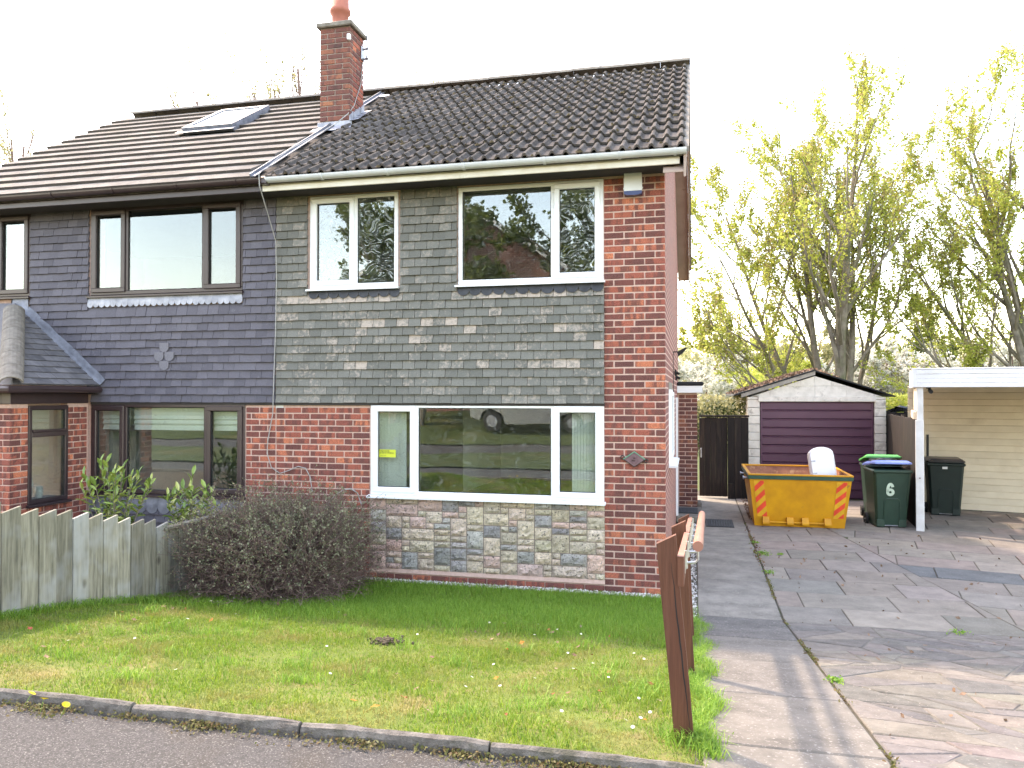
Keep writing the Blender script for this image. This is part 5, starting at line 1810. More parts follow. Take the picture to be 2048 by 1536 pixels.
kc = thing('carport_camera', 'small black camera under the carport fascia next to the white post', 'camera', (3.92, 4.80, 2.20))
b = MB(); b.cbox(3.87, 3.93, 4.77, 4.82, 2.262, 2.30, 0.004); b.tube([(3.90, 4.80, 2.265), (3.92, 4.78, 2.24)], 0.012, 6); b.build('bracket', 'black_plastic', kc)
b = MB(); b.tube([(3.93, 4.84, 2.235), (3.915, 4.72, 2.215)], 0.032, 10); b.build('body', 'black_plastic', kc)
# the boarded wall at the back of the carport
W = thing('boarded_wall', 'cream horizontally boarded wall at the back of the white carport', 'wall', (6.5, 7.4, 0))
KA, KB = Vector((4.28, 7.55, 0)), Vector((9.0, 6.42, 0))
kd = (KB - KA); kL = kd.length; kd.normalize()
kn = Vector((kd.y, -kd.x, 0))
if kn.y > 0: kn = -kn
for i in range(19):
    z0 = 0.04 + i * 0.121
    pr = [(0.0, z0), (0.020, z0), (0.020, z0 + 0.104), (0.008, z0 + 0.112), (0.008, z0 + 0.1205), (0.0, z0 + 0.1205)]
    def fn(u, v, w, A=KA): 
        p = A + kd * w + kn * u
        return (p.x, p.y, v)
    MB().prism(pr, fn, 0.0, kL).build('board', 'beige_slat', W)
b = MB(); b.prism([(-0.06, 0.0), (-0.002, 0.0), (-0.002, 2.35), (-0.06, 2.35)], fn, 0.0, kL); b.build('backing', 'soffit_dark', W)

# ------------------------------------------------------------------ skip on the drive
S = thing('skip', 'yellow steel skip with green rim and red hazard panels before the garage', 'skip', (1.95, 5.4, 0))
def ring(x0, x1, y0, y1, z): return [(x0, y0, z), (x1, y0, z), (x1, y1, z), (x0, y1, z)]
SB = (1.262, 2.636, 4.68, 5.75)     # foot
STP = (1.172, 2.742, 4.60, 6.35)    # rim
ZT = 0.86
def at_z(z):
    t = (z - 0.03) / (ZT - 0.03)
    return tuple(a + (b - a) * t for a, b in zip(SB, STP))
b = MB()
o0, o1 = at_z(0.03), at_z(ZT)
b.add(ring(*o0, 0.03) + ring(*o1, ZT), [(0, 1, 5, 4), (1, 2, 6, 5), (2, 3, 7, 6), (3, 0, 4, 7), (3, 2, 1, 0)])
b.build('body', 'skip_yellow', S)
ins = 0.022
i0 = (o0[0] + ins, o0[1] - ins, o0[2] + ins, o0[3] - ins); i1 = (o1[0] + ins, o1[1] - ins, o1[2] + ins, o1[3] - ins)
b = MB(); b.add(ring(*i0, 0.05) + ring(*i1, ZT + 0.002), [(0, 1, 5, 4), (1, 2, 6, 5), (2, 3, 7, 6), (3, 0, 4, 7), (0, 1, 2, 3)])
b.build('inside', 'skip_rust', S)
b = MB()
e = 0.018
x0, x1, y0, y1 = o1
b.cbox(x0 - e, x1 + e, y0 - e, y0 + 0.03, ZT - 0.002, ZT + 0.026, 0.006); b.cbox(x0 - e, x1 + e, y1 - 0.03, y1 + e, ZT - 0.002, ZT + 0.026, 0.006)
b.cbox(x0 - e, x0 + 0.03, y0 + 0.03, y1 - 0.03, ZT - 0.002, ZT + 0.0255, 0.006); b.cbox(x1 - 0.03, x1 + e, y0 + 0.03, y1 - 0.03, ZT - 0.002, ZT + 0.0255, 0.006)
b.build('rim', 'skip_yellow', S)
b = MB(); b.cbox(x0 - e + 0.003, x1 + e - 0.003, y0 - e + 0.002, y0 + 0.02, ZT - 0.062, ZT - 0.0025, 0.003)
b.cbox(x0 - e + 0.002, x0 + 0.02, y0 + 0.02, y1, ZT - 0.062, ZT - 0.0025, 0.003); b.cbox(x1 - 0.02, x1 + e - 0.002, y0 + 0.02, y1, ZT - 0.062, ZT - 0.0025, 0.003)
b.build('rim_band', 'skip_green', S)
def front_y(z): return at_z(z)[2]
for (xt, xb) in ((1.245, 1.305), (2.515, 2.462)):
    w = 0.155
    za, zb = 0.775, 0.185
    def fp_(u, v, lift):                       # u across 0..w, v 0 bottom .. 1 top
        z = zb + (za - zb) * v
        return (xb + (xt - xb) * v + u, front_y(z) - lift, z)
    hp = MB().prism([(0, 0), (w, 0), (w, 1), (0, 1)], lambda u, v, q: fp_(u, v, q), 0.001, 0.004).build('hazard_panel', 'hazard_amber', S)
    k = -0.25
    while k < 1.0:
        poly = [(0, k), (w, k + 0.24), (w, k + 0.24 + 0.155), (0, k + 0.155)]
        poly = clip(poly, 0, 1, 0.995); poly = clip(poly, 0, -1, -0.005) if len(poly) >= 3 else []
        if len(poly) >= 3:
            MB().prism(poly, lambda u, v, q: fp_(u * 0.985 + 0.001, v, q), 0.0045, 0.0065).build('stripe', 'hazard_red', hp)
        k += 0.31
for xx in (1.385, 1.755, 1.985, 2.325):
    pr = [(front_y(0.06) - 0.10, 0.075), (front_y(0.06) + 0.02, 0.06), (front_y(0.19) + 0.02, 0.185), (front_y(0.19) - 0.035, 0.185), (front_y(0.06) - 0.10, 0.10)]
    MB().prism(pr, lambda u, v, q: (q, u, v), xx, xx + 0.10).build('lifting_lug', 'skip_yellow', S)
MB().tube([(1.39, front_y(0.08) - 0.045, 0.10), (2.42, front_y(0.08) - 0.045, 0.10)], 0.016, 8).build('bar', 'skip_yellow', S)
for (yy, sx) in ((4.95, -1), (5.7, -1), (5.0, 1), (5.75, 1)):
    z_ = 0.80
    q = at_z(z_)
    xx = q[0] if sx < 0 else q[1]
    b = MB(); b.tube([(xx, yy, z_ - 0.02), (xx + sx * 0.07, yy, z_ - 0.02)], 0.016, 8); b.tube([(xx + sx * 0.07, yy, z_ - 0.02), (xx + sx * 0.085, yy, z_ - 0.02)], 0.032, 8)
    b.build('chain_lug', 'metal_grey', S)
MB().box(SB[0] + 0.03, SB[1] - 0.03, SB[2] + 0.05, SB[3] - 0.05, 0.0, 0.031).build('skid', 'skip_rust', S)

# white moulded plastic panel dumped in the skip
wp = thing('plastic_cover', 'white moulded plastic cover leaning upright inside the skip', 'plastic cover', (2.50, 5.3, 0.3))
wp.rotation_euler = (R(-14), R(-5), R(4))
w, L = 0.42, 1.0
out = [(-w / 2, 0), (w / 2, 0)] + [(w / 2 - 0.002, L * 0.86)] + [(w / 2 * math.cos(t), L * 0.88 + 0.13 * math.sin(t)) for t in [i * math.pi / 10 for i in range(1, 10)]] + [(-w / 2 + 0.002, L * 0.86)]
b = MB()
n = len(out)
inner = [(u * 0.86, v * 0.97 + 0.015) for u, v in out]
vs = [(u, 0.10, v) for u, v in out] + [(u, 0.02, v) for u, v in out] + [(u, -0.015, v) for u, v in inner]
fs = [(i, (i + 1) % n, n + (i + 1) % n, n + i) for i in range(n)] + [(n + i, n + (i + 1) % n, 2 * n + (i + 1) % n, 2 * n + i) for i in range(n)] + [tuple(range(2 * n, 3 * n)), tuple(range(n))[::-1]]
b.add(vs, fs); b.build('shell', 'white_plastic', wp, local=True)
b = MB()
for vz in (0.32, 0.55, 0.76): b.cbox(-w / 2 + 0.03, -w / 2 + 0.10, -0.022, 0.0, vz, vz + 0.018, 0.003)
b.build('slot_rib', 'metal_grey', wp, local=True)
MB().cbox(0.06, 0.20, 0.0, 0.06, 0.02, 0.50, 0.01).build('side_flange', 'white_plastic', wp, local=True)

# ------------------------------------------------------------------ wheelie bins
def wheelie(name, label, loc, rz, body_mat, lid_mat, open_deg=0.0, number=None):
    """240 litre bin: front faces -y"""
    t = thing(name, label, 'wheelie bin', loc, rz, 'wheelie bins')
    b = MB(); w0, w1, d0, d1, h = 0.23, 0.285, 0.24, 0.33, 0.96
    rings = []
    for z, k in ((0.05, 0.0), (0.5, 0.5), (0.88, 0.92), (h, 1.0)):
        hw = w0 + (w1 - w0) * k; yf = -(0.20 + 0.11 * k); yb = 0.27 + 0.05 * k
        c = 0.035
        rings.append([(-hw + c, yf, z), (hw - c, yf, z), (hw, yf + c, z), (hw, yb - c, z), (hw - c, yb, z), (-hw + c, yb, z), (-hw, yb - c, z), (-hw, yf + c, z)])
    vs = [p for r in rings for p in r]
    fs = [tuple(range(8))[::-1]] + [(k * 8 + i, k * 8 + (i + 1) % 8, k * 8 + 8 + (i + 1) % 8, k * 8 + 8 + i) for k in range(3) for i in range(8)]
    fs.append(tuple(range(24, 32)))
    b.add(vs, fs); b.build('body', body_mat, t, local=True)
    # rolled rim
    b = MB(); b.cbox(-0.30, 0.30, -0.335, 0.335, 0.915, 0.965, 0.015); b.build('rim', body_mat, t, local=True)
    # recessed front foot panel, ribs
    b = MB()
    ring_ = [(-0.12, 0.14), (0.12, 0.14), (0.115, 0.46), (0.085, 0.50), (-0.085, 0.50), (-0.115, 0.46)]
    def fy(z): return -(0.20 + 0.11 * min(1.0, (z - 0.05) / 0.91)) - 0.002
    pts = [(u, fy(v), v) for u, v in ring_] + [(ring_[0][0], fy(0.14), 0.14)]
    b.tube(pts[1:], 0.008, 5)
    b.cbox(-0.225, -0.10, fy(0.1) - 0.012, fy(0.1) + 0.03, 0.04, 0.16, 0.008); b.cbox(0.10, 0.225, fy(0.1) - 0.012, fy(0.1) + 0.03, 0.04, 0.16, 0.008)
    b.build('front_moulding', body_mat, t, local=True)
    b = MB(); b.tube([(-0.29, 0.24, 0.10), (0.29, 0.24, 0.10)], 0.012, 8); b.tube([(-0.21, fy(0.07) + 0.0, 0.06), (0.21, fy(0.07), 0.06)], 0.010, 6); b.build('axle', 'metal_grey', t, local=True)
    for s in (-1, 1):
        wl_ = MB(); vs = []
        n = 18
        for xx, r in ((0.245, 0.07), (0.245, 0.10), (0.285, 0.10), (0.285, 0.07), (0.275, 0.03)):
            for i in range(n):
                a = 2 * math.pi * i / n
                vs.append((s * xx, 0.25 + r * math.cos(a), 0.10 + r * math.sin(a)))
        fs = [(k * n + i, k * n + (i + 1) % n, (k + 1) * n + (i + 1) % n, (k + 1) * n + i) for k in range(4) for i in range(n)]
        fs.append(tuple(4 * n + i for i in range(n)))
        wl_.add(vs, fs); wo = wl_.build('wheel', 'rubber', t, local=True)
    b = MB(); b.tube([(-0.27, 0.335, 0.955), (-0.27, 0.40, 0.985), (0.27, 0.40, 0.985), (0.27, 0.335, 0.955)], 0.014, 8); b.build('handle', body_mat, t, local=True)
    # lid: shallow dome hinged at the back
    b = MB()
    a = R(open_deg)
    outl = [(-0.295, 0.0), (0.295, 0.0), (0.31, -0.10), (0.30, -0.64), (0.27, -0.71), (-0.27, -0.71), (-0.30, -0.64), (-0.31, -0.10)]
    def hinge(x, y, z):
        return (x, 0.37 + y * math.cos(a) + z * math.sin(a), 0.975 - y * math.sin(a) + z * math.cos(a))
    vs = [hinge(x, y, 0.0) for x, y in outl] + [hinge(x, y, 0.025) for x, y in outl] + [hinge(x * 0.82, (y + 0.35) * 0.82 - 0.35, 0.062) for x, y in outl]
    n = 8
    fs = [tuple(range(n))] + [(k * n + i, k * n + (i + 1) % n, (k + 1) * n + (i + 1) % n, (k + 1) * n + i) for k in range(2) for i in range(n)] + [tuple(range(2 * n, 3 * n))]
    b.add(vs, fs); b.build('lid', lid_mat, t, local=True)
    if number:
        numeral_six('numeral', 'bin_number', t, (-0.03, fy(0.65) - 0.003, 0.65), 0.215, 0.125, 0.042, (R(6.9), 0, 0), 0.003)
    return t
b1 = wheelie('wheelie_bin', 'green wheelie bin marked six with a blue lid under a black bag', (3.375, 5.17, 0.0), R(3), 'bin_green', 'lid_blue', open_deg=7, number='6')
bg = thing('refuse_bag', 'glossy black refuse bag lying on the blue bin lid', 'bag', (3.33, 5.2, 1.05))
V = []; F_ = []
nu, nv = 12, 7
for j in range(nv):
    ph = math.pi * j / (nv - 1)
    for i in range(nu):
        th = 2 * math.pi * i / nu
        r = 1 + random.uniform(-0.10, 0.10)
        V.append((3.33 + 0.235 * r * math.sin(ph) * math.cos(th), 5.24 + 0.24 * r * math.sin(ph) * math.sin(th), 1.085 + 0.045 * r * math.cos(ph)))
F_ = [(j * nu + i, j * nu + (i + 1) % nu, (j + 1) * nu + (i + 1) % nu, (j + 1) * nu + i) for j in range(nv - 1) for i in range(nu)]
MB().add(V, F_).build('sack', 'bag_black', bg)
MB().tube([(3.2, 5.06, 1.105), (3.28, 5.04, 1.13), (3.40, 5.04, 1.13), (3.47, 5.07, 1.105)], 0.010, 6).build('tie', 'bag_black', bg)
b2 = wheelie('wheelie_bin', 'dark green wheelie bin with a bright green lid behind the numbered bin', (3.45, 5.98, 0.0), R(-4), 'bin_green', 'lid_green', open_deg=10)
b3 = wheelie('wheelie_bin', 'near-black wheelie bin with a small white label inside the carport', (4.66, 6.72, 0.0), R(-9), 'bin_dark', 'black_plastic')
MB().box(-0.06, 0.02, -0.312, -0.308, 0.86, 0.90).build('label_patch', 'post_white', b3, local=True)
st_ = MB().tube([(4.55, 7.30, 0.0), (4.56, 7.32, 1.42)], 0.022, 8)
tag(st_.build('broom_handle', 'black_plastic'), 'black pole standing upright behind the dark bin in the carport', 'pole')
for (cx, cy, w, d, z0, nm, lab) in ((0.705, 4.72, 0.44, 0.72, 0.032, 'door_mat', 'dark ribbed rubber mat lying on the concrete path'), (0.19, 5.45, 0.34, 0.62, 0.116, 'door_mat', 'grey door mat lying on the porch step')):
    t = thing(nm, lab, 'mat', (cx, cy, z0))
    MB().box(cx - w / 2, cx + w / 2, cy - d / 2, cy + d / 2, z0, z0 + 0.010).build('backing', 'rubber', t)
    n = 11 if z0 < 0.1 else 14
    rb = MB()
    for i in range(n):
        for j in range(9 if z0 < 0.1 else 1):
            if z0 < 0.1:
                xa = cx - w / 2 + w * (i + 0.12) / n; ya = cy - d / 2 + d * (j + 0.1) / 9
                rb.box(xa, xa + w / n * 0.6, ya, ya + d / 9 * 0.55, z0 + 0.009, z0 + 0.022)
            else:
                xa = cx - w / 2 + w * (i + 0.15) / n
                rb.box(xa, xa + w / n * 0.6, cy - d / 2 + 0.03, cy + d / 2 - 0.03, z0 + 0.009, z0 + 0.016)
    rb.build('ribs', 'mat_grey', t)

# ------------------------------------------------------------------ handrail beside the path
H = thing('handrail', 'brown timber handrail on three leaning posts with shiny metal brackets beside the path', 'handrail', (0.25, -3.5, gz(-3.5)))
posts = [(-4.90, 0.262, 0.178, 1.49), (-3.52, 0.262, 0.205, 1.335), (-2.10, 0.258, 0.215, 1.16)]
for i, (py, xb, xt, zt) in enumerate(posts):
    zb = gz(py) - 0.1
    hw, hd = 0.044, 0.022
    b = MB()
    n = 7; vs = []
    for k in range(n):
        t = k / (n - 1)
        zc = zb + (zt - zb) * t
        xc = xb + (xt - xb) * t + 0.003 * math.sin(5 * t + i)
        for (sx, sy) in ((-1, -1), (1, -1), (1, 1), (-1, 1)):
            zz = zc + (0.045 * (sx * 0.5 + 0.5) if k == n - 1 else 0)
            vs.append((xc + sx * hw, py + sy * hd, zz))
    fs = [tuple(range(4))[::-1], tuple((n - 1) * 4 + q for q in range(4))] + [(k * 4 + q, k * 4 + (q + 1) % 4, k * 4 + 4 + (q + 1) % 4, k * 4 + 4 + q) for k in range(n - 1) for q in range(4)]
    b.add(vs, fs); po = b.build('post', 'rail_brown', H)
    if i == 0:
        # drying crack down the near post
        cr = MB(); vs = []
        for k in range(16):
            t = 0.16 + 0.76 * k / 15
            zc = zb + (zt - zb) * t; xc = xb + (xt - xb) * t + 0.030 - 0.028 * (t - 0.3) + random.uniform(-0.002, 0.002)
            wd = 0.0028 * math.sin(math.pi * k / 15) + 0.0005
            vs += [(xc - wd, py - hd - 0.0012, zc), (xc + wd, py - hd - 0.0012, zc)]
        cr.add(vs, [(2 * k, 2 * k + 1, 2 * k + 3, 2 * k + 2) for k in range(15)])
        cr.build('drying_crack', 'rubber', po)
# second slanted board fixed behind each post, plank and round rail
ya, yb = -4.93, -2.0
za, zb = 1.418, 1.145
def along(y, dz=0.0): return za + (zb - za) * (y - ya) / (yb - ya) + dz
b = MB(); x0, x1 = 0.226, 0.254
vs = []
for y in (ya, yb):
    sh = 0.0 if y == ya else 0.03
    for (x, d) in ((x0 + sh, -0.115), (x1 + sh, -0.115), (x1 + sh, 0.02), (x0 + sh, 0.02)):
        vs.append((x, y, along(y, d)))
b.add(vs, [(3, 2, 1, 0), (4, 5, 6, 7), (0, 1, 5, 4), (1, 2, 6, 5), (2, 3, 7, 6), (3, 0, 4, 7)])
b.build('plank', 'rail_brown', H)
b = MB(); vs2 = [(v[0], v[1], v[2]) for v in vs]
b.add([(vs[3][0] - .001, vs[3][1] + .002, vs[3][2] + .001), (vs[2][0] + .001, vs[2][1] + .002, vs[2][2] + .001), (vs[6][0] + .001, vs[6][1], vs[6][2] + .001), (vs[7][0] - .001, vs[7][1], vs[7][2] + .001)], [(0, 1, 2, 3)])
b.build('paler_top_edge', 'rail_pink', H)  # thin strip in the paler rail colour along the top of the plank
rail_pts = [(0.318 + 0.045 * t, -4.74 + 2.72 * t, along(-4.74 + 2.72 * t, 0.052)) for t in [i / 6 for i in range(7)]]
MB().tube(rail_pts, 0.025, 16).build('rail', 'rail_pink', H)
for i in range(6):
    t = i / 5
    y = -4.66 + 2.5 * t; xr = 0.318 + 0.042 * t; zr = along(y, 0.022); xp = 0.255 + 0.027 * t
    b = MB()
    b.tube([(xp, y, zr - 0.085), (xp + 0.006, y, zr - 0.085), (xp + 0.006, y, zr + 0.0)], [0.014, 0.010, 0.007], 8)
    b.tube([(xp + 0.004, y, zr - 0.06), (xr - 0.012, y, zr - 0.055), (xr, y, zr - 0.042), (xr, y, zr + 0.008)], 0.0065, 8)
    b.cbox(xp, xp + 0.004, y - 0.012, y + 0.012, zr - 0.11, zr - 0.01, 0.001)
    b.build('bracket', 'zinc', H)

# ------------------------------------------------------------------ grey fence between the two front gardens
Fx = -4.80
FN = thing('picket_fence', 'weathered grey-green close-boarded fence with sawn sloping tops beside the shrub', 'fence', (Fx, -2.8, gz(-2.8)))
y = -4.62
i = 0
while y < -1.95:
    w = 0.172
    base = gz(y + w / 2)
    top = base + 0.80 + (0.055 if y < -3.6 else 0.0)
    top = max(0.865, 0.865 + (-1.95 - y) * 0.235 + random.uniform(-0.012, 0.012))
    b = MB()
    th = 0.024; x0 = Fx + (0.006 if i % 2 else -0.004)
    # top sawn on the slope: higher end towards the house
    vs = []
    for (yy, zz) in ((y + 0.002, base - 0.08), (y + w - 0.003, base - 0.08), (y + w - 0.003, top + 0.030), (y + 0.002, top - 0.002)):
        vs += [(x0, yy, zz), (x0 + th, yy, zz)]
    b.add(vs, [(0, 2, 4, 6), (1, 7, 5, 3), (0, 1, 3, 2), (2, 3, 5, 4), (4, 5, 7, 6), (6, 7, 1, 0)])
    b.build('board', 'fence_grey', FN)
    y += w; i += 1
while y < -0.15:
    w = 0.172
    MB().cbox(Fx, Fx + 0.024, y + 0.002, y + w - 0.002, gz(y) - 0.05, 0.835, 0.004).build('board', 'fence_grey', FN)
    y += w
MB().cbox(Fx - 0.03, Fx + 0.055, -1.94, -0.15, 0.8355, 0.865, 0.005).build('capping', 'fence_grey', FN)
for dz in (0.18, 0.55):
    b = MB()
    b.prism([(-4.6, gz(-4.6) + dz), (-1.95, gz(-1.95) + dz), (-1.95, gz(-1.95) + dz + 0.07), (-4.6, gz(-4.6) + dz + 0.07)], lambda u, v, w: (w, u, v), Fx - 0.045, Fx - 0.006)
    b.build('fence_rail', 'fence_grey', FN)

# ------------------------------------------------------------------ lawn grass, daisies, fallen leaves
def blades(P, Hh, Ww, lean, name, mat, parent=None):
    N = len(P)
    th = rng.uniform(0, 2 * np.pi, N)
    dx, dy = np.cos(th), np.sin(th)
    ph = rng.uniform(0, 2 * np.pi, N)
    lx, ly = np.cos(ph) * lean, np.sin(ph) * lean
    w = Ww * 0.5
    b0 = P + np.stack([-dx * w, -dy * w, np.zeros(N)], 1); b1 = P + np.stack([dx * w, dy * w, np.zeros(N)], 1)
    mid = P + np.stack([lx * Hh * 0.35, ly * Hh * 0.35, Hh * 0.6], 1)
    m0 = mid - np.stack([dx * w * 0.7, dy * w * 0.7, np.zeros(N)], 1); m1 = mid + np.stack([dx * w * 0.7, dy * w * 0.7, np.zeros(N)], 1)
    tip = P + np.stack([lx * Hh, ly * Hh, Hh * np.maximum(0.25, 1 - 0.45 * lean)], 1)
    V = np.stack([b0, b1, m0, m1, tip], 1).reshape(-1, 3)
    k = np.arange(N)[:, None] * 5
    T = np.concatenate([k + np.array([[0, 1, 3]]), k + np.array([[0, 3, 2]]), k + np.array([[2, 3, 4]])], 1).reshape(-1, 3)
    w0 = np.array(wloc(parent)) if parent else 0
    o = link(name, np_mesh(name, V - w0, T), mat, parent)
    return o
gzv = np.vectorize(gz)
def lawn_hv(x, y):
    h = gzv(y) + 0.10 * np.clip((-x - 3.3) / 1.4, 0, 1) * np.clip((-2.0 - y) / 1.4, 0, 1) + 0.018 * np.sin(1.7 * x + 0.6) * np.sin(1.3 * y + 0.4) + 0.008 * np.sin(5.1 * x) * np.cos(4.3 * y)
    return h + np.where(y < -4.3, 0.022 * np.minimum(1.0, (-4.3 - y) / 0.7), 0)
def clump(x, y):
    return 0.5 + 0.25 * np.sin(3.1 * x + 1.7 * np.sin(2.3 * y)) + 0.25 * np.sin(4.7 * y + 1.3 * np.sin(3.9 * x + 1.0))
# short mossy turf towards the street
N = 150000
y = -5.20 + 3.6 * rng.power(1.0, N)
x = rng.uniform(-4.78, 0.36, N)
edge = 0.34 + 0.05 * np.sin(7 * y) + 0.03 * np.sin(17 * y)
ok = (x < edge) & (rng.uniform(size=N) < 0.45 + 0.6 * clump(x, y))
x, y = x[ok], y[ok]
hh = rng.uniform(0.014, 0.048, len(x)) * (0.5 + 0.9 * clump(x * 1.3, y * 1.2))
hh = np.where(rng.uniform(size=len(x)) < 0.07, hh * 1.9, hh)
o = blades(np.stack([x, y, lawn_hv(x, y) - 0.004], 1), hh, rng.uniform(0.003, 0.0055, len(x)), rng.uniform(0.2, 1.2, len(x)), 'grass', 'grass')
tag(o, 'short yellowish turf on the street side of the front lawn', 'grass', kind='stuff')
# longer, lusher grass by the house and along the edges
N = 95000
y = rng.uniform(-2.6, -0.16, N); x = rng.uniform(-4.78, 0.36, N)
p = np.clip((y + 2.6) / 1.0, 0, 1)
ok = (rng.uniform(size=N) < p) & (x < 0.33 + 0.05 * np.sin(6 * y)) & ~((x > 0.06) & (y > -0.55))
x, y = x[ok], y[ok]
o = blades(np.stack([x, y, lawn_hv(x, y) - 0.004], 1), rng.uniform(0.035, 0.095, len(x)), rng.uniform(0.003, 0.005, len(x)), rng.uniform(0.1, 0.8, len(x)), 'long_grass', 'grass_lush')
tag(o, 'longer dark green grass along the foot of the house wall', 'grass', kind='stuff')
# tufts: round posts, fence foot, path edge, kerb
cs = []
for (py, xb, _, _) in posts:
    for _ in range(420): cs.append((xb + random.gauss(0, 0.06), py + random.gauss(0, 0.06)))
for _ in range(5200):
    yy = random.uniform(-5.1, -1.0); cs.append((0.345 + 0.045 * math.sin(7 * yy) + random.gauss(0, 0.03), yy))
for _ in range(2600): cs.append((-4.76 + abs(random.gauss(0, 0.05)), random.uniform(-5.0, -1.9)))
for _ in range(60):
    cx, cy = random.uniform(-4.5, 0.2), random.uniform(-5.0, -2.2)
    for _ in range(60): cs.append((cx + random.gauss(0, 0.06), cy + random.gauss(0, 0.05)))
cs = np.array(cs)
x, y = cs[:, 0], cs[:, 1]
o = blades(np.stack([x, y, lawn_hv(x, y) - 0.004], 1), rng.uniform(0.04, 0.12, len(x)), rng.uniform(0.003, 0.006, len(x)), rng.uniform(0.3, 1.3, len(x)), 'grass_tufts', 'grass_lush')
tag(o, 'taller tufts of grass at posts, fence and path edge', 'grass', kind='stuff')
# weeds and moss in the gutter between edging and pavement, and in the paving joints
N = 8000
x = rng.uniform(-4.5, 0.3, N); y = -5.25 - np.abs(rng.normal(0, 0.05, N)) * (0.5 + clump(x * 0.9, x * 1.7))
ok = rng.uniform(size=N) < 0.12 + 0.9 * clump(x * 1.1 + 0.7, x * 2.3 + 1.9) ** 2.2
x, y = x[ok], y[ok]
V, T = leaf_quads(np.stack([x, y, gzv(y) + rng.uniform(0.004, 0.03, len(x))], 1), rng.uniform(0.004, 0.012, len(x)))
leaf_mat('weed', [(0.0, (0.11, 0.12, 0.035)), (0.45, (0.17, 0.155, 0.055)), (0.75, (0.16, 0.095, 0.05)), (1.0, (0.26, 0.25, 0.12))], 0.25, 0.7)
o = link('kerb_weeds', np_mesh('kerb_weeds', V, T), 'weed'); tag(o, 'low moss and weeds along the foot of the edging', 'weeds', kind='stuff')
N = 2600
x = 1.122 + rng.normal(0, 0.012, N); y = rng.uniform(-5.3, 5.0, N)
ok = rng.uniform(size=N) < np.clip(np.sin(3.3 * y) * np.sin(1.1 * y + 1) + 0.25, 0, 1)
x, y = x[ok], y[ok]
V, T = leaf_quads(np.stack([x, y, gzv(y) + 0.02 + rng.uniform(0.0, 0.025, len(x))], 1), rng.uniform(0.006, 0.016, len(x)))
o = link('joint_weeds', np_mesh('joint_weeds', V, T), 'weed'); tag(o, 'small weeds in the joint between path and drive', 'weeds', kind='stuff')

# fallen leaves lying about the lawn
def leaf_shape(var):
    r = random.Random(900 + var)
    b = MB(); n = 9; vs = [(0, 0, 0.004)]
    for i in range(n):
        t = 2 * math.pi * i / n
        rr = 0.030 * (1 + 0.35 * math.cos(5 * t)) * r.uniform(0.8, 1.1)
        vs.append((math.cos(t) * rr, math.sin(t) * rr * 0.75, r.uniform(0.0, 0.016)))
    b.add(vs, [(0, 1 + i, 1 + (i + 1) % n) for i in range(n)])
    me = b.mesh('fallen_leaf'); me.materials.append(MATS['dead_leaf']); return me
LS = [leaf_shape(i) for i in range(4)]
DL = [(0.36, 0.09, 0.05), (0.26, 0.17, 0.10), (0.24, 0.14, 0.09), (0.40, 0.17, 0.03), (0.20, 0.125, 0.09), (0.30, 0.21, 0.135)]
for i in range(64):
    x, y = random.uniform(-4.3, 0.15), -5.0 + 3.0 * random.random() ** 1.2
    if random.random() < 0.4: x = random.uniform(-1.6, 0.15)
    o = link('fallen_leaf', LS[i % 4], loc=(x, y, lawn_h(x, y) + 0.030))
    o.rotation_euler = (random.uniform(-0.5, 0.5), random.uniform(-0.5, 0.5), random.uniform(0, 6.28))
    s = random.uniform(0.35, 0.85); o.scale = (s, s, s)
    o.color = (*jitter(random.choice(DL), 0.15), 1)
    tag(o, 'small withered leaf lying on the front lawn', 'leaf', 'fallen leaves on the lawn')
def flower(petals, rad, mat, mat2, h):
    b = MB(); vs = []; fs = []
    for i in range(petals):
        t = 2 * math.pi * i / petals; k = len(vs)
        w = math.pi / petals * 0.8
        vs += [(0, 0, h), (math.cos(t - w) * rad * 0.7, math.sin(t - w) * rad * 0.7, h + rad * 0.25), (math.cos(t) * rad, math.sin(t) * rad, h + rad * 0.3), (math.cos(t + w) * rad * 0.7, math.sin(t + w) * rad * 0.7, h + rad * 0.25)]
        fs.append((k, k + 1, k + 2, k + 3))
    k = len(vs)
    vs += [(math.cos(i) * rad * 0.3, math.sin(i) * rad * 0.3, h + rad * 0.32) for i in range(6)]
    fs.append(tuple(range(k, k + 6)))
    nface = len(fs)
    b.add(vs, fs); b.tube([(0, 0, 0), (0.003, 0.0, h)], 0.0015, 4)
    me = b.mesh('flower')
    me.materials.append(MATS[mat]); me.materials.append(MATS[mat2]); me.materials.append(MATS['grass_lush'])
    for i, p in enumerate(me.polygons): p.material_index = 0 if i < petals else (1 if i == petals else 2)
    return me
DM = flower(11, 0.0105, 'petal_white', 'petal_yellow', 0.05)
for i in range(34):
    x, y = random.uniform(-4.4, 0.15), random.uniform(-4.9, -2.1)
    if random.random() < 0.55: x = random.uniform(-1.2, 0.1)
    o = link('daisy', DM, loc=(x, y, lawn_h(x, y)))
    o.rotation_euler = (random.uniform(0.1, 0.5), random.uniform(-0.3, 0.3), random.uniform(0, 6.28))
    tag(o, 'small white daisy in the front lawn', 'daisy', 'daisies in the lawn')
DN = flower(20, 0.022, 'petal_yellow', 'petal_yellow', 0.075)
for (x, y) in ((-3.02, -5.275), (-2.86, -5.335), (-2.74, -5.33)):
    o = link('dandelion', DN, loc=(x, y, gz(y))); o.rotation_euler = (0.5, 0.1, random.uniform(0, 6))
    tag(o, 'yellow dandelion growing at the foot of the concrete edging', 'dandelion', 'dandelions by the edging')
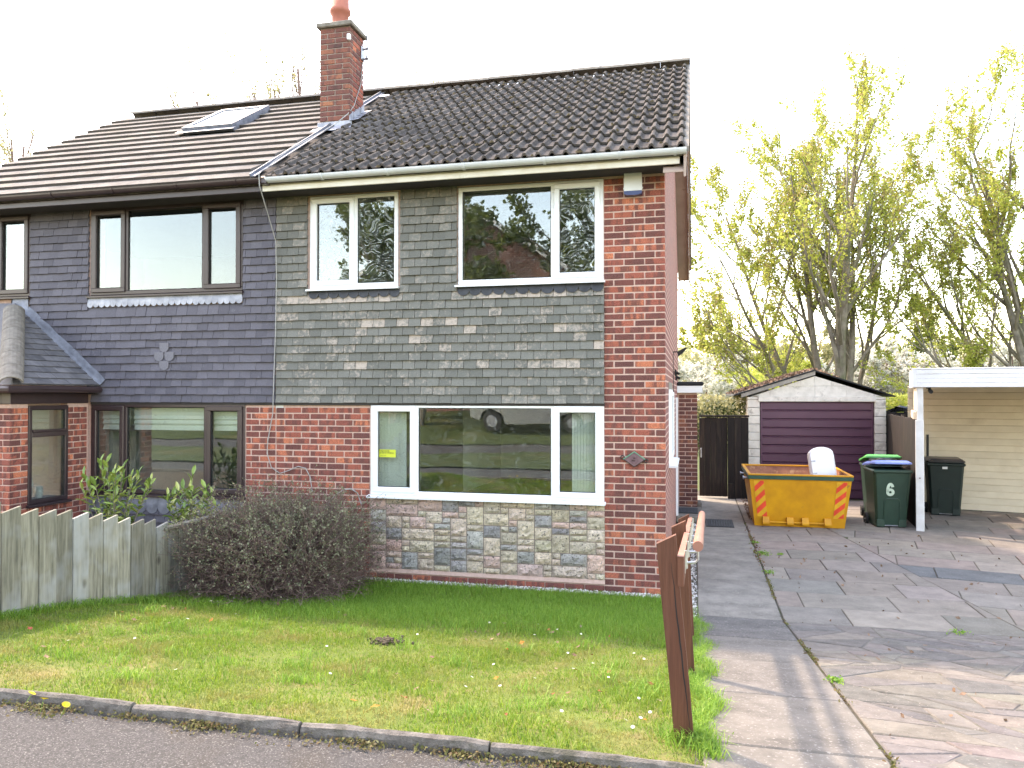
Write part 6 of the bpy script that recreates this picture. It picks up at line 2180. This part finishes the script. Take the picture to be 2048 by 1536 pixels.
# small soil heaps
for (x, y, lab) in ((-1.93, -3.15, 'crumbly brown soil heap in the middle of the lawn'),):
    b = MB()
    for _ in range(110):
        a, rr = random.uniform(0, 6.28), abs(random.gauss(0, 0.055)); c = Vector((x + math.cos(a) * rr * 1.4, y + math.sin(a) * rr, lawn_h(x, y) + 0.012 + 0.02 * math.exp(-rr * rr / 0.004)))
        r = random.uniform(0.004, 0.012)
        b.cbox(c.x - r, c.x + r, c.y - r, c.y + r, c.z - r, c.z + r, r * 0.4)
    tag(b.build('soil_heap', 'soil'), lab, 'soil', kind='stuff')
# pebbles at the wall foot and beside the path
pb = []
for _ in range(1500): pb.append((random.uniform(-3.6, 0.0), random.uniform(-0.17, -0.03), 0.012))
for _ in range(2600): pb.append((random.uniform(0.06, 0.325), random.uniform(-0.9, 4.7), 0.016))
pb = np.array(pb); N = len(pb)
oct_ = np.array([(1, 0, 0), (-1, 0, 0), (0, 1, 0), (0, -1, 0), (0, 0, 1), (0, 0, -1)], float)
tri_ = np.array([(0, 2, 4), (2, 1, 4), (1, 3, 4), (3, 0, 4), (2, 0, 5), (1, 2, 5), (3, 1, 5), (0, 3, 5)])
sz = rng.uniform(0.007, 0.018, (N, 3)) * np.array([1.2, 1, 0.7])
V = pb[:, None, :] + oct_[None] * sz[:, None, :] * rng.uniform(0.8, 1.2, (N, 6, 1)) + rng.normal(0, 0.002, (N, 6, 3))
V[:, :, 2] += gzv(pb[:, 1])[:, None]
T = (np.arange(N)[:, None, None] * 6 + tri_[None]).reshape(-1, 3)
o = link('pebbles', np_mesh('pebbles', V.reshape(-1, 3), T, True), 'pebble' if 'pebble' in MATS else None)
m, nt, n_, l_, p = nodes_of('pebble')
g_ = n_.new('ShaderNodeNewGeometry'); r_ = ramp(n_, [(0.0, (0.12, 0.095, 0.085)), (0.35, (0.42, 0.37, 0.33)), (0.7, (0.62, 0.58, 0.54)), (1.0, (0.75, 0.73, 0.70))])
l_.new(g_.outputs['Random Per Island'], r_.inputs[0]); l_.new(r_.outputs[0], p.inputs['Base Color']); p.inputs['Roughness'].default_value = 0.8
MATS['pebble'] = m; o.data.materials.append(m)
tag(o, 'pale pebbles along the house wall and path', 'pebbles', kind='stuff')

# litter and weeds about the drive
N = 520
x = np.concatenate([1.22 + np.abs(rng.normal(0, 0.09, 260)), rng.uniform(1.2, 4.6, 160), 1.13 + rng.normal(0, 0.04, 100)])
y = np.concatenate([rng.uniform(5.2, 8.2, 260), rng.uniform(-4.9, 4.2, 160), rng.uniform(1.0, 4.6, 100)])
V, T = leaf_quads(np.stack([x, y, gzv(y) + 0.034 + rng.uniform(0, 0.012, N)], 1), rng.uniform(0.010, 0.030, N))
o = link('drive_litter', np_mesh('drive_litter', V, T), 'leaf_litter'); tag(o, 'dead leaves and grit scattered on the drive by the skip', 'leaf litter', kind='stuff')
P_ = []
for (cx, cy, n, s_) in ((1.20, 2.35, 160, 0.05), (1.17, 1.2, 90, 0.03), (1.16, 3.1, 90, 0.03), (1.42, 2.32, 50, 0.02), (2.6, -0.9, 60, 0.05), (3.2, -2.3, 80, 0.05), (3.5, -2.5, 50, 0.04), (1.15, -3.4, 90, 0.025)):
    for _ in range(n): P_.append((cx + random.gauss(0, s_), cy + random.gauss(0, s_ * 1.3)))
P_ = np.array(P_)
V, T = leaf_quads(np.stack([P_[:, 0], P_[:, 1], gzv(P_[:, 1]) + 0.034 + rng.uniform(0, 0.025, len(P_))], 1), rng.uniform(0.006, 0.016, len(P_)))
o = link('drive_weeds', np_mesh('drive_weeds', V, T), 'grass_lush'); tag(o, 'small green weeds sprouting between the paving slabs', 'weeds', kind='stuff')

# ------------------------------------------------------------------ shrub by the brick panel
def tubes_np(paths, rads, n=3):
    """many thin curved twigs at once: paths (N, K, 3), rads (N, K)"""
    N, K, _ = paths.shape
    d = np.gradient(paths, axis=1); d /= np.linalg.norm(d, axis=2)[..., None] + 1e-9
    up = np.tile(np.array([0.31, 0.17, 0.93]), (N, K, 1))
    a = np.cross(d, up); a /= np.linalg.norm(a, axis=2)[..., None] + 1e-9
    b = np.cross(d, a)
    V = []
    for j in range(n):
        t = 2 * np.pi * j / n
        V.append(paths + (a * np.cos(t) + b * np.sin(t)) * rads[..., None])
    V = np.stack(V, 2)                                        # N K n 3
    idx = np.arange(N * K * n).reshape(N, K, n)
    q = []
    for j in range(n):
        j2 = (j + 1) % n
        q.append(np.stack([idx[:, :-1, j], idx[:, :-1, j2], idx[:, 1:, j2], idx[:, 1:, j]], -1))
    Q = np.stack(q, 2).reshape(-1, 4)
    return V.reshape(-1, 3), Q

bush = thing('shrub', 'brown twiggy shrub with sparse small grey-green leaves against the brick wall', 'shrub', (-4.0, -1.0, 0.05))
BC = np.array([-4.12, -0.93, 0.0])
N = 5200
def bush_env(n):
    """points on the outside of a rounded, lumpy mass filling the corner of fence and wall"""
    th = rng.uniform(0, 2 * np.pi, n); el = np.arccos(rng.uniform(-0.02, 1.0, n))
    pw = 0.85
    cx = np.sign(np.cos(th)) * np.abs(np.cos(th)) ** pw; cy = np.sign(np.sin(th)) * np.abs(np.sin(th)) ** pw
    e = np.stack([1.08 * np.sin(el) ** 0.8 * cx, 1.2 * np.sin(el) ** 0.8 * cy, 1.05 * np.maximum(np.cos(el), 0) ** 0.75 + 0.05], 1)
    e *= (1 + 0.10 * np.sin(3 * th + 1) * np.sin(2 * el) + 0.08 * np.sin(7 * th + 4 * el) + 0.05 * np.sin(13 * th + 9 * el))[:, None]
    return e
env = bush_env(N)
root = BC + np.stack([rng.normal(0, 0.30, N), rng.normal(0, 0.34, N), np.full(N, 0.02)], 1)
start = root + (env + BC - root) * rng.uniform(0.0, 0.62, (N, 1))
end = BC + env * rng.uniform(0.70, 1.08, (N, 1)) + rng.normal(0, 0.05, (N, 3))
end[:, 2] = np.maximum(end[:, 2], 0.05)
ok = (end[:, 0] > -4.74) & (end[:, 1] < -0.05) & (end[:, 0] < -2.98)
start, end = start[ok], end[ok]
N = len(end)
start[:, 0] = np.maximum(start[:, 0], -4.7); start[:, 1] = np.minimum(start[:, 1], -0.08)
K = 6
t = np.linspace(0, 1, K)[None, :, None]
P = start[:, None] * (1 - t) + end[:, None] * t
bend = rng.normal(0, 0.07, (N, 1, 3)); bend[:, :, 2] += 0.05
P = P + bend * (np.sin(np.pi * t)) + rng.normal(0, 0.010, P.shape)
keepn_ = (P[:, -1, 1] < -0.06)
P = P[keepn_]
P[:, :, 1] = np.minimum(P[:, :, 1], -0.05)
P[:, :, 0] = np.maximum(P[:, :, 0], -4.76)
rd = np.linspace(1, 0.35, K)[None] * rng.uniform(0.0018, 0.0055, (len(P), 1))
V, Q = tubes_np(P, rd, 3)
o = link('twigs', np_mesh('twigs', V - np.array(wloc(bush)), Q), 'twig', bush); tag(o, kind='stuff')
# side shoots
M_ = 15000
src = P[rng.integers(0, len(P), M_), rng.integers(2, K, M_)]
dirv = rng.normal(0, 1, (M_, 3)); dirv[:, 2] += 0.5; dirv /= np.linalg.norm(dirv, axis=1)[:, None]
L = rng.uniform(0.03, 0.11, (M_, 1))
P2 = np.stack([src, src + dirv * L * 0.5 + rng.normal(0, 0.006, (M_, 3)), src + dirv * L], 1)
P2[:, :, 1] = np.minimum(P2[:, :, 1], -0.04)
V, Q = tubes_np(P2, np.tile(np.array([[0.0018, 0.0014, 0.0008]]), (M_, 1)), 3)
o = link('shoots', np_mesh('shoots', V - np.array(wloc(bush)), Q), 'twig', bush); tag(o, kind='stuff')
tips = np.concatenate([P[:, 3:].reshape(-1, 3), P2.reshape(-1, 3), P2[:, 1:].reshape(-1, 3)])
hz = (tips[:, 2] - 0.25) / 0.8
sel = rng.uniform(size=len(tips)) < np.clip(0.12 + 0.9 * hz, 0.04, 0.8) * (0.35 + 0.9 * clump(tips[:, 0] * 4, tips[:, 2] * 5))
tips = tips[sel] + rng.normal(0, 0.008, (sel.sum(), 3))
V, T = leaf_quads(tips, rng.uniform(0.007, 0.016, len(tips)))
o = link('leaves', np_mesh('leaves', V - np.array(wloc(bush)), T), 'bush_leaf', bush); tag(o, kind='stuff')
# dead leaves under it
N = 700
x = -4.1 + rng.normal(0, 0.4, N); y = -0.95 + rng.normal(0, 0.45, N)
y = np.minimum(y, -0.05); x = np.clip(x, -4.74, -3.2)
V, T = leaf_quads(np.stack([x, y, lawn_hv(x, y) + rng.uniform(0.005, 0.05, N)], 1), rng.uniform(0.015, 0.035, N))
o = link('shrub_litter', np_mesh('shrub_litter', V, T), 'leaf_litter'); tag(o, 'dead leaves heaped under the twiggy shrub', 'leaf litter', kind='stuff')

# ------------------------------------------------------------------ two laurel bushes behind the fence
def lens_leaf(L, w):
    b = MB(); vs = [(0, 0, 0)]
    for t in (0.25, 0.55, 0.8):
        ww = w * math.sin(math.pi * min(1, t * 0.95 + 0.05)); z = -0.10 * L * t * t
        vs += [(-ww, t * L, z + 0.012), (0, t * L, z), (ww, t * L, z + 0.012)]
    vs.append((0, L, -0.10 * L))
    fs = [(0, 2, 1), (0, 3, 2), (1, 2, 5, 4), (2, 3, 6, 5), (4, 5, 8, 7), (5, 6, 9, 8), (7, 8, 10), (8, 9, 10)]
    me = b.add(vs, fs).mesh('leaf'); me.materials.append(MATS['laurel_piece']); return me
LM = [lens_leaf(0.15, 0.026), lens_leaf(0.12, 0.022)]
def laurel(loc, h, spread, nstem, label):
    t = thing('laurel_bush', label, 'bush', loc)
    for s in range(nstem):
        a = random.uniform(0, 6.28); r = spread * math.sqrt(random.random())
        top = Vector((math.cos(a) * r, math.sin(a) * r * 0.6, h * (1 - 0.25 * r / spread) * random.uniform(0.86, 1.0)))
        mid = Vector((top.x * 0.45, top.y * 0.45, top.z * 0.55))
        MB().tube([(0, 0, 0), mid, top], [0.008, 0.006, 0.003], 5).build('stem', 'bark', t, local=True)
        k = 14 if nstem > 16 else 17
        for i in range(k):
            f = 0.42 + 0.58 * i / (k - 1)
            p = (mid * (1 - (f - 0.5) * 2) + top * ((f - 0.5) * 2)) if f > 0.5 else mid * (f * 2)
            o = bpy.data.objects.new('leaf', LM[i % 2]); COL.objects.link(o); o.parent = t
            o.location = p
            o.rotation_euler = (random.uniform(0.1, 0.9) + (0.5 if i > k - 5 else 0), random.uniform(-0.4, 0.4), i * 2.4 + random.uniform(-0.4, 0.4))
            sc = random.uniform(0.65, 1.1); o.scale = (sc, sc, sc)
    return t
laurel((-6.02, -1.15, gz(-1.15)), 1.58, 0.44, 21, 'yellow-green laurel bush behind the fence in front of the porch')
laurel((-5.33, -0.75, gz(-0.75)), 1.34, 0.32, 16, 'mid-green laurel bush behind the fence next to the brick wall')

# ------------------------------------------------------------------ trees
def grow(base, stems, seed, levels=3, leafsize=0.09, leaf_per=7, name='tree', label='', mats=('bark', 'maple_leaf'), group=None, spread=0.5, taper=0.7, up=0.35,
         kids=(7, 6, 5), klen=0.45, bud=None, n_leaf_cap=60000, droop=0.0, leaf_from=0.35, wob=0.13):
    """stems: list of (direction, length, radius). Builds trunk and limbs as one mesh, crown as another"""
    r = random.Random(seed)
    t = thing(name, label, 'tree', base, group=group)
    wood = MB(); pts_leaf = []; bud_pts = []
    def branch(p, d, L, rad, lev):
        n = 7 if lev == 0 else (5 if lev == 1 else 4)
        pts = [p.copy()]; rads = [rad]; q = p.copy(); dd = d.normalized()
        for i in range(n):
            w = wob if lev == 0 else 0.20
            dd = (dd + Vector((r.gauss(0, w), r.gauss(0, w), r.gauss(0, w * 0.6) + (up if lev else up * 0.25) * (0.5 if lev == 0 else 0.42) - droop)) * 0.55).normalized()
            q = q + dd * (L / n)
            pts.append(q.copy()); rads.append(max(0.004, rad * (1 - taper * (i + 1) / n)))
        wood.tube(pts, rads, 8 if lev == 0 else (5 if lev == 1 else 3), caps=False)
        if lev < levels:
            nk = kids[min(lev, len(kids) - 1)]
            for k in range(nk):
                f = 0.28 + 0.70 * (k + r.random()) / nk
                x = f * n; i = min(int(x), n - 1); pp = pts[i].lerp(pts[i + 1], x - i)
                base_d = (pts[i + 1] - pts[i]).normalized()
                side = base_d.cross(Vector((r.gauss(0, 1), r.gauss(0, 1), r.gauss(0, 1)))).normalized()
                nd = (base_d + side * r.uniform(0.5, 1.0) * spread * 1.6).normalized()
                branch(pp, nd, L * klen * r.uniform(0.65, 1.15) * (1.15 - 0.5 * f), rads[i] * 0.55, lev + 1)
        if lev >= levels - 1:
            for i in range(1, n + 1):
                f = i / n
                if f < (leaf_from if lev == levels else 0.72): continue
                for _ in range(leaf_per):
                    pts_leaf.append(pts[i - 1].lerp(pts[i], r.random()) + Vector((r.gauss(0, leafsize * 0.9), r.gauss(0, leafsize * 0.9), r.gauss(0, leafsize * 0.6))))
            if bud: bud_pts.append(pts[-1])
    for (d, L, rad) in stems:
        off = Vector((d[0], d[1], 0)) * (0.25 if len(stems) > 1 else 0.0)
        branch(Vector(base) + off - Vector((0, 0, 0.2)), Vector(d), L, rad, 0)
    wood.build('trunk', mats[0], t)
    LP = np.array([tuple(p) for p in pts_leaf])
    if len(LP) > n_leaf_cap: LP = LP[np.random.default_rng(seed).choice(len(LP), n_leaf_cap, replace=False)]
    if len(LP):
        sz = rng.uniform(0.55, 1.15, len(LP)) * leafsize
        V, T = leaf_quads(LP, sz)
        link('crown', np_mesh('crown', V - np.array(wloc(t)), T), mats[1], t)
    if bud and bud_pts:
        B = np.array([tuple(p) for p in bud_pts])
        B = np.concatenate([B + np.array([0, 0, 0.09 * k]) + rng.normal(0, 0.02, B.shape) for k in range(5)])
        V, T = leaf_quads(B, rng.uniform(0.02, 0.045, len(B)))
        link('buds', np_mesh('buds', V - np.array(wloc(t)), T), bud, t)
    return t

def pix(px, py, y):
    """the point at depth y (world) seen at photo pixel px, py"""
    yaw = R(YAW); pit = math.atan((HORIZON - 768) / F_PX)
    fw = Vector((-math.sin(yaw) * math.cos(pit), math.cos(yaw) * math.cos(pit), math.sin(pit)))
    rt = Vector((math.cos(yaw), math.sin(yaw), 0)); upv_ = rt.cross(fw)
    d = fw + rt * ((px - 1024) / F_PX) - upv_ * ((py - 768) / F_PX)
    return CAM + d * ((y - CAM.y) / d.y)

c = pix(1668, 800, 15.0)
grow((c.x, 15.0, 0), [((-0.72, 0.1, 0.9), 5.4, 0.08), ((-0.52, -0.1, 1.0), 7.2, 0.10), ((-0.37, 0.1, 1.0), 8.4, 0.12), ((-0.22, -0.05, 1.0), 9.0, 0.12), ((-0.09, 0.15, 1.0), 9.2, 0.15), ((0.01, -0.1, 1.0), 9.2, 0.20), ((0.10, 0.1, 1.0), 9.3, 0.16), ((0.20, -0.05, 1.0), 9.0, 0.13), ((0.31, 0.1, 1.0), 8.2, 0.10)],
     11, levels=3, leafsize=0.055, leaf_per=4, name='sycamore_tree', label='many-stemmed tree with fresh yellow-green leaves behind the concrete garage', bud='bud_leaf',
     kids=(10, 7, 6), klen=0.44, spread=0.58, up=0.45, leaf_from=0.2, n_leaf_cap=42000, taper=0.85, wob=0.07)
c = pix(2135, 800, 15.0)
grow((c.x, 15.0, 0), [((-1.0, -0.1, 0.8), 6.4, 0.10), ((-0.66, 0.15, 1.0), 7.4, 0.12), ((-0.42, 0.0, 1.0), 8.8, 0.15), ((-0.25, 0.1, 1.0), 9.8, 0.17), ((-0.10, -0.1, 1.0), 10.2, 0.22), ((0.08, 0.1, 1.0), 9.4, 0.16), ((0.25, -0.1, 1.0), 8.2, 0.13)],
     23, levels=3, leafsize=0.055, leaf_per=4, name='sycamore_tree', label='fresh yellow-green tree rising behind the white carport roof', bud='bud_leaf',
     kids=(10, 7, 6), klen=0.44, spread=0.58, up=0.45, leaf_from=0.2, n_leaf_cap=36000, taper=0.85, wob=0.07)
# trees beyond the ridge
for (px, top, yy, sd, lab) in ((520, 168, 26, 31, 'pale budding tree top showing above the ridge left of the chimney'), (590, 160, 27, 32, 'sparse budding tree top above the ridge close to the chimney'), (30, 265, 24, 33, 'pale green tree top beyond the low end of the left roof'), (760, 175, 27, 35, 'bare twig tips just above the ridge right of the chimney')):
    c = pix(px, top, yy)
    grow((c.x, yy, 0), [((-0.12, 0, 1), c.z * 0.95, 0.16), ((0.14, 0, 1), c.z * 0.98, 0.16), ((0.0, 0.1, 1), c.z * 1.04, 0.2)], sd, levels=2, leafsize=0.08, leaf_per=5, name='tall_tree', label=lab,
         mats=('twig', 'olive_leaf'), kids=(9, 7), klen=0.36, spread=0.42, up=0.6, n_leaf_cap=4000)
# belt of shrubs and small trees behind the garages
belt = [(1385, 690, 22, 'blossom', 'white blossoming tree close behind the side wall of the house', 41),
        (1430, 700, 27, 'blossom', 'hazy white blossom tree left of the sycamore stems', 42),
        (1500, 655, 30, 'olive_leaf', 'bare olive-tinged tree left of the sycamore stems', 43),
        (1560, 690, 24, 'maple_leaf', 'yellow-green young tree rising over the garage roof on the left', 44),
        (1610, 650, 32, 'olive_leaf', 'tall pale twiggy tree behind the sycamore stems', 45),
        (1740, 680, 26, 'blossom', 'broad grey-white blossom tree right of the sycamore stems', 46),
        (1800, 660, 25, 'blossom', 'dense white blossom tree between sycamore and carport', 47),
        (1870, 655, 29, 'green_leaf', 'green tree in the gap above the white carport', 48),
        (1930, 680, 23, 'blossom', 'white blossom tree above the carport roof', 49),
        (2010, 660, 22, 'blossom', 'creamy blossom tree over the right end of the carport roof', 50),
        (1680, 700, 34, 'green_leaf', 'dull green tree far behind the garage ridge', 51)]
for (px, top, yy, lm, lab, sd) in belt:
    c = pix(px, top, yy)
    h = c.z
    dens = 14 if lm == 'blossom' else 9
    grow((c.x, yy, 0), [((-0.30, 0, 1), h * 0.80, 0.07), ((0.30, 0.1, 1), h * 0.80, 0.07), ((0.0, 0.1, 1), h * 0.92, 0.10), ((0.05, -0.25, 1), h * 0.78, 0.06)], sd, levels=2, leafsize=0.065 if lm == 'blossom' else 0.075, leaf_per=dens,
         name='blossom_tree' if lm == 'blossom' else 'small_tree', label=lab, mats=('twig', lm), kids=(9, 7), klen=0.50, spread=0.8, up=0.15, leaf_from=0.1, n_leaf_cap=11000)
# hedges: dark tangle behind gate, bright hedge by the fence, low scrub mass at the back
def hedge(name, label, x0, x1, y0, y1, z0, z1, n, size, mat, seed, cat='hedge', rough=0.25):
    g = np.random.default_rng(seed)
    x = g.uniform(x0, x1, n); yv = g.uniform(y0, y1, n)
    top = z1 + rough * (np.sin(2.1 * x + seed) * 0.5 + np.sin(5.3 * x + 2 * yv) * 0.3 + g.normal(0, 0.15, n))
    z = z0 + (top - z0) * g.uniform(0, 1, n) ** 0.7
    V, T = leaf_quads(np.stack([x, yv, z], 1), g.uniform(0.6, 1.2, n) * size)
    o = link(name, np_mesh(name, V, T), mat)
    return tag(o, label, cat, kind='stuff')
hedge('bramble', 'dark bramble tangle above the gate and fence panel', 0.2, 1.5, 8.6, 9.8, 0.8, 1.95, 3000, 0.035, 'dark_leaf', 5, 'bramble', 0.15)
hedge('bramble_stems', 'dry stalks in the bramble above the gate', 0.2, 1.5, 8.5, 9.6, 1.4, 2.1, 900, 0.05, 'olive_leaf', 6, 'bramble', 0.15)
hedge('clipped_hedge', 'bright yellow-green hedge between garage and carport', 4.35, 6.8, 10.2, 11.4, 0.5, 2.22, 7000, 0.045, 'maple_leaf', 7, 'hedge', 0.08)
hedge('scrub', 'mixed spring scrub far behind the garages', -3, 26, 36, 44, 0.0, 4.4, 26000, 0.16, 'olive_leaf', 8, 'scrub', 1.2)
hedge('green_scrub', 'green undergrowth behind the concrete garage', 1.8, 5, 19, 22, 0.0, 2.6, 9000, 0.075, 'maple_leaf', 9, 'scrub', 0.6)
hedge('far_wood', 'distant woodland closing the view', -60, 70, 60, 75, 0.0, 6.0, 20000, 0.35, 'olive_leaf', 10, 'wood', 1.5)
tp = MB()
for i in range(9):
    p = [(4.25 + 0.09 * i + random.uniform(-.03, .03), 8.75 + random.uniform(-.05, .05), 1.80 + 0.10 * math.sin(i * 1.7) + 0.035 * i), (4.42 + 0.09 * i, 8.75, 1.86 + 0.09 * math.sin(i * 2.1 + 1) + 0.03 * i), (4.38 + 0.09 * i, 9.1, 1.84 + 0.03 * i)]
    tp.add(p, [(0, 1, 2)])
tp.tube([(4.2, 8.9, 1.80), (4.45, 8.85, 1.88), (4.7, 8.9, 1.86), (4.95, 8.9, 2.02)], [0.03, 0.07, 0.05, 0.03], 7)
tag(tp.build('tarpaulin', 'bag_black'), 'crumpled black sheeting on top of the dark boarded fence', 'sheeting')

# ------------------------------------------------------------------ across the street (mirrored in the front windows)
def pitched_house(loc, w, d, eave, ridge, wallm, label):
    t = thing('house', label, 'house', loc)
    x0, x1 = -w / 2, w / 2
    b = MB(); b.box(x0, x1, -d, 0, 0, eave)
    b.prism([(x0, eave), (x1, eave), (0, ridge)], lambda u, v, q: (u, q, v), -d, -0.0)
    b.build('wall', wallm, t, local=True)
    b = MB()
    e = 0.35; s = (ridge - eave) / (w / 2)
    for sg in (-1, 1):
        b.prism([(sg * (w / 2 + e), eave - s * e), (0, ridge), (0, ridge + 0.16), (sg * (w / 2 + e), eave - s * e + 0.16)], lambda u, v, q: (u, q, v), -d - 0.3, 0.3)
    b.build('roof', 'roof_far', t, local=True)
    for sg in (-1, 1):
        b = MB(); b.prism([(sg * (w / 2 + e), eave - s * e - 0.10), (0, ridge - 0.10), (0, ridge + 0.13), (sg * (w / 2 + e), eave - s * e + 0.13)], lambda u, v, q: (u, q, v), 0.301, 0.33)
        b.build('bargeboard', 'upvc_white', t, local=True)
    for (a, c_, z0, z1) in ((-0.7, 0.7, eave - 1.6, eave - 0.4),):
        wdw = MB(); wdw.box(a, c_, 0.0, 0.04, z0, z1); wo = wdw.build('window', 'upvc_white', t, local=True)
        MB().box(a + 0.07, c_ - 0.07, 0.041, 0.045, z0 + 0.07, z1 - 0.07).build('pane', 'car_glass', wo, local=True)
    return t
pitched_house((-8.4, -20.0, gz(-20)), 8.8, 8.0, 5.3, 7.95, 'brick_front', 'brick house with a white-edged gable across the street')
pitched_house((6.5, -30.0, gz(-30)), 8.0, 8.0, 4.8, 7.2, 'brick_front', 'second brick house set back across the street')
for (x, y, h, sd, lab) in ((-9.0, -16.8, 10.2, 71, 'leafy street tree standing before the gabled house across the street'), (-10.2, -17.5, 11.0, 72, 'broad street tree left of the gabled house across the street'), (-2.6, -18.0, 11.0, 73, 'slender street tree right of the gabled house across the street'), (2.5, -22.0, 9.5, 74, 'street tree before the second house across the street')):
    grow((x, y, gz(y)), [((-0.15, 0, 1), h * 0.66, 0.14), ((0.18, 0.05, 1), h * 0.64, 0.13), ((0.0, -0.05, 1), h * 0.74, 0.18)], sd, levels=2, leafsize=0.12, leaf_per=9, name='street_tree', label=lab,
         mats=('bark', 'green_leaf'), kids=(10, 8), klen=0.42, spread=0.6, up=0.3, n_leaf_cap=9000)
hedge('street_hedge', 'clipped hedge along the gardens across the street', -30, 20, -29.5, -28.6, 1.3, 3.4, 16000, 0.10, 'green_leaf', 14, 'hedge', 0.2)
def car(loc, rz, label):
    t = thing('parked_car', label, 'car', loc, rz)
    prof = [(-2.05, 0.42), (-2.08, 0.62), (-2.0, 0.86), (-1.25, 0.98), (-0.55, 1.42), (0.9, 1.46), (1.65, 1.05), (1.98, 0.95), (2.06, 0.6), (2.02, 0.38), (1.75, 0.30), (1.62, 0.55), (1.30, 0.66), (0.98, 0.55), (0.86, 0.24), (-0.86, 0.24), (-0.98, 0.55), (-1.30, 0.66), (-1.62, 0.55), (-1.75, 0.32)]
    MB().prism(prof, lambda u, v, q: (u, q * (0.82 if v > 1.2 else 1.0), v), -0.82, 0.82).build('body', 'car_silver', t, local=True)
    for sg in (-1, 1):
        MB().prism([(-1.05, 1.02), (-0.52, 1.36), (0.05, 1.38), (0.05, 1.0)], lambda u, v, q: (u, q, v), sg * 0.80, sg * 0.826).build('side_window', 'car_glass', t, local=True)
        MB().prism([(0.12, 1.0), (0.12, 1.38), (0.85, 1.38), (1.30, 1.06)], lambda u, v, q: (u, q, v), sg * 0.80, sg * 0.826).build('side_window', 'car_glass', t, local=True)
        for wx in (-1.30, 1.30):
            w = MB(); w.tube([(wx, sg * 0.60, 0.31), (wx, sg * 0.81, 0.31)], 0.31, 20); wo = w.build('wheel', 'rubber', t, local=True)
            h = MB(); h.tube([(wx, sg * 0.80, 0.31), (wx, sg * 0.825, 0.31)], [0.19, 0.17], 12); h.build('rim', 'metal_grey', wo, local=True)
    for sg in (-1, 1):
        MB().cbox(-2.07, -1.95, sg * 0.55 - 0.18, sg * 0.55 + 0.18, 0.66, 0.80, 0.03).build('headlight', 'car_glass', t, local=True)
    return t
car((-4.8, -16.6, gz(-16.6)), R(2), 'silver hatchback parked on the far verge across the street')
